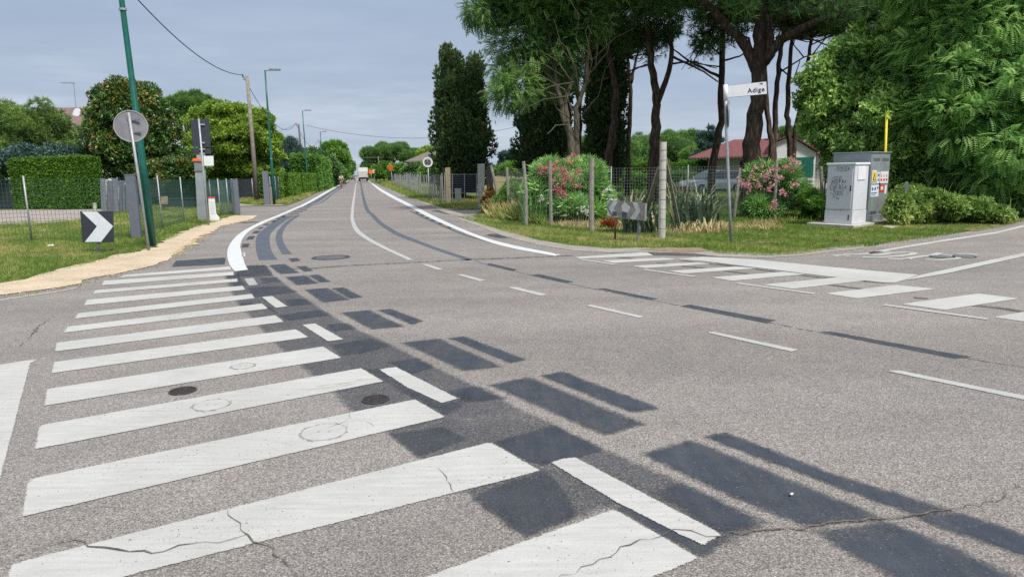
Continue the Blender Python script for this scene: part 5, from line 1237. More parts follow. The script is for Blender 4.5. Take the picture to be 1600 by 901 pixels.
b = ground_under(669.5, 39.5); cc = U(668.3, 253.5, b); t, nr = disc_sign('round 50 speed limit sign with a pale ring before the grey roofed house', b, cc, .28, M['sign_dirty'], ring=M['paper'])
xr = unit(np.cross([0, 0, 1], nr)); text('50', .32, cc + nr * .04 - xr * .17 - np.array([0, 0, .115]), xr, [0, 0, 1], M['sign_black'], t, bold=.012)
b = ground_under(596, 140); t = thing('utility_pole', 'far crossarm pole under the flat topped pines', 'utility pole', b)
MB().tube([b, U(590.5, 244, b)], .12, 8).build('pole', M['wood'], t); p = U(590.5, 246, b); MB().bar(p - [3, 0, 0], p + [1.2, 0, 0], .12).build('crossarm', M['wood_dark'], t)

# ------------------------------------------------------------------ manhole covers
def manhole(label, px, r, style):
    c = G(px[0], px[1], 0.03); c[2] = 0.0
    t = thing('manhole_cover', label, 'manhole cover', (c[0], c[1], 0))
    if style == 'paint':
        MB().disc(c + [0, 0, ZR], (0, 0, 1), r, .008, 40).build('lid', M['paint_solid'], t)
        m = MB(); rg_ = random.Random(int(px[0]))
        for k in range(26):
            a = 2 * pi * k / 26 + rg_.uniform(-.1, .1); ln = rg_.uniform(.012, .045)
            if rg_.random() < .4: continue
            p = c + np.array([cos(a) * (r + .006), sin(a) * (r + .006), ZR + .008]); m.bar(p, p + np.array([cos(a + 1.3) * ln, sin(a + 1.3) * ln, 0]), .006, .002)
        m.build('cracked_edge', M['crack_soft'], t, fix=False)
        MB().disc(c + [0, 0, ZR + .001], (0, 0, 1), r + .006, .0075, 40, r + .001).build('gap', M['crack_soft'], t)
        for s in (-.12, .12): MB().disc(c + [r * s * 2, 0, ZR + .008], (0, 0, 1), .009, .002, 10).build('key_hole', M['crack_soft'], t)
    else:
        MB().disc(c + [0, 0, ZR], (0, 0, 1), r * 1.0, .009, 40, r * .86).build('rim', M['iron_rim'], t)
        MB().disc(c + [0, 0, ZR], (0, 0, 1), r * .84, .005, 40).build('lid', M['iron'], t)
        m = MB()
        if style == 'ring':
            for rr_ in (.3, .55): m.disc(c + [0, 0, ZR + .005], (0, 0, 1), r * rr_, .004, 30, r * rr_ - .012)
            for k in range(8):
                a = k * pi / 4; m.bar(c + [cos(a) * r * .6, sin(a) * r * .6, ZR + .006], c + [cos(a) * r * .8, sin(a) * r * .8, ZR + .006], .012, .005)
        else:
            for k in range(-6, 7):
                x = k / 7 * r * .84; y = (max(0, (r * .82) ** 2 - x * x)) ** .5
                m.bar(c + [x, -y, ZR + .0055], c + [x, y, ZR + .0055], .022, .005)
        m.build('raised_pattern', M['galv_dark'] if style == 'grate' else M['iron_rim'], t, fix=False)
M['crack_soft'] = plain('dusty_crack', (0.34, 0.325, 0.30), 0.95, var=0.3, scale=30)
M['paint_solid'] = plain('lid_paint', (0.43, 0.43, 0.415), 0.8, var=0.06, scale=8, bstr=0.2)
manhole('small dark iron cover on the asphalt between two left crosswalk stripes', (285.5, 609), .098, 'ring')
manhole('dark iron cover near the right ends of the crosswalk stripes beside the dark patches', (586.5, 622.5), .098, 'ring')
manhole('painted over lid with cracked edge on a white crosswalk stripe in front', (506, 673.5), .135, 'paint')
manhole('painted over lid on the white stripe left of the cracked one', (330, 631.5), .115, 'paint')
manhole('faint painted over small lid on the stripe above the iron covers', (379.5, 571), .085, 'paint')
manhole('large round grate in the lane beyond the crosswalk', (517, 401.6), .37, 'grate')
manhole('dark grate under the white road letters of the side street', (1472, 400.6), .20, 'grate')
manhole('second dark grate at the right end of the white road letters', (1507, 400), .18, 'grate')

# ------------------------------------------------------------------ house with the red roof
hd = 52.0
def hp(x, y, d=hd): return V(x, y, d)
hx = unit(V(1270, 262, hd) - V(1100, 262, hd)); hx[2] = 0; hx = unit(hx); hy = np.array([-hx[1], hx[0], 0])
h0 = V(1106, 262, hd); h0 = np.array([h0[0], h0[1], 0.0])
HW = np.linalg.norm((V(1272, 262, hd) - V(1106, 262, hd))[:2])
t = thing('house', 'low cream house with a wide dark red roof behind the pines', 'house', h0)
def hb(mb, a0, a1, b0, b1, z0, z1): return cabbox(mb, h0, hx, hy, a0, a1, b0, b1, z0, z1)
w = hb(MB(), 0, HW * .63, 0, 8, 0, 2.5).build('wall', M['plaster'], t)
gx0, gx1 = HW * .60, HW * 1.0; gm = (gx0 + gx1) / 2
P = lambda a, b, z: h0 + hx * a + hy * b + np.array([0, 0, z])
MB().prism([P(gx0, -1.0, 0), P(gx1, -1.0, 0), P(gx1, -1.0, 2.55), P(gx0 + 1.2, -1.0, 3.65), P(gx0, -1.0, 3.2)], hy * 9).build('wall', M['plaster_white'], t)
MB().add([P(-1.3, -1.1, 2.42), P(gx0 - .05, -1.1, 2.42), P(gx0 - .05, 3.8, 3.75), P(1.6, 3.8, 3.75), P(-1.3, 8.8, 2.42), P(gx0 - .05, 8.8, 2.42)],
         [(0, 1, 2, 3), (3, 2, 5, 4), (0, 3, 4), (0, 4, 5, 1)]).build('roof', M['roof_red'], t)
MB().prism([P(gx0 - .1, -1.25, 3.22), P(gx0 + 1.2, -1.25, 3.72), P(gx1 + .15, -1.25, 2.55), P(gx1 + .15, -1.25, 2.66), P(gx0 + 1.2, -1.25, 3.84), P(gx0 - .1, -1.25, 3.34)], hy * 9.5).build('roof', M['roof_red'], t)
MB().prism([P(-1.3, -1.12, 2.32), P(gx0 - .05, -1.12, 2.32), P(gx0 - .05, -1.12, 2.42), P(-1.3, -1.12, 2.42)], hy * .03).build('fascia', M['roof_brown'], t)
def win(a0, a1, z0, z1, b, shutter=True):
    o = cabbox(MB(), h0, hx, hy, a0 - .06, a1 + .06, b - .03, b, z0 - .06, z1 + .06).build('window', M['frame_white'], t)
    cabbox(MB(), h0, hx, hy, a0, a1, b - .04, b - .031, z0, z1).build('pane', M['glass'], o)
    if shutter:
        s_ = cabbox(MB(), h0, hx, hy, a1 + .08, a1 + .08 + 1.15, b - .06, b - .005, z0 - .05, z1 + .05).build('shutter', M['shutter'], t)
win(gx1 - 1.75 - .5, gx1 - 1.35, .95, 2.2, -1.0)
cabbox(MB(), h0, hx, hy, gx1 - 2.5, gx1 - .1, -1.1, -.97, .72, .82).build('sill', M['frame_white'], t)
cabbox(MB(), h0, hx, hy, 2.2, 3.2, -.03, .01, 0, 2.1).build('door', M['sign_back'], t)
win(5.0, 6.1, .95, 2.0, 0.0, False)
w2 = hb(MB(), gx1 + .05, gx1 + 4.2, 1.0, 7, 0, 2.45).build('wall', M['plaster'], t)
MB().add([P(gx1 + .02, .2, 2.5), P(gx1 + 4.8, .2, 2.5), P(gx1 + 4.8, 4, 3.3), P(gx1 + .02, 4, 3.3), P(gx1 + .02, 7.6, 2.5), P(gx1 + 4.8, 7.6, 2.5)], [(0, 1, 2, 3), (3, 2, 5, 4), (1, 5, 2), (0, 3, 4), (0, 4, 5, 1)]).build('roof', M['roof_red'], t)
hb(MB(), 4.0, 4.8, 3.2, 3.8, 3.4, 4.1).build('chimney', M['roof_brown'], t)

# grey hip roofed house
b = ground_under(668, 105); t = thing('house', 'grey hip roofed house beyond the fence left of the dark cypress', 'house', b)
k = 105 / F
hx2 = unit(np.array([1, .22, 0])); hy2 = np.array([-hx2[1], hx2[0], 0])
Q = lambda a, bb, z: b + hx2 * a + hy2 * bb + np.array([0, 0, z])
MB().hexa([Q(-2.0, 0, 0), Q(4.6, 0, 0), Q(4.6, 5, 0), Q(-2.0, 5, 0)], [Q(-2.0, 0, 3.6), Q(4.6, 0, 3.6), Q(4.6, 5, 3.6), Q(-2.0, 5, 3.6)]).build('wall', M['plaster_grey'], t)
MB().add([Q(-3.2, -1.0, 3.5), Q(5.6, -1.0, 3.5), Q(5.6, 6, 3.5), Q(-3.2, 6, 3.5), Q(.6, 2.4, 5.0), Q(2.0, 2.4, 5.0), Q(-3.2, -1, 3.3), Q(5.6, -1, 3.3), Q(5.6, 6, 3.3), Q(-3.2, 6, 3.3)],
         [(0, 1, 5, 4), (1, 2, 5), (2, 3, 4, 5), (3, 0, 4), (6, 7, 1, 0), (7, 8, 2, 1), (8, 9, 3, 2), (9, 6, 0, 3), (9, 8, 7, 6)]).build('roof', M['roof_grey'], t)
MB().box(Q(2.6, 1.0, 4.7), .5, .5, .8).build('chimney', M['roof_brown'], t)
MB().hexa([Q(-.6, -1.4, 1.5), Q(4.6, -1.4, 1.5), Q(4.6, -.01, 1.5), Q(-.6, -.01, 1.5)], [Q(-.6, -1.4, 2.4), Q(4.6, -1.4, 2.4), Q(4.6, -.01, 2.4), Q(-.6, -.01, 2.4)]).build('balcony', M['plaster_white'], t)
for a in (-1.2, .9, 2.9): MB().box(Q(a, -.02, 2.9), .9, .06, .7).build('window', M['glass'], t)
# house at far left behind the magnolia
b = ground_under(95, 66); t = thing('house', 'pale house with brown tiled roof mostly hidden behind the far left trees', 'house', b)
Q = lambda a, bb, z: b + np.array([a, bb, z])
MB().hexa([Q(-7, 0, 0), Q(4.2, 0, 0), Q(4.2, 8, 0), Q(-7, 8, 0)], [Q(-7, 0, 5.6), Q(4.2, 0, 5.6), Q(4.2, 8, 5.6), Q(-7, 8, 5.6)]).build('wall', M['plaster_white'], t)
MB().add([Q(-8, -.6, 5.6), Q(4.9, -.6, 5.6), Q(4.9, 8.6, 5.6), Q(-8, 8.6, 5.6), Q(-5, 4, 7.6), Q(2.9, 4, 7.6)], [(0, 1, 5, 4), (1, 2, 5), (2, 3, 4, 5), (3, 0, 4), (3, 2, 1, 0)]).build('roof', M['roof_brown'], t)
MB().box(Q(1.4, 3.2, 7.6), .7, .7, .8).build('chimney', M['plaster_white'], t)
for a in (-5, -2, 1.4): MB().box(Q(a, -.03, 3.2), 1.0, .08, 1.2).build('window', M['glass'], t)
pa = V(118, 164, 69); pb = V(115, 129, 69); t = thing('tv_antenna', 'thin television antenna on the roof of the far left house', 'antenna', pa - [0, 0, .8])
MB().tube([pa - [0, 0, .8], pb], .03, 6).build('mast', M['galv'], t); m = MB(); m.tube([pb - [1.0, 0, 0], pb + [.15, 0, -.1]], .02, 5)
for i in range(7): m.tube([pb + [-1.0 + i * .16, -.3, -.02], pb + [-1.0 + i * .16, .3, -.02]], .012, 4)
m.build('aerial', M['galv'], t, fix=False)
c = V(120, 177, 67.5); t = thing('satellite_dish', 'small white satellite dish below the antenna', 'satellite dish', c - [0, 0, .5]); MB().tube([c - [0, 0, .7], c], .03, 6).build('mast', M['galv'], t); MB().disc(c, (-.4, -1, .3), .42, .05, 20).build('dish', M['white_plastic'], t)
b = ground_under(360, 70); t = thing('outbuilding', 'low white outbuilding glimpsed under the lime green tree', 'building', b)
Q = lambda a, bb, z: b + np.array([a, bb, z])
MB().hexa([Q(-3, 0, 0), Q(2.5, 0, 0), Q(2.5, 3, 0), Q(-3, 3, 0)], [Q(-3, 0, 2.1), Q(2.5, 0, 2.1), Q(2.5, 3, 2.1), Q(-3, 3, 2.1)]).build('wall', M['plaster_white'], t)
MB().add([Q(-3.3, -.3, 2.1), Q(2.8, -.3, 2.1), Q(2.8, 3.3, 2.1), Q(-3.3, 3.3, 2.1), Q(-3.3, 1.5, 2.7), Q(2.8, 1.5, 2.7)], [(0, 1, 5, 4), (2, 3, 4, 5), (1, 2, 5), (3, 0, 4), (3, 2, 1, 0)]).build('roof', M['plaster_white'], t)
b = ground_under(827, 120); t = thing('barn', 'long low pale roofed shed in the field beyond the fence', 'building', b)
Q = lambda a, bb, z: b + np.array([a, bb, z])
MB().hexa([Q(-2.5, 0, 0), Q(3, 0, 0), Q(3, 5, 0), Q(-2.5, 5, 0)], [Q(-2.5, 0, 1.2), Q(3, 0, 1.2), Q(3, 5, 1.2), Q(-2.5, 5, 1.2)]).build('wall', M['plaster_grey'], t)
MB().add([Q(-2.8, -.3, 1.2), Q(3.3, -.3, 1.2), Q(3.3, 2.5, 2.3), Q(-2.8, 2.5, 2.3), Q(3.3, 5.3, 1.2), Q(-2.8, 5.3, 1.2)], [(0, 1, 2, 3), (3, 2, 4, 5), (1, 4, 2), (0, 3, 5), (5, 4, 1, 0)]).build('roof', M['frame_white'], t)

# ------------------------------------------------------------------ vehicles
def loft(mb, sections):
    """sections: list of rings (same count) -> closed skin"""
    n = len(sections[0]); vs = [p for s in sections for p in s]; fs = []
    for i in range(len(sections) - 1):
        for k in range(n): fs.append((i * n + k, i * n + (k + 1) % n, (i + 1) * n + (k + 1) % n, (i + 1) * n + k))
    fs.append(tuple(reversed(range(n)))); fs.append(tuple((len(sections) - 1) * n + k for k in range(n)))
    return mb.add(vs, fs)
def car(label, base, fwd, paint, estate=True):
    t = thing('parked_car' if estate else 'car', label, 'car', base)
    fx = unit(fwd); fy = np.array([-fx[1], fx[0], 0]); X = lambda a, b, z: np.array(base) + fx * a + fy * b + np.array([0, 0, z])
    prof = [(-2.25, .45, .75), (-2.28, .5, .95), (-1.4, .45, .98), (0, .42, .98), (.95, .42, .95), (1.9, .4, .82), (2.2, .4, .62), (2.22, .35, .5)]
    secs = []
    for x, z0, z1 in prof:
        wdt = .86 if abs(x) < 2 else .76
        secs.append([X(x, -wdt, .32), X(x, -wdt - .02, z1 * .7), X(x, -wdt + .08, z1), X(x, wdt - .08, z1), X(x, wdt + .02, z1 * .7), X(x, wdt, .32)])
    body = loft(MB(), secs).build('body', paint, t, smooth=False, bevel=.03)
    cab = [(-2.15, .96, .80), (-1.75, 1.42, .66), (-.3, 1.48, .66), (.35, 1.40, .66), (1.15, .97, .78)] if estate else [(-1.9, .95, .8), (-1.1, 1.38, .64), (.2, 1.42, .64), (1.15, .97, .78)]
    secs = [[X(x, -.80, .94), X(x, -w_, z), X(x, w_, z), X(x, .80, .94)] for x, z, w_ in cab]
    gl = loft(MB(), secs).build('windows', M['glass'], t)
    roof = [[X(x, -w_ - .012, z - .03), X(x, -w_, z + .018), X(x, w_, z + .018), X(x, w_ + .012, z - .03)] for x, z, w_ in cab[1:-1]]
    loft(MB(), roof).build('roof', paint, t)
    for px_ in ([0, 1] if estate else [0]):
        for s in (-1, 1):
            x, z, w_ = cab[1 + px_]
            MB().bar(X(x - .15, s * .815, .95), X(x, s * (w_ + .01), z), .07, .03).build('pillar', paint, t)
    for x in (-1.35, 1.4):
        for s in (-1, 1):
            wv = MB().disc(X(x, s * .74, .32), fy * s, .32, .16, 24).build('wheel', M['rubber'], t)
            MB().disc(X(x, s * .905, .32), fy * s, .20, .012, 16).build('rim', M['galv'], wv)
    for s in (-1, 1):
        MB().box(X(2.16, s * .6, .68), .12, .34, .14, ax=fx).build('headlight', M['lamp_clear'], t)
        MB().box(X(-2.24, s * .66, .84), .1, .2, .2, ax=fx).build('tail_light', M['lamp_red'], t)
    MB().box(X(2.22, 0, .42), .1, 1.5, .16, ax=fx).build('bumper', M['rubber'], t); MB().box(X(-2.26, 0, .45), .1, 1.5, .16, ax=fx).build('bumper', M['rubber'], t)
    return t
b = ground_under(1112, 47); b[2] = 0; car('silver estate car parked on the grass in front of the red roofed house', b, (-1, -.38, 0), M['car_silver'])
pr_ = np.array([-ROAD_DIR[1], ROAD_DIR[0], 0])
b = ground_under(549.5, 210); car('dark car approaching on the left lane in front of the truck', b, -ROAD_DIR, M['car_dark'], False)

b = ground_under(567.3, 178); t = thing('truck', 'box truck driving away in the right lane', 'truck', b)
X = lambda a, bb, z: b + ROAD_DIR * a + pr_ * bb + np.array([0, 0, z])
def bx(a0, a1, b0, b1, z0, z1): return MB().hexa([X(a0, b0, z0), X(a1, b0, z0), X(a1, b1, z0), X(a0, b1, z0)], [X(a0, b0, z1), X(a1, b0, z1), X(a1, b1, z1), X(a0, b1, z1)])
bx(0, 6.2, -1.22, 1.22, .95, 3.4).build('cargo_box', M['truck_box'], t, bevel=.03)
bx(-.05, -.005, -1.1, 1.1, 1.0, 2.2).build('tail_lift', M['truck_box'], t)
bx(-.04, -.005, -1.1, 1.1, 2.35, 3.3).build('shutter', M['frame_white'], t)
bx(6.4, 8.2, -1.1, 1.1, .6, 2.7).build('cab', M['frame_white'], t, bevel=.08)
bx(.1, 8, -.45, .45, .55, .94).build('chassis', M['rubber'], t)
bx(-.02, .12, -1.15, 1.15, .5, .66).build('bumper', M['rubber'], t)
for a in (1.3, 7.2):
    for s in (-1, 1):
        w = MB().disc(X(a, s * .72, .45), pr_ * s, .45, .42, 20).build('wheel', M['rubber'], t)
for s in (-1, 1): bx(-.05, -.021, s * .95 - .12, s * .95 + .12, .68, .82).build('tail_light', M['lamp_red'], t)

# ------------------------------------------------------------------ cyclist
b = ground_under(532.5, 88.0); fw = -ROAD_DIR; sd_ = np.array([-fw[1], fw[0], 0])
X = lambda a, s, z: b + fw * a + sd_ * s + np.array([0, 0, z])
t = thing('bicycle', 'bicycle ridden towards the viewer on the left edge of the road', 'bicycle', b)
for a in (-.52, .52):
    w = MB().disc(X(a, -.015, .34), sd_, .34, .035, 28, .30).build('wheel', M['rubber'], t); m = MB()
    for k in range(8): m.bar(X(a, 0, .34), X(a + .31 * cos(k * pi / 4), 0, .34 + .31 * sin(k * pi / 4)), .005)
    m.build('spokes', M['galv'], w, fix=False)
m = MB()
for p, q in (((-.52, .34), (-.1, .32)), ((-.52, .34), (-.2, .8)), ((-.1, .32), (-.22, .92)), ((-.1, .32), (.36, .78)), ((-.18, .78), (.36, .84)), ((.52, .34), (.34, .95))): m.tube([X(p[0], 0, p[1]), X(q[0], 0, q[1])], .017, 6)
m.build('frame', M['sig_red'], t)
MB().tube([X(.22, -.28, 1.0), X(.34, -.2, 1.02), X(.36, 0, .98), X(.34, .2, 1.02), X(.22, .28, 1.0)], .014, 6).build('handlebar', M['galv_dark'], t)
MB().box(X(-.23, 0, .94), .26, .14, .05, ax=fw).build('saddle', M['rubber'], t)
def skin_body(name, joints, edges, radii, mat, parent, levels=2, root=0):
    off = rootloc(parent); me = bpy.data.meshes.new(name); me.from_pydata([tuple(np.array(j) - off) for j in joints], edges, [])
    o = bpy.data.objects.new(name, me); link(o, parent); me.materials.append(mat)
    sk = o.modifiers.new('skin', 'SKIN'); sk.use_smooth_shade = True
    for i, r_ in enumerate(radii):
        q = me.skin_vertices[0].data[i]; q.radius = (r_, r_) if not isinstance(r_, tuple) else r_; q.use_root = (i == root)
    ss = o.modifiers.new('sub', 'SUBSURF'); ss.levels = levels; ss.render_levels = levels
    return o
t = thing('person', 'cyclist in a white top and dark shorts riding towards the viewer', 'person', b)
J = [X(-.2, 0, 1.02), X(-.10, 0, 1.22), X(.02, 0, 1.42), X(.07, 0, 1.52), X(.09, 0, 1.60), X(.10, 0, 1.71),
     X(.0, .17, 1.43), X(.14, .24, 1.2), X(.26, .26, 1.03), X(.0, -.17, 1.43), X(.14, -.24, 1.2), X(.26, -.26, 1.03),
     X(-.2, .09, .98), X(.14, .12, .86), X(-.06, .11, .46), X(.08, .11, .40), X(-.2, -.09, .98), X(.18, -.12, .68), X(-.02, -.11, .24), X(.12, -.11, .19)]
E_ = [(0, 1), (1, 2), (2, 3), (3, 4), (4, 5), (2, 6), (6, 7), (7, 8), (2, 9), (9, 10), (10, 11), (0, 12), (12, 13), (13, 14), (14, 15), (0, 16), (16, 17), (17, 18), (18, 19)]
Rr_ = [.15, .14, .16, .06, .075, .085, .065, .045, .035, .065, .045, .035, .10, .07, .045, .04, .10, .07, .045, .04]
skin_body('body', J, E_, Rr_, M['skin'], t)
skin_body('shirt', [X(-.2, 0, 1.03), X(-.10, 0, 1.22), X(.01, 0, 1.42), X(0, .17, 1.43), X(.09, .215, 1.29), X(0, -.17, 1.43), X(.09, -.215, 1.29)], [(0, 1), (1, 2), (2, 3), (3, 4), (2, 5), (5, 6)], [.17, .16, .18, .085, .065, .085, .065], M['cloth_white'], t)
skin_body('shorts', [X(-.2, 0, .99), X(-.18, .09, .97), X(.06, .115, .90), X(-.18, -.09, .97), X(.08, -.115, .80)], [(0, 1), (1, 2), (0, 3), (3, 4)], [.165, .12, .09, .12, .09], M['cloth_dark'], t)
MB().tube([X(.08, 0, 1.68), X(.08, 0, 1.74), X(.07, 0, 1.80), X(.07, 0, 1.825)], [.10, .105, .08, .03], 10).build('hair', M['hair'], t, smooth=True)

# ------------------------------------------------------------------ clipped hedges
def hedge(label, px, ytops, depth, n, seed, mat='l_hedge', leaf=.10, group=None, wob=.05, name='hedge', side=1):
    bs = [gp(*p) if not isinstance(p[1], str) else None for p in px]
    t = thing(name, label, 'hedge', bs[0], group)
    rng = np.random.default_rng(seed); pos, dr_ = [], []; core = MB()
    for i in range(len(bs) - 1):
        a, b_ = bs[i], bs[i + 1]; ha, hb_ = U(px[i][0], ytops[i], a)[2], U(px[i + 1][0], ytops[i + 1], b_)[2]
        d = b_ - a; ln = np.linalg.norm(d); u = d / ln; nb = np.array([-u[1], u[0], 0]) * side
        if np.dot(nb, a) < 0: nb = -nb            # away from the viewer
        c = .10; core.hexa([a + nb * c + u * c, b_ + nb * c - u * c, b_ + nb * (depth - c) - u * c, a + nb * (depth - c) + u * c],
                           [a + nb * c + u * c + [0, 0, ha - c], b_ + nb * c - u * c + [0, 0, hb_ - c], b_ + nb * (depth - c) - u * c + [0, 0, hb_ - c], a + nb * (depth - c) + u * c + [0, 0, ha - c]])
        m_ = n // (len(bs) - 1); s = rng.uniform(size=m_); z = rng.uniform(size=m_); dd = rng.uniform(size=m_); H_ = ha + (hb_ - ha) * s
        areas = np.array([ln * ha, ln * depth, depth * ha, depth * ha, ln * ha * .3]); f = rng.choice(5, m_, p=areas / areas.sum())
        w_ = (np.sin(s * ln * 2.3 + seed) * np.sin(z * 5.1) + np.sin(s * ln * 5.7) * .5) * wob
        P_ = a + u * (s * ln)[:, None]; N_ = np.zeros((m_, 3))
        sel = f == 0; P_[sel] += np.column_stack([nb[0] * w_[sel], nb[1] * w_[sel], (z * H_)[sel]]); N_[sel] = -nb
        sel = f == 1; P_[sel] += nb * (dd * depth)[sel][:, None] + np.column_stack([0 * w_[sel], 0 * w_[sel], (H_ + w_)[sel]]); N_[sel] = [0, 0, 1]
        for q, v_ in ((2, a), (3, b_)):
            sel = f == q; hh = ha if q == 2 else hb_
            P_[sel] = v_ + nb * (dd * depth)[sel][:, None] + np.column_stack([0 * w_[sel], 0 * w_[sel], z[sel] * hh]); N_[sel] = -u if q == 2 else u
        sel = f == 4; P_[sel] += nb * depth + np.column_stack([0 * w_[sel], 0 * w_[sel], (z * H_)[sel]]); N_[sel] = nb
        pos.append(P_); dr_.append(N_)
    pos = np.concatenate(pos); dr_ = np.concatenate(dr_); k = len(pos)
    pos = pos + rng.normal(size=(k, 3)) * .02 - dr_ * .05
    v, tr, tn = scatter('sprig', pos, dr_ + rng.normal(size=(k, 3)) * .55 + [0, 0, .25], leaf * rng.uniform(.6, 1.3, k), np.clip(.45 + rng.normal(size=k) * .25, 0, 1), rng)
    tri_object('foliage', v, tr, tn, M[mat], t); core.build('twigs', M['hedge_core'], t)
    return t
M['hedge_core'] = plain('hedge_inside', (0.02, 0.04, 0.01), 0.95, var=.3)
hedge('large clipped block hedge behind the left lawn', [(24, 327), (134, 327)], [251, 246], 1.2, 30000, 1, leaf=.13, wob=.08)
hedge('clipped hedge block nearest the second lamp post', [(437, 314), (444, 312)], [272, 272], 1.2, 3500, 2, leaf=.12)
hedge('clipped hedge block in the middle of the road hedge', [(452, 310.5), (471, 306)], [272, 272.5], 1.2, 9000, 3, leaf=.12)
hedge('clipped hedge block at the far end of the road hedge', [(474, 305), (482, 303.4)], [272, 272], 1.2, 5000, 4, leaf=.12)
hedge('short clipped hedge block by the thin lamp post', [(484, 303), (495, 300.5)], [272, 272], 1.2, 6000, 14, leaf=.12)
hedge('taller dark hedge running along the road towards the cyclist', [(497, 299.5), (512, 295), (527, 288.5), (536, 284)], [246, 250, 256, 262], 2.5, 22000, 5, 'l_green', .26, wob=.25)
b0, b1 = V(985, 270, 58), V(1100, 270, 58)
def hedge_w(label, a, b_, h, depth, n, seed, mat, leaf):
    t = thing('hedge', label, 'hedge', (a[0], a[1], 0)); rng = np.random.default_rng(seed); a = np.array([a[0], a[1], 0.]); b_ = np.array([b_[0], b_[1], 0.]); d = b_ - a
    P_ = a + d * rng.uniform(size=(n, 1)); top = rng.uniform(size=n) < .35; z = np.where(top, h, rng.uniform(0, h, n)); P_[:, 2] = z + np.sin(P_[:, 0] * 1.7) * .12 + rng.normal(size=n) * .06; P_[:, 1] += np.where(top, rng.uniform(0, depth, n), rng.normal(size=n) * .08)
    v, tr, tn = scatter('sprig', P_, rng.normal(size=(n, 3)) * .6 + [0, -.6, .5], leaf * rng.uniform(.6, 1.3, n), np.clip(.5 + rng.normal(size=n) * .22, 0, 1), rng); tri_object('foliage', v, tr, tn, M[mat], t)
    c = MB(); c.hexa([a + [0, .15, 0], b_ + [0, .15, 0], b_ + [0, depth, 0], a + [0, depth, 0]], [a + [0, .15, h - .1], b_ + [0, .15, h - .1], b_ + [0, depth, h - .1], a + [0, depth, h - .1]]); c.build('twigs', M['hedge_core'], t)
hedge_w('bright green garden hedge in sun behind the shaded pines', V(940, 270, 60), V(1107, 270, 60), 2.0, 1.5, 16000, 6, 'l_hedge', .2)
hedge_w('dark low hedge in shade before the bright garden hedge', V(930, 270, 50), V(1100, 270, 50), 1.15, 1.2, 10000, 7, 'l_green', .2)

# ------------------------------------------------------------------ trees, left
B = blob_px
simple_tree('pine_tree', 'broad feathery tree at the far left behind the clipped hedge', 'tree', 54, 62, [B(25, 222, 52, 48, 54), B(70, 218, 40, 44, 54), B(-40, 225, 50, 50, 55), B(98, 242, 18, 22, 53), B(58, 192, 30, 26, 54), B(10, 195, 30, 26, 55)], 15000, .34, 'tuft_fat', M['l_feather'], M['bark_dark'], 21, .22, clump=.7, up=.7, top_tint=.35, inner=.25)
simple_tree('shrub', 'low dark grey green shrub between the far left tree and the clipped hedge', 'shrub', 50, 80, [B(80, 246, 45, 16, 50), B(30, 248, 40, 16, 50)], 5000, .2, 'sprig', M['l_blue'], M['bark_dark'], 22, .08, clump=.4)
simple_tree('magnolia_tree', 'tall dense glossy magnolia with rusty leaves behind the round sign', 'tree', 49, 207, [B(210, 232, 60, 50, 49), B(209, 196, 51, 46, 49), B(202, 164, 42, 32, 49), B(193, 142, 22, 14, 49), B(220, 152, 20, 16, 49), B(174, 232, 20, 40, 49), B(246, 236, 20, 40, 49)], 30000, .20, 'sprig5', M['l_magnolia'], M['bark_dark'], 23, .25, clump=.55, up=.2, inner=.25)
simple_tree('pine_tree', 'umbrella pine between the magnolia and the lime green tree', 'tree', 76, 298, [B(282, 165, 34, 14, 76), B(302, 160, 26, 13, 76), B(262, 178, 22, 12, 77), B(318, 172, 18, 12, 76), B(290, 182, 22, 9, 75)], 9000, .42, 'tuft_fat', M['l_pine_far'], M['bark_grey'], 24, .26, clump=.7, up=.7, top_tint=.3, under=.5)
simple_tree('maple_tree', 'broad lime green tree with layered foliage behind the dark rectangular sign', 'tree', 59, 362, [B(360, 222, 62, 55, 59), B(352, 200, 44, 34, 59), B(395, 215, 34, 52, 59), B(326, 224, 26, 40, 59), B(415, 250, 22, 38, 59), B(366, 184, 32, 22, 59), B(312, 255, 22, 34, 58), B(350, 258, 48, 28, 59)], 26000, .27, 'sprig5', M['l_lime'], M['bark_grey'], 25, .28, clump=.75, flat=.4, up=.15, inner=.15, top_tint=.25)
simple_tree('shrub', 'dark green bush under the magnolia by the net fence', 'shrub', 46, 275, [B(275, 268, 30, 20, 46), B(300, 262, 22, 18, 46)], 4000, .17, 'sprig', M['l_magnolia'], M['bark_dark'], 26, .08, clump=.4)
simple_tree('conifer_tree', 'blue green conifer behind the clipped road hedge', 'tree', 82, 452, [B(450, 262, 28, 30, 82), B(452, 238, 20, 20, 82), B(466, 254, 12, 28, 82), B(437, 248, 14, 26, 82)], 8000, .42, 'tuft_fat', M['l_blue'], M['bark_dark'], 27, .24, clump=.8, up=.5)
simple_tree('roadside_tree', 'rounded mid green tree beyond the thin lamp post', 'tree', 98, 500, [B(500, 262, 26, 25, 98), B(488, 256, 16, 20, 98), B(515, 268, 16, 22, 100)], 8000, .4, 'sprig', M['l_field'], M['bark_dark'], 28, .25, clump=.9)
simple_tree('roadside_tree', 'tall bright green tree leaning over the left side of the road', 'tree', 140, 535, [B(528, 250, 18, 26, 140), B(516, 242, 16, 18, 140), B(538, 258, 10, 20, 142), B(530, 232, 12, 10, 140), B(510, 236, 9, 11, 140)], 9000, .6, 'sprig', M['l_green'], M['bark_dark'], 29, .3, clump=.9)
simple_tree('roadside_tree', 'low dark trees at the end of the road left of the truck', 'tree', 260, 550, [B(546, 264, 4, 9, 240), B(548, 258, 3, 8, 240)], 900, 1.0, 'sprig', M['l_field'], M['bark_dark'], 30, .3, clump=1.4)
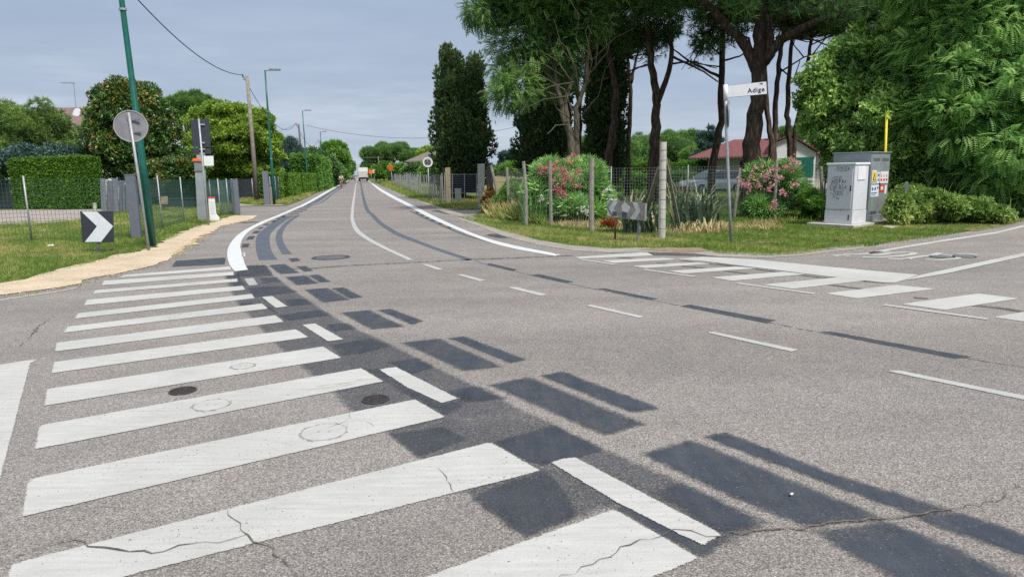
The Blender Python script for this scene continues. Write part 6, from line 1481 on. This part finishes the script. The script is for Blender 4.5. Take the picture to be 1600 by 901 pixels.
simple_tree('road_bush', 'green roadside bush behind the cyclist', 'shrub', 125, 540, [B(534, 274, 7, 10, 130), B(541, 271, 4, 8, 150)], 1500, .45, 'sprig', M['l_green'], M['bark_dark'], 31, .1, clump=.8)

# far pines and trees, middle
for i, (x, y, rx, lab) in enumerate([(588, 240, 24, 'leftmost of the flat topped pines beyond the truck'), (614, 233, 23, 'tallest middle one of the flat topped pines beyond the truck'), (640, 243, 20, 'right hand one of the flat topped pines beyond the truck')]):
    simple_tree('stone_pine', lab, 'tree', 150 + 4 * i, x + 2, [B(x, y, rx, 9, 150 + 4 * i), B(x - rx * .45, y + 4, rx * .55, 8, 150), B(x + rx * .45, y + 4, rx * .55, 8, 150)], 5200, .75, 'tuft_fat', M['l_pine_far'], M['bark_pine'], 32 + i, .42, 'flat topped pines beyond the truck', clump=1.3, up=.7, top_tint=.35, under=.35, trunk_top=V(x, y + 4, 150 + 4 * i))
simple_tree('roadside_tree', 'light green tree behind the grey roofed house', 'tree', 125, 670, [B(668, 243, 14, 14, 125), B(690, 240, 14, 14, 125), B(655, 250, 10, 10, 125)], 4000, .5, 'sprig', M['l_lime'], M['bark_dark'], 36, .2, clump=1.1)
for i, (x, y, rx, ry, dd, mt, lab) in enumerate([(600, 265, 16, 12, 130, 'l_green', 'yellow green bush under the left flat topped pine'), (625, 267, 18, 13, 120, 'l_green', 'rounded bush behind the orange round sign'), (648, 266, 14, 11, 90, 'l_field', 'reddish green bush left of the speed limit sign'), (672, 268, 12, 10, 85, 'l_green', 'green bush below the speed limit sign'), (575, 262, 9, 13, 200, 'l_field', 'dark bush right of the truck')]):
    simple_tree('field_bush', lab, 'shrub', dd, x, [B(x, y, rx, ry, dd), B(x - rx * .6, y + 3, rx * .6, ry * .7, dd), B(x + rx * .6, y + 3, rx * .6, ry * .8, dd)], 2600, dd * .0038, 'sprig', M[mt], M['bark_dark'], 40 + i, .1, clump=.8, limbs=2)
# tall narrow poplars
for i, (x, y) in enumerate([(787, 238), (794, 239), (802, 238), (808, 239), (814, 241)]):
    dd = 260; b = ground_under(x, dd); t = thing('poplar_tree', ['leftmost narrow poplar of the far row in the field', 'second narrow poplar from the left in the far row', 'middle narrow poplar of the far row', 'fourth narrow poplar from the left in the far row', 'rightmost and shortest narrow poplar of the far row'][i], 'tree', b, 'far row of poplars')
    v, tr, tn = crown_arrays([B(x, 251, 2.6, 13, dd), B(x, 244, 2.2, 7, dd)], 500, 1.3, 'sprig', 50 + i, clump=1.0, up=1.0); tri_object('crown', v, tr, tn, M['l_blue'], t)
    MB().tube([b, V(x, 250, dd)], .3, 6).build('trunk', M['bark_dark'], t)
simple_tree('field_bush', 'bright low bush in the field left of the pale shed', 'shrub', 110, 795, [B(788, 264, 12, 7, 110), B(800, 262, 14, 8, 115), B(812, 264, 10, 6, 110)], 2500, .4, 'sprig', M['l_green'], M['bark_dark'], 56, .1, clump=.8, limbs=2)

# ------------------------------------------------------------------ cypresses
def cypress(label, dist, x, blobs, n, seed, size=.22, mat='l_cypress', tr=.25):
    blobs = [(c, (r[0] + .24, r[1] + .24, r[2] + .12)) for c, r in blobs]
    b = ground_under(x, dist); t = thing('cypress_tree', label, 'tree', b)
    v, tt, tn = crown_arrays(blobs, n, size, 'scale', seed, clump=.50, up=1.7, spread_dir=.5, flat=1.5, inner=.3, out_=1.22); tri_object('crown', v, tt, tn, M[mat], t)
    limb(MB_ := MB(), [b, blobs[0][0], blobs[-1][0]], tr, .06, random.Random(seed)); MB_.build('trunk', M['bark_dark'], t, smooth=True)
cypress('broad dark cypress behind the low gate', 43, 722, [B(722, 262, 38, 40, 43), B(722, 225, 40, 48, 43), B(719, 188, 33, 50, 43), B(712, 156, 25, 42, 43), B(703, 122, 14, 34, 43), B(737, 146, 12, 32, 43), B(700, 102, 7, 22, 43), B(741, 122, 6, 20, 43), B(698, 90, 3, 14, 43), B(744, 106, 3, 12, 43), B(709, 108, 5, 12, 43)], 42000, 61)
cypress('dark cypress behind the oleander left of the bare trunked pines', 40, 852, [B(848, 240, 34, 40, 40), B(850, 200, 32, 42, 40), B(856, 160, 28, 45, 40), B(862, 110, 22, 50, 40)], 26000, 62)
cypress('slim ragged cypress among the pine trunks', 37, 944, [B(944, 240, 20, 45, 37), B(946, 190, 24, 50, 37), B(945, 130, 22, 50, 37), B(944, 80, 16, 40, 37)], 17000, 63)

# ------------------------------------------------------------------ locust trees with feathery fronds
def frond_tree(label, dist, x, blobs, n, size, seed, trunks, mat='l_locust', bark='bark_grey', clump=.8, inner=.15, twigs=()):
    b = ground_under(x, dist); t = thing('locust_tree', label, 'tree', b)
    v, tt, tn = crown_arrays(blobs, n, size, 'frond', seed, clump=clump, cd=1.7, out_=1.2, tip=.2, up=.15, droop=.25, spread_dir=.9, inner=inner, top_tint=.2); tri_object('crown', v, tt, tn, M[mat], t)
    rng = random.Random(seed)
    m = MB()
    for pts, r0, r1 in trunks: limb(m, [b + [0, 0, -.05] if q == 'b' else V(q[0], q[1], q[2] if len(q) > 2 else dist) for q in pts], r0, r1, rng, 9)
    m.build('trunk', M[bark], t, smooth=True)
    m = MB()
    for k in range(len(twigs)): limb(m, [V(q[0], q[1], dist - (0.2 + .5 * i)) for i, q in enumerate(twigs[k])], .032, .010, rng, 5)
    if twigs: m.build('bare_twigs', M[bark], t, smooth=True)
    return t
bl = [B(800, 20, 62, 40, 28), B(855, 5, 60, 45, 28), B(830, 70, 58, 40, 28), B(790, 95, 32, 35, 28), B(868, 75, 50, 42, 29), B(905, 30, 52, 50, 29), B(800, 140, 28, 26, 28), B(835, 128, 30, 26, 29.5), B(885, 120, 20, 22, 30.5), B(800, 175, 16, 14, 28), B(770, 35, 34, 22, 27.5), B(750, 15, 22, 18, 27.5), B(772, 188, 11, 5, 27.8), B(860, -60, 80, 50, 28), B(930, -40, 60, 50, 28), B(800, -40, 50, 40, 28)]
twg = [[(908, 215), (882, 140), (845, 118), (805, 112)], [(890, 150), (850, 155), (820, 170)], [(895, 130), (870, 95), (845, 80), (832, 60)], [(915, 140), (925, 95), (915, 50), (925, 15)], [(910, 180), (935, 150), (945, 110), (960, 90)], [(905, 110), (880, 80), (865, 30)], [(918, 120), (950, 80), (955, 40)], [(890, 185), (870, 170), (862, 150)], [(880, 120), (850, 100), (810, 95), (800, 70)], [(915, 100), (900, 60), (905, 25), (890, 0)], [(885, 195), (868, 196), (855, 210)], [(925, 95), (960, 60), (990, 45)], [(905, 150), (900, 110), (885, 75), (870, 60)], [(898, 128), (860, 135), (830, 150), (812, 180)], [(930, 110), (935, 60), (960, 20)]]
frond_tree('large locust tree with pale twin trunks and bare twigs rising behind the oleander', 28, 901, bl, 15000, .36, 71, [(['b', (893, 215), (880, 175), (872, 140), (865, 90), (850, 30)], .19, .05), (['b', (901, 212), (900, 170), (916, 130), (918, 85), (925, 20)], .16, .05), ([(888, 200), (884, 160), (897, 110), (905, 60)], .12, .04), ([(868, 130), (840, 100), (800, 60), (770, 30)], .06, .015), ([(872, 150), (842, 140), (805, 150), (790, 185)], .05, .012)], twigs=twg, clump=.85, mat='l_locust_dark')
bl = [B(1500, 60, 75, 55, 26), B(1560, 20, 80, 60, 26), B(1480, 120, 60, 50, 25.5), B(1560, 120, 70, 60, 25.5), B(1500, 190, 70, 50, 25.5), B(1570, 210, 60, 60, 25.5), B(1610, 130, 45, 60, 26), B(1620, 230, 40, 60, 26), B(1500, 250, 60, 45, 25.5), B(1570, 280, 60, 40, 25.5), B(1500, -40, 90, 50, 26), B(1570, -50, 60, 50, 26), B(1620, 300, 40, 30, 26)]
frond_tree('tall bright feathery locust tree at the right edge above the brambles', 26.5, 1540, bl, 24000, .36, 72, [(['b', (1538, 250), (1530, 150), (1520, 60)], .22, .06), (['b', (1570, 230), (1590, 120)], .16, .05), ([(1532, 180), (1490, 120), (1470, 60)], .09, .03)], clump=.75, inner=.5)
frond_tree('dense feathery tree filling the gap behind the grey cabinet', 31, 1420, [B(1420, 60, 60, 60, 31), B(1440, 150, 60, 60, 31), B(1440, 240, 60, 55, 31), B(1390, 200, 40, 60, 31), B(1500, 280, 70, 40, 30)], 15000, .38, 74, [(['b', (1425, 230), (1425, 120)], .2, .06)], clump=.9, inner=.4, mat='l_locust_dark')

# laurel
simple_tree('laurel_tree', 'bushy bright green laurel tree behind the two cabinets', 'tree', 26.5, 1360, [B(1360, 190, 75, 60, 26.5), B(1330, 130, 62, 50, 26.5), B(1392, 132, 42, 48, 26.5), B(1396, 205, 44, 68, 26), B(1290, 150, 42, 34, 26), B(1366, 84, 26, 36, 26.5), B(1398, 72, 13, 36, 27), B(1282, 190, 28, 22, 26.5), B(1338, 235, 34, 26, 27), B(1360, 250, 60, 45, 27), B(1420, 250, 34, 50, 25.5), B(1432, 160, 22, 34, 26), B(1265, 130, 18, 16, 26), B(1250, 160, 12, 10, 26), B(1310, 84, 14, 18, 26.5), B(1345, 40, 12, 18, 26.5)],
            22000, .175, 'sprig5', M['l_laurel'], M['bark_dark'], 75, .16, clump=.42, cd=1.6, out_=1.3, tip=.22, up=.5, inner=.2, top_tint=.3)
# ------------------------------------------------------------------ pines
def pine(label, dist, x, canopy, n, seed, trunks, branches=(), size=.34, mat='l_pine', lowtufts=()):
    b = ground_under(x, dist); t = thing('stone_pine', label, 'tree', b, None); rng = random.Random(seed)
    v, tt, tn = crown_arrays(canopy, n, size, 'tuft', seed, clump=.75, up=.8, spread_dir=.7, under=.5, inner=.12, top_tint=.35); tri_object('crown', v, tt, tn, M[mat], t)
    m = MB()
    for pts, r0, r1 in trunks: limb(m, [b + [0, 0, -.05] if q == 'b' else V(q[0], q[1], q[2] if len(q) > 2 else dist) for q in pts], r0, r1, rng, 12, .05)
    m.build('trunk', M['bark_pine'], t, smooth=True)
    m = MB()
    for pts, r0, r1 in branches: limb(m, [V(q[0], q[1], q[2] if len(q) > 2 else dist) for q in pts], r0, r1, rng, 7)
    for k in range(22):        # thin boughs that carry the canopy
        c = canopy[rng.randrange(len(canopy))]; s = trunks[0][0][-1]; s = V(s[0], s[1], s[2] if len(s) > 2 else dist)
        e_ = np.array(c[0]) + np.array([rng.uniform(-1, 1) * c[1][0], rng.uniform(-1, 1) * c[1][1], rng.uniform(-.9, .2) * c[1][2]])
        limb(m, [s, (s + e_) / 2 + [0, 0, rng.uniform(-.5, .2)], e_], rng.uniform(.035, .07), .012, rng, 5)
    m.build('branches', M['bark_pine'], t, smooth=True); return t
def can(x, y, r, dist, h=1.5, k=6, seed=0):
    """umbrella canopy made of k cushions, radius r metres, centred on pixel x,y"""
    rr_ = random.Random(seed); c = V(x, y, dist); out = [(c, (r * .55, r * .55, h * .8))]
    for i in range(k):
        a = 2 * pi * i / k + rr_.uniform(-.3, .3); out.append((c + np.array([cos(a) * r * .62, sin(a) * r * .62, rr_.uniform(-.5, .3)]), (r * .42, r * .42, h * rr_.uniform(.5, .8))))
    return out
pine('tall pine with a thick leaning trunk behind the worn chevron board, forked high', 33, 1022, can(1025, -45, 4.2, 33, 1.6, 7, 1) + [B(990, 48, 40, 26, 34), B(1045, 52, 34, 24, 33.5), B(1015, 70, 26, 14, 35), B(1035, 15, 40, 22, 31), B(1005, 20, 34, 20, 32), B(1060, 30, 22, 16, 32)], 14000, 81, [(['b', (1022, 230), (1025, 190), (1026, 155), (1018, 100), (1012, 40)], .29, .13), ([(1027, 160), (1040, 130), (1050, 90), (1048, 40)], .15, .09)],
     [([(1050, 88), (1075, 100), (1100, 112), (1122, 128)], .06, .03), ([(1048, 100), (1080, 96), (1120, 107)], .05, .02), ([(1018, 100), (990, 108), (970, 120)], .05, .02), ([(1012, 60), (980, 45), (950, 40)], .06, .02)])
pine('slim dark forked pine between the ragged cypress and the thick leaning pine', 41, 981, can(985, -10, 3.4, 41, 1.5, 6, 2) + [B(1000, 66, 34, 18, 41), B(960, 84, 28, 16, 41), B(975, 40, 30, 20, 40)], 7500, 82, [(['b', (981, 240), (985, 180), (985, 130), (980, 90)], .17, .09), ([(986, 130), (992, 100), (1000, 70)], .1, .05)], [([(985, 110), (960, 96), (945, 92)], .04, .02)])
pine('dark reddish pine trunk leaning in front of the ragged cypress', 34, 951, can(935, -20, 3.6, 34, 1.5, 6, 3) + [B(900, 65, 40, 30, 36), B(955, 68, 34, 26, 36), B(880, 100, 30, 20, 36.5), B(920, 40, 34, 26, 34), B(955, 30, 30, 24, 33)], 10000, 83, [(['b', (952, 240), (960, 190), (962, 150), (955, 100), (945, 50)], .24, .11)], [([(955, 120), (925, 130), (905, 118)], .07, .03), ([(960, 150), (990, 110), (1010, 100)], .04, .02)])
pine('straight dark pine just left of the street name sign', 36, 1112, can(1125, -15, 3.6, 36, 1.5, 6, 4) + [B(1120, 28, 44, 20, 37), B(1150, 48, 24, 12, 38), B(1095, 75, 26, 18, 35), B(1085, 100, 22, 12, 35), B(1110, 60, 26, 16, 36)], 9500, 84, [(['b', (1116, 240), (1127, 190), (1127, 130), (1130, 60), (1128, 20)], .21, .12)], [([(1127, 122), (1095, 105), (1070, 92), (1050, 75)], .08, .03), ([(1130, 90), (1108, 70), (1090, 60)], .06, .02), ([(1130, 95), (1155, 88), (1170, 80)], .05, .03), ([(1128, 105), (1090, 100), (1075, 108)], .04, .015)])
pine('great pine with a massive trunk dividing into heavy limbs behind the street name sign', 30, 1174, can(1190, -100, 6.0, 30, 1.8, 9, 5) + [B(1310, 22, 36, 18, 28.5), B(1255, 14, 30, 13, 28), B(1365, 26, 40, 18, 30), B(1410, 40, 36, 24, 31.5), B(1150, 8, 34, 14, 27.5), B(1345, 52, 26, 10, 32), B(1160, 0, 36, 18, 28), B(1290, 12, 34, 18, 28), B(1210, 2, 30, 14, 29), B(1260, -5, 40, 18, 30), B(1350, 10, 40, 16, 31), B(1100, -10, 40, 18, 29)], 19000, 85,
     [(['b', (1174, 240), (1180, 180), (1184, 130), (1187, 85), (1188, 20), (1188, -20)], .40, .20), ([(1182, 110), (1165, 75), (1145, 50), (1115, 15), (1090, -10)], .24, .12), ([(1188, 105), (1203, 85), (1203, 55), (1196, 20), (1192, -10)], .2, .14), ([(1190, 100), (1222, 62), (1260, 42), (1310, 22), (1380, 4), (1420, -10)], .22, .09)],
     [([(1150, 55), (1170, 60), (1176, 85)], .06, .05), ([(1203, 22), (1230, 14), (1265, 12)], .05, .03), ([(1125, 25), (1105, 45), (1100, 30)], .025, .012), ([(1240, 50), (1290, 70), (1340, 45)], .04, .02), ([(1310, 22), (1360, 25), (1420, 20)], .05, .02), ([(1330, 30), (1380, 40), (1440, 30)], .03, .012), ([(1300, 25), (1340, 8), (1400, -2)], .03, .015)])
pine('slim dark pine just right of the great pine', 40, 1207, can(1215, -5, 3.4, 40, 1.4, 6, 6), 4200, 86, [(['b', (1205, 220), (1198, 160), (1194, 110), (1196, 40)], .17, .1)], [([(1195, 90), (1210, 60), (1230, 50)], .04, .02)])
pine('dark curved pine second to the right of the great pine', 42, 1212, can(1245, 0, 3.6, 42, 1.4, 6, 7) + [B(1240, 42, 34, 16, 42), B(1215, 62, 20, 10, 42)], 6000, 87, [(['b', (1209, 225), (1212, 160), (1217, 100), (1225, 50), (1230, 10)], .18, .1)], [([(1217, 105), (1240, 125), (1250, 95)], .05, .025), ([(1215, 115), (1255, 90), (1300, 75), (1340, 55)], .05, .02)])
pine('twin stemmed dark pine nearest the laurel tree', 43, 1238, can(1290, 10, 4.0, 43, 1.4, 7, 8) + [B(1340, 24, 44, 20, 42), B(1300, 50, 36, 10, 43), B(1350, 58, 30, 10, 43)], 8500, 88, [(['b', (1233, 220), (1230, 180), (1233, 120), (1238, 60)], .2, .1), (['b', (1243, 200), (1252, 160), (1262, 100), (1270, 50)], .16, .08)],
     [([(1260, 100), (1300, 85), (1340, 60)], .05, .02), ([(1256, 90), (1240, 70), (1243, 60)], .04, .02), ([(1262, 95), (1290, 60), (1330, 35)], .045, .02), ([(1265, 90), (1320, 78), (1360, 70)], .035, .015), ([(1268, 70), (1310, 50), (1360, 30)], .04, .015)])
pine('pine hidden above the locust tree crown', 38, 905, can(880, -30, 4.4, 38, 1.5, 7, 9) + [B(785, 70, 22, 20, 33), B(770, 95, 16, 14, 33), B(790, 110, 16, 12, 33), B(850, 40, 40, 30, 37)], 7000, 89, [(['b', (903, 240), (905, 180), (900, 100), (880, 20)], .22, .1)], [([(890, 60), (830, 70), (785, 85)], .07, .02)])

# garden and far woods on the right
for i, (x, y, rx, ry, dd, lab) in enumerate([(900, 228, 30, 26, 70, 'rounded green tree seen between locust trunk and ragged cypress'), (1000, 245, 38, 30, 95, 'rounded pine crown of the far wood behind the thick leaning pine'), (1050, 240, 42, 32, 100, 'broad pine crown of the far wood left of the layered cedar'), (1085, 250, 26, 26, 92, 'darker pine crown of the far wood touching the red roof'), (965, 240, 30, 30, 90, 'leftmost pine crown of the far wood'),
                                             (1030, 222, 40, 16, 120, 'highest pine crown at the skyline of the far wood'), (1230, 212, 24, 14, 95, 'dark pine crown peeping over the red roof'), (1075, 225, 34, 18, 125, 'skyline pine crown right of the highest one')]):
    simple_tree('stone_pine', lab, 'tree', dd, x, [B(x, y, rx, ry, dd), B(x - rx * .6, y + ry * .4, rx * .6, ry * .7, dd), B(x + rx * .6, y + ry * .4, rx * .6, ry * .7, dd)], 7000, dd * .0045, 'tuft_fat', M['l_pine_far'], M['bark_pine'], 100 + i, .3, 'pines of the far wood', clump=1.1, up=.6, top_tint=.35)
b = ground_under(1107, 75); t = thing('cedar_tree', 'pale layered cedar rising beside the red roof', 'tree', b); rg = random.Random(3)
bl = []
for y, w in ((193, 5), (201, 10), (210, 15), (220, 20), (230, 24), (240, 27)):
    for k in range(3): bl.append(B(1107 + rg.uniform(-.5, .5) * w, y, w * .62, 2.6, 75, deep=1.0))
v, tt, tn = crown_arrays(bl, 7000, .38, 'tuft_fat', 120, clump=.5, up=.3, flat=.35, inner=0); tri_object('crown', v, tt, tn, M['l_blue'], t)
MB().tube([b, V(1107, 192, 75)], [.25, .05], 8).build('trunk', M['bark_dark'], t)
simple_tree('roadside_tree', 'dark trees behind the house at the right of the red roof', 'tree', 70, 1310, [B(1310, 225, 40, 30, 70), B(1350, 230, 40, 40, 70), B(1285, 232, 22, 20, 72)], 8000, .4, 'sprig', M['l_green'], M['bark_dark'], 121, .25, clump=1.0)

# distant tree belt along the horizon
rng = np.random.default_rng(9); n = 9000
xs = rng.uniform(-420, 520, n); ys = 330 + rng.uniform(-8, 8, n); hh = 5 + 3 * np.sin(xs * .05) + 2 * np.sin(xs * .13 + 1)
gap = np.abs(xs - (ROAD_DIR[0] / ROAD_DIR[1]) * ys) > 9
pos = np.column_stack([xs, ys, rng.uniform(0, 1, n) ** .8 * hh])[gap]
v, tt, tn = scatter('sprig', pos, rng.normal(size=(len(pos), 3)) + [0, -.3, .5], 2.6 * rng.uniform(.6, 1.2, len(pos)), np.clip(.4 + rng.normal(size=len(pos)) * .2, 0, 1), rng)
o = tri_object('distant_woods', v, tt, tn, M['l_field']); o['kind'] = 'stuff'

# ------------------------------------------------------------------ shrubs of the corner
def flowers(parent, blobs, n, mat, seed, size=.085, name='flowers', front=True):
    rng = np.random.default_rng(seed); C = np.array([b[0] for b in blobs]); R = np.array([b[1] for b in blobs]); bi = rng.integers(0, len(blobs), n)
    d = rng.normal(size=(n, 3)); d /= np.linalg.norm(d, axis=1, keepdims=True)
    if front: d[:, 1] = -np.abs(d[:, 1])
    c = C[bi] + d * R[bi] * .98; k = 9
    P_ = np.repeat(c, k, 0) + rng.normal(size=(n * k, 3)) * size * .55
    v, tt, tn = scatter('sprig', P_, rng.normal(size=(n * k, 3)) + [0, -.5, .3], size * .8 * rng.uniform(.6, 1.2, n * k), np.clip(rng.uniform(0, 1, n * k), 0, 1), rng); tri_object(name, v, tt, tn, M[mat], parent)
b = V(893, 345, 22.6); b[2] = 0; t = thing('oleander_bush', 'large oleander bush with pink flowers behind the round concrete posts', 'shrub', b)
ob = [B(893, 302, 50, 38, 22.6), B(862, 280, 30, 30, 22.6), B(903, 274, 34, 22, 22.9), B(930, 285, 24, 34, 22.4), B(852, 310, 22, 30, 22.6), B(874, 262, 16, 14, 22.9), B(916, 256, 12, 14, 22.7), B(900, 328, 50, 20, 22.3), B(934, 318, 20, 30, 22.2)]
v, tt, tn = crown_arrays(ob, 6000, .34, 'lance', 130, clump=.36, cd=1.1, out_=1.32, up=.9, spread_dir=.4, inner=.25, top_tint=.25); tri_object('foliage', v, tt, tn, M['l_oleander'], t)
fl = [B(882, 256, 9, 5, 21.6), B(868, 270, 7, 7, 21.6), B(902, 262, 7, 6, 21.6), B(872, 283, 7, 7, 21.5), B(909, 281, 12, 6, 21.4), B(888, 248, 9, 5, 21.8), B(877, 306, 5, 4, 21.4), B(848, 266, 5, 5, 21.8), B(892, 270, 8, 6, 21.6), B(868, 275, 5, 12, 21.6)]
fl = [(c, (r[0] * 1.5, r[1] * 1.5, r[2] * 1.6)) for c, r in fl]; flowers(t, fl, 62, 'petal_pink', 131, .075); flowers(t, [B(952, 302, 6, 10, 20.6), B(848, 310, 4, 6, 21.6), B(912, 330, 8, 5, 21.2)], 12, 'petal_white', 132, .09, 'white_flowers')
m = MB(); rg = random.Random(8)
for k in range(14): p = b + [rg.uniform(-.7, .7), rg.uniform(-.3, .3), 0]; limb(m, [p, p + [rg.uniform(-.3, .3), 0, 1.0], ob[rg.randrange(6)][0]], .025, .01, rg, 5)
m.build('stems', M['bark_grey'], t)
simple_tree('shrub', 'brown dying bush beside the grey gate pillar', 'shrub', 27.5, 765, [B(766, 312, 9, 24, 27.5), B(770, 328, 12, 14, 27)], 1800, .15, 'sprig', M['l_brown'], M['bark_dark'], 133, .04, clump=.25)
simple_tree('shrub', 'dark weedy shrub behind the thin wire between the concrete posts', 'shrub', 25, 815, [B(812, 308, 26, 26, 25), B(790, 316, 18, 20, 26), B(835, 312, 18, 26, 24)], 5000, .2, 'lance', M['l_green'], M['bark_dark'], 134, .04, clump=.3, up=.8)
b = V(1200, 340, 22.8); b[2] = 0; t = thing('oleander_bush', 'loose oleander bush with pale pink flowers behind the leaning slim posts', 'shrub', b)
ob = [B(1190, 292, 32, 30, 22.8), B(1215, 280, 26, 24, 22.9), B(1180, 278, 18, 18, 22.7), B(1232, 306, 20, 20, 23), B(1200, 318, 38, 16, 22.8)]
v, tt, tn = crown_arrays(ob, 1900, .28, 'lance', 135, clump=.3, cd=1.1, out_=1.3, up=.8, spread_dir=.4, inner=.15, top_tint=.2); tri_object('foliage', v, tt, tn, M['l_oleander'], t)
fl = [B(1183, 256, 8, 6, 21.9), B(1203, 275, 10, 8, 21.8), B(1195, 285, 8, 8, 21.8), B(1220, 252, 12, 7, 22.1), B(1238, 255, 6, 5, 22.1), B(1170, 292, 10, 6, 21.8), B(1232, 295, 10, 7, 22.1), B(1205, 318, 10, 6, 21.8), B(1160, 290, 6, 5, 21.8), B(1226, 258, 9, 8, 22.1), B(1180, 280, 10, 10, 21.8)]
fl = [(c, (r[0] * 1.4, r[1] * 1.4, r[2] * 1.4)) for c, r in fl]; flowers(t, fl, 52, 'petal_pale', 136, .08); m = MB()
for k in range(12): p = b + [rg.uniform(-.5, .5), rg.uniform(-.3, .3), 0]; limb(m, [p, p + [rg.uniform(-.3, .3), 0, .8], ob[rg.randrange(5)][0]], .02, .008, rg, 5)
m.build('stems', M['bark_grey'], t)
# long leaved flax clumps: each blade an arching ribbon
def flax(label, base, n, hgt, spread, seed, mat='l_flax', w=.035, name='flax_plant'):
    t = thing(name, label, 'plant', base); rng = random.Random(seed); vs, ts, tn = [], [], []
    for i in range(n):
        a = rng.uniform(0, 2 * pi); o = np.array([cos(a), sin(a), 0]); p = np.array(base) + np.array([rng.uniform(-1, 1) * spread * .55, rng.uniform(-1, 1) * spread * .3, -.02])
        h = hgt * rng.uniform(.5, 1.1); lean = rng.uniform(.12, .65) * h; s = np.array([-sin(a), cos(a), 0]); k0 = len(vs); kk = 6; bend = rng.uniform(.1, .75); tint = rng.random()
        for j in range(kk + 1):
            f = j / kk; c = p + o * lean * f ** 1.7 + np.array([0, 0, h * (f - bend * .45 * f ** 3)]); ww = w * (1 - f) ** .6 * (1 + .5 * f) + .002
            vs += [c - s * ww, c + s * ww]; tn += [tint, tint]
        for j in range(kk): q = k0 + 2 * j; ts += [(q, q + 1, q + 3), (q, q + 3, q + 2)]
    tri_object('leaves', np.array(vs), np.array(ts), np.array(tn), M[mat], t); return t
flax('big clump of sword leaves right of the thick corner post', [gp(1085, 358)[0], gp(1085, 358)[1] + .3, 0], 190, 1.25, 1.0, 1)
flax('sword leaved clump leaning right beside the leaning slim post', [gp(1108, 352)[0], gp(1108, 352)[1] + .2, 0], 100, 1.0, .6, 2)
flax('dark sword leaved clump behind the worn chevron board', [gp(1005, 366)[0], gp(1005, 366)[1] + .3, 0], 170, 1.2, .8, 3)
flax('arching grassy clump behind the second concrete post', [gp(838, 350)[0], gp(838, 350)[1] + .6, 0], 120, 1.5, .8, 4, 'l_oleander', .016)
flax('dry collapsed leaves at the foot of the sword leaved clump', [gp(1098, 364)[0], gp(1098, 364)[1], 0], 90, .4, 1.0, 5, 'l_dry', .022)
flax('pale dry stalks rising behind the thick corner post', [gp(1075, 345)[0], gp(1075, 345)[1] + .8, 0], 40, 1.9, 1.2, 6, 'l_dry', .007)
b = gp(958, 364); t = thing('flower_patch', 'patch of rust orange flowers low on the ground left of the worn chevron board', 'plant', b + np.array([0, 0, 0])); flowers(t, [B(953, 346, 12, 3.5, 18.6), B(948, 349, 8, 3, 18.4)], 34, 'petal_orange', 140, .08)
# brambles
rgb = random.Random(77); bb = []
for k in range(90):
    u = rgb.random(); x = 1398 + u * 165; d_ = rgb.uniform(20.8, 24.6) + u * 1.2; ytop = 288 + u * 34 + rgb.uniform(-3, 12); yb = 268 + (EYE / d_) * F - 14 * u
    h = max(6, (yb - ytop) / 2); bb.append(B(x, ytop + h, rgb.uniform(7, 13), h, d_))
simple_tree('bramble_thicket', 'low sprawling light green brambles right of the cabinets', 'shrub', 22, 1450, bb, 27000, .12, 'sprig5', M['l_bramble'], M['bark_dark'], 141, .03, clump=.24, cd=.9, out_=1.6, tip=.2, up=.6, inner=.12, limbs=0)
simple_tree('shrub', 'darker bushes at the roadside beyond the brambles', 'shrub', 27, 1590, [B(1580, 312, 40, 26, 27), B(1630, 305, 45, 30, 27), B(1540, 305, 40, 24, 27.5)], 9000, .17, 'sprig5', M['l_green'], M['bark_dark'], 142, .04, clump=.4, inner=.3)
simple_tree('shrub', 'leafy weed bush between the pink oleander and the white cabinet', 'shrub', 22.6, 1265, [B(1262, 318, 20, 24, 22.6), B(1277, 325, 12, 18, 22)], 2500, .14, 'lance', M['l_green'], M['bark_dark'], 143, .03, clump=.25, up=.8)
for lab, px, n_, h_, sd2 in (('tall seeding weeds rising out of the left part of the brambles', (1425, 345), 60, 1.35, 11), ('loose tall weeds in front of the right part of the brambles', (1515, 346), 60, .95, 12), ('weeds at the foot of the thin marker post', (1405, 350), 50, .6, 13)):
    q_ = gp(*px); flax(lab, [q_[0], q_[1] + .4, 0], n_, h_, 2.2, sd2, 'l_bramble', .014, 'weed_clump')
# litter
b = gp(1237, 771); c = G(1237, 771, Z4 + .01); tag(MB().box(c, .02, .011, .008, ax=(1, .8, 0)).build('litter', M['paper'], None, bevel=.003), 'tiny white scrap of litter on the big dark patch', 'litter')
c = gp(80, 387); tag(MB().box(c + [0, 0, .05], .14, .1, .06, ax=(1, .3, .1)).build('litter', M['paper'], None, bevel=.02), 'white scrap lying in the left lawn', 'litter')
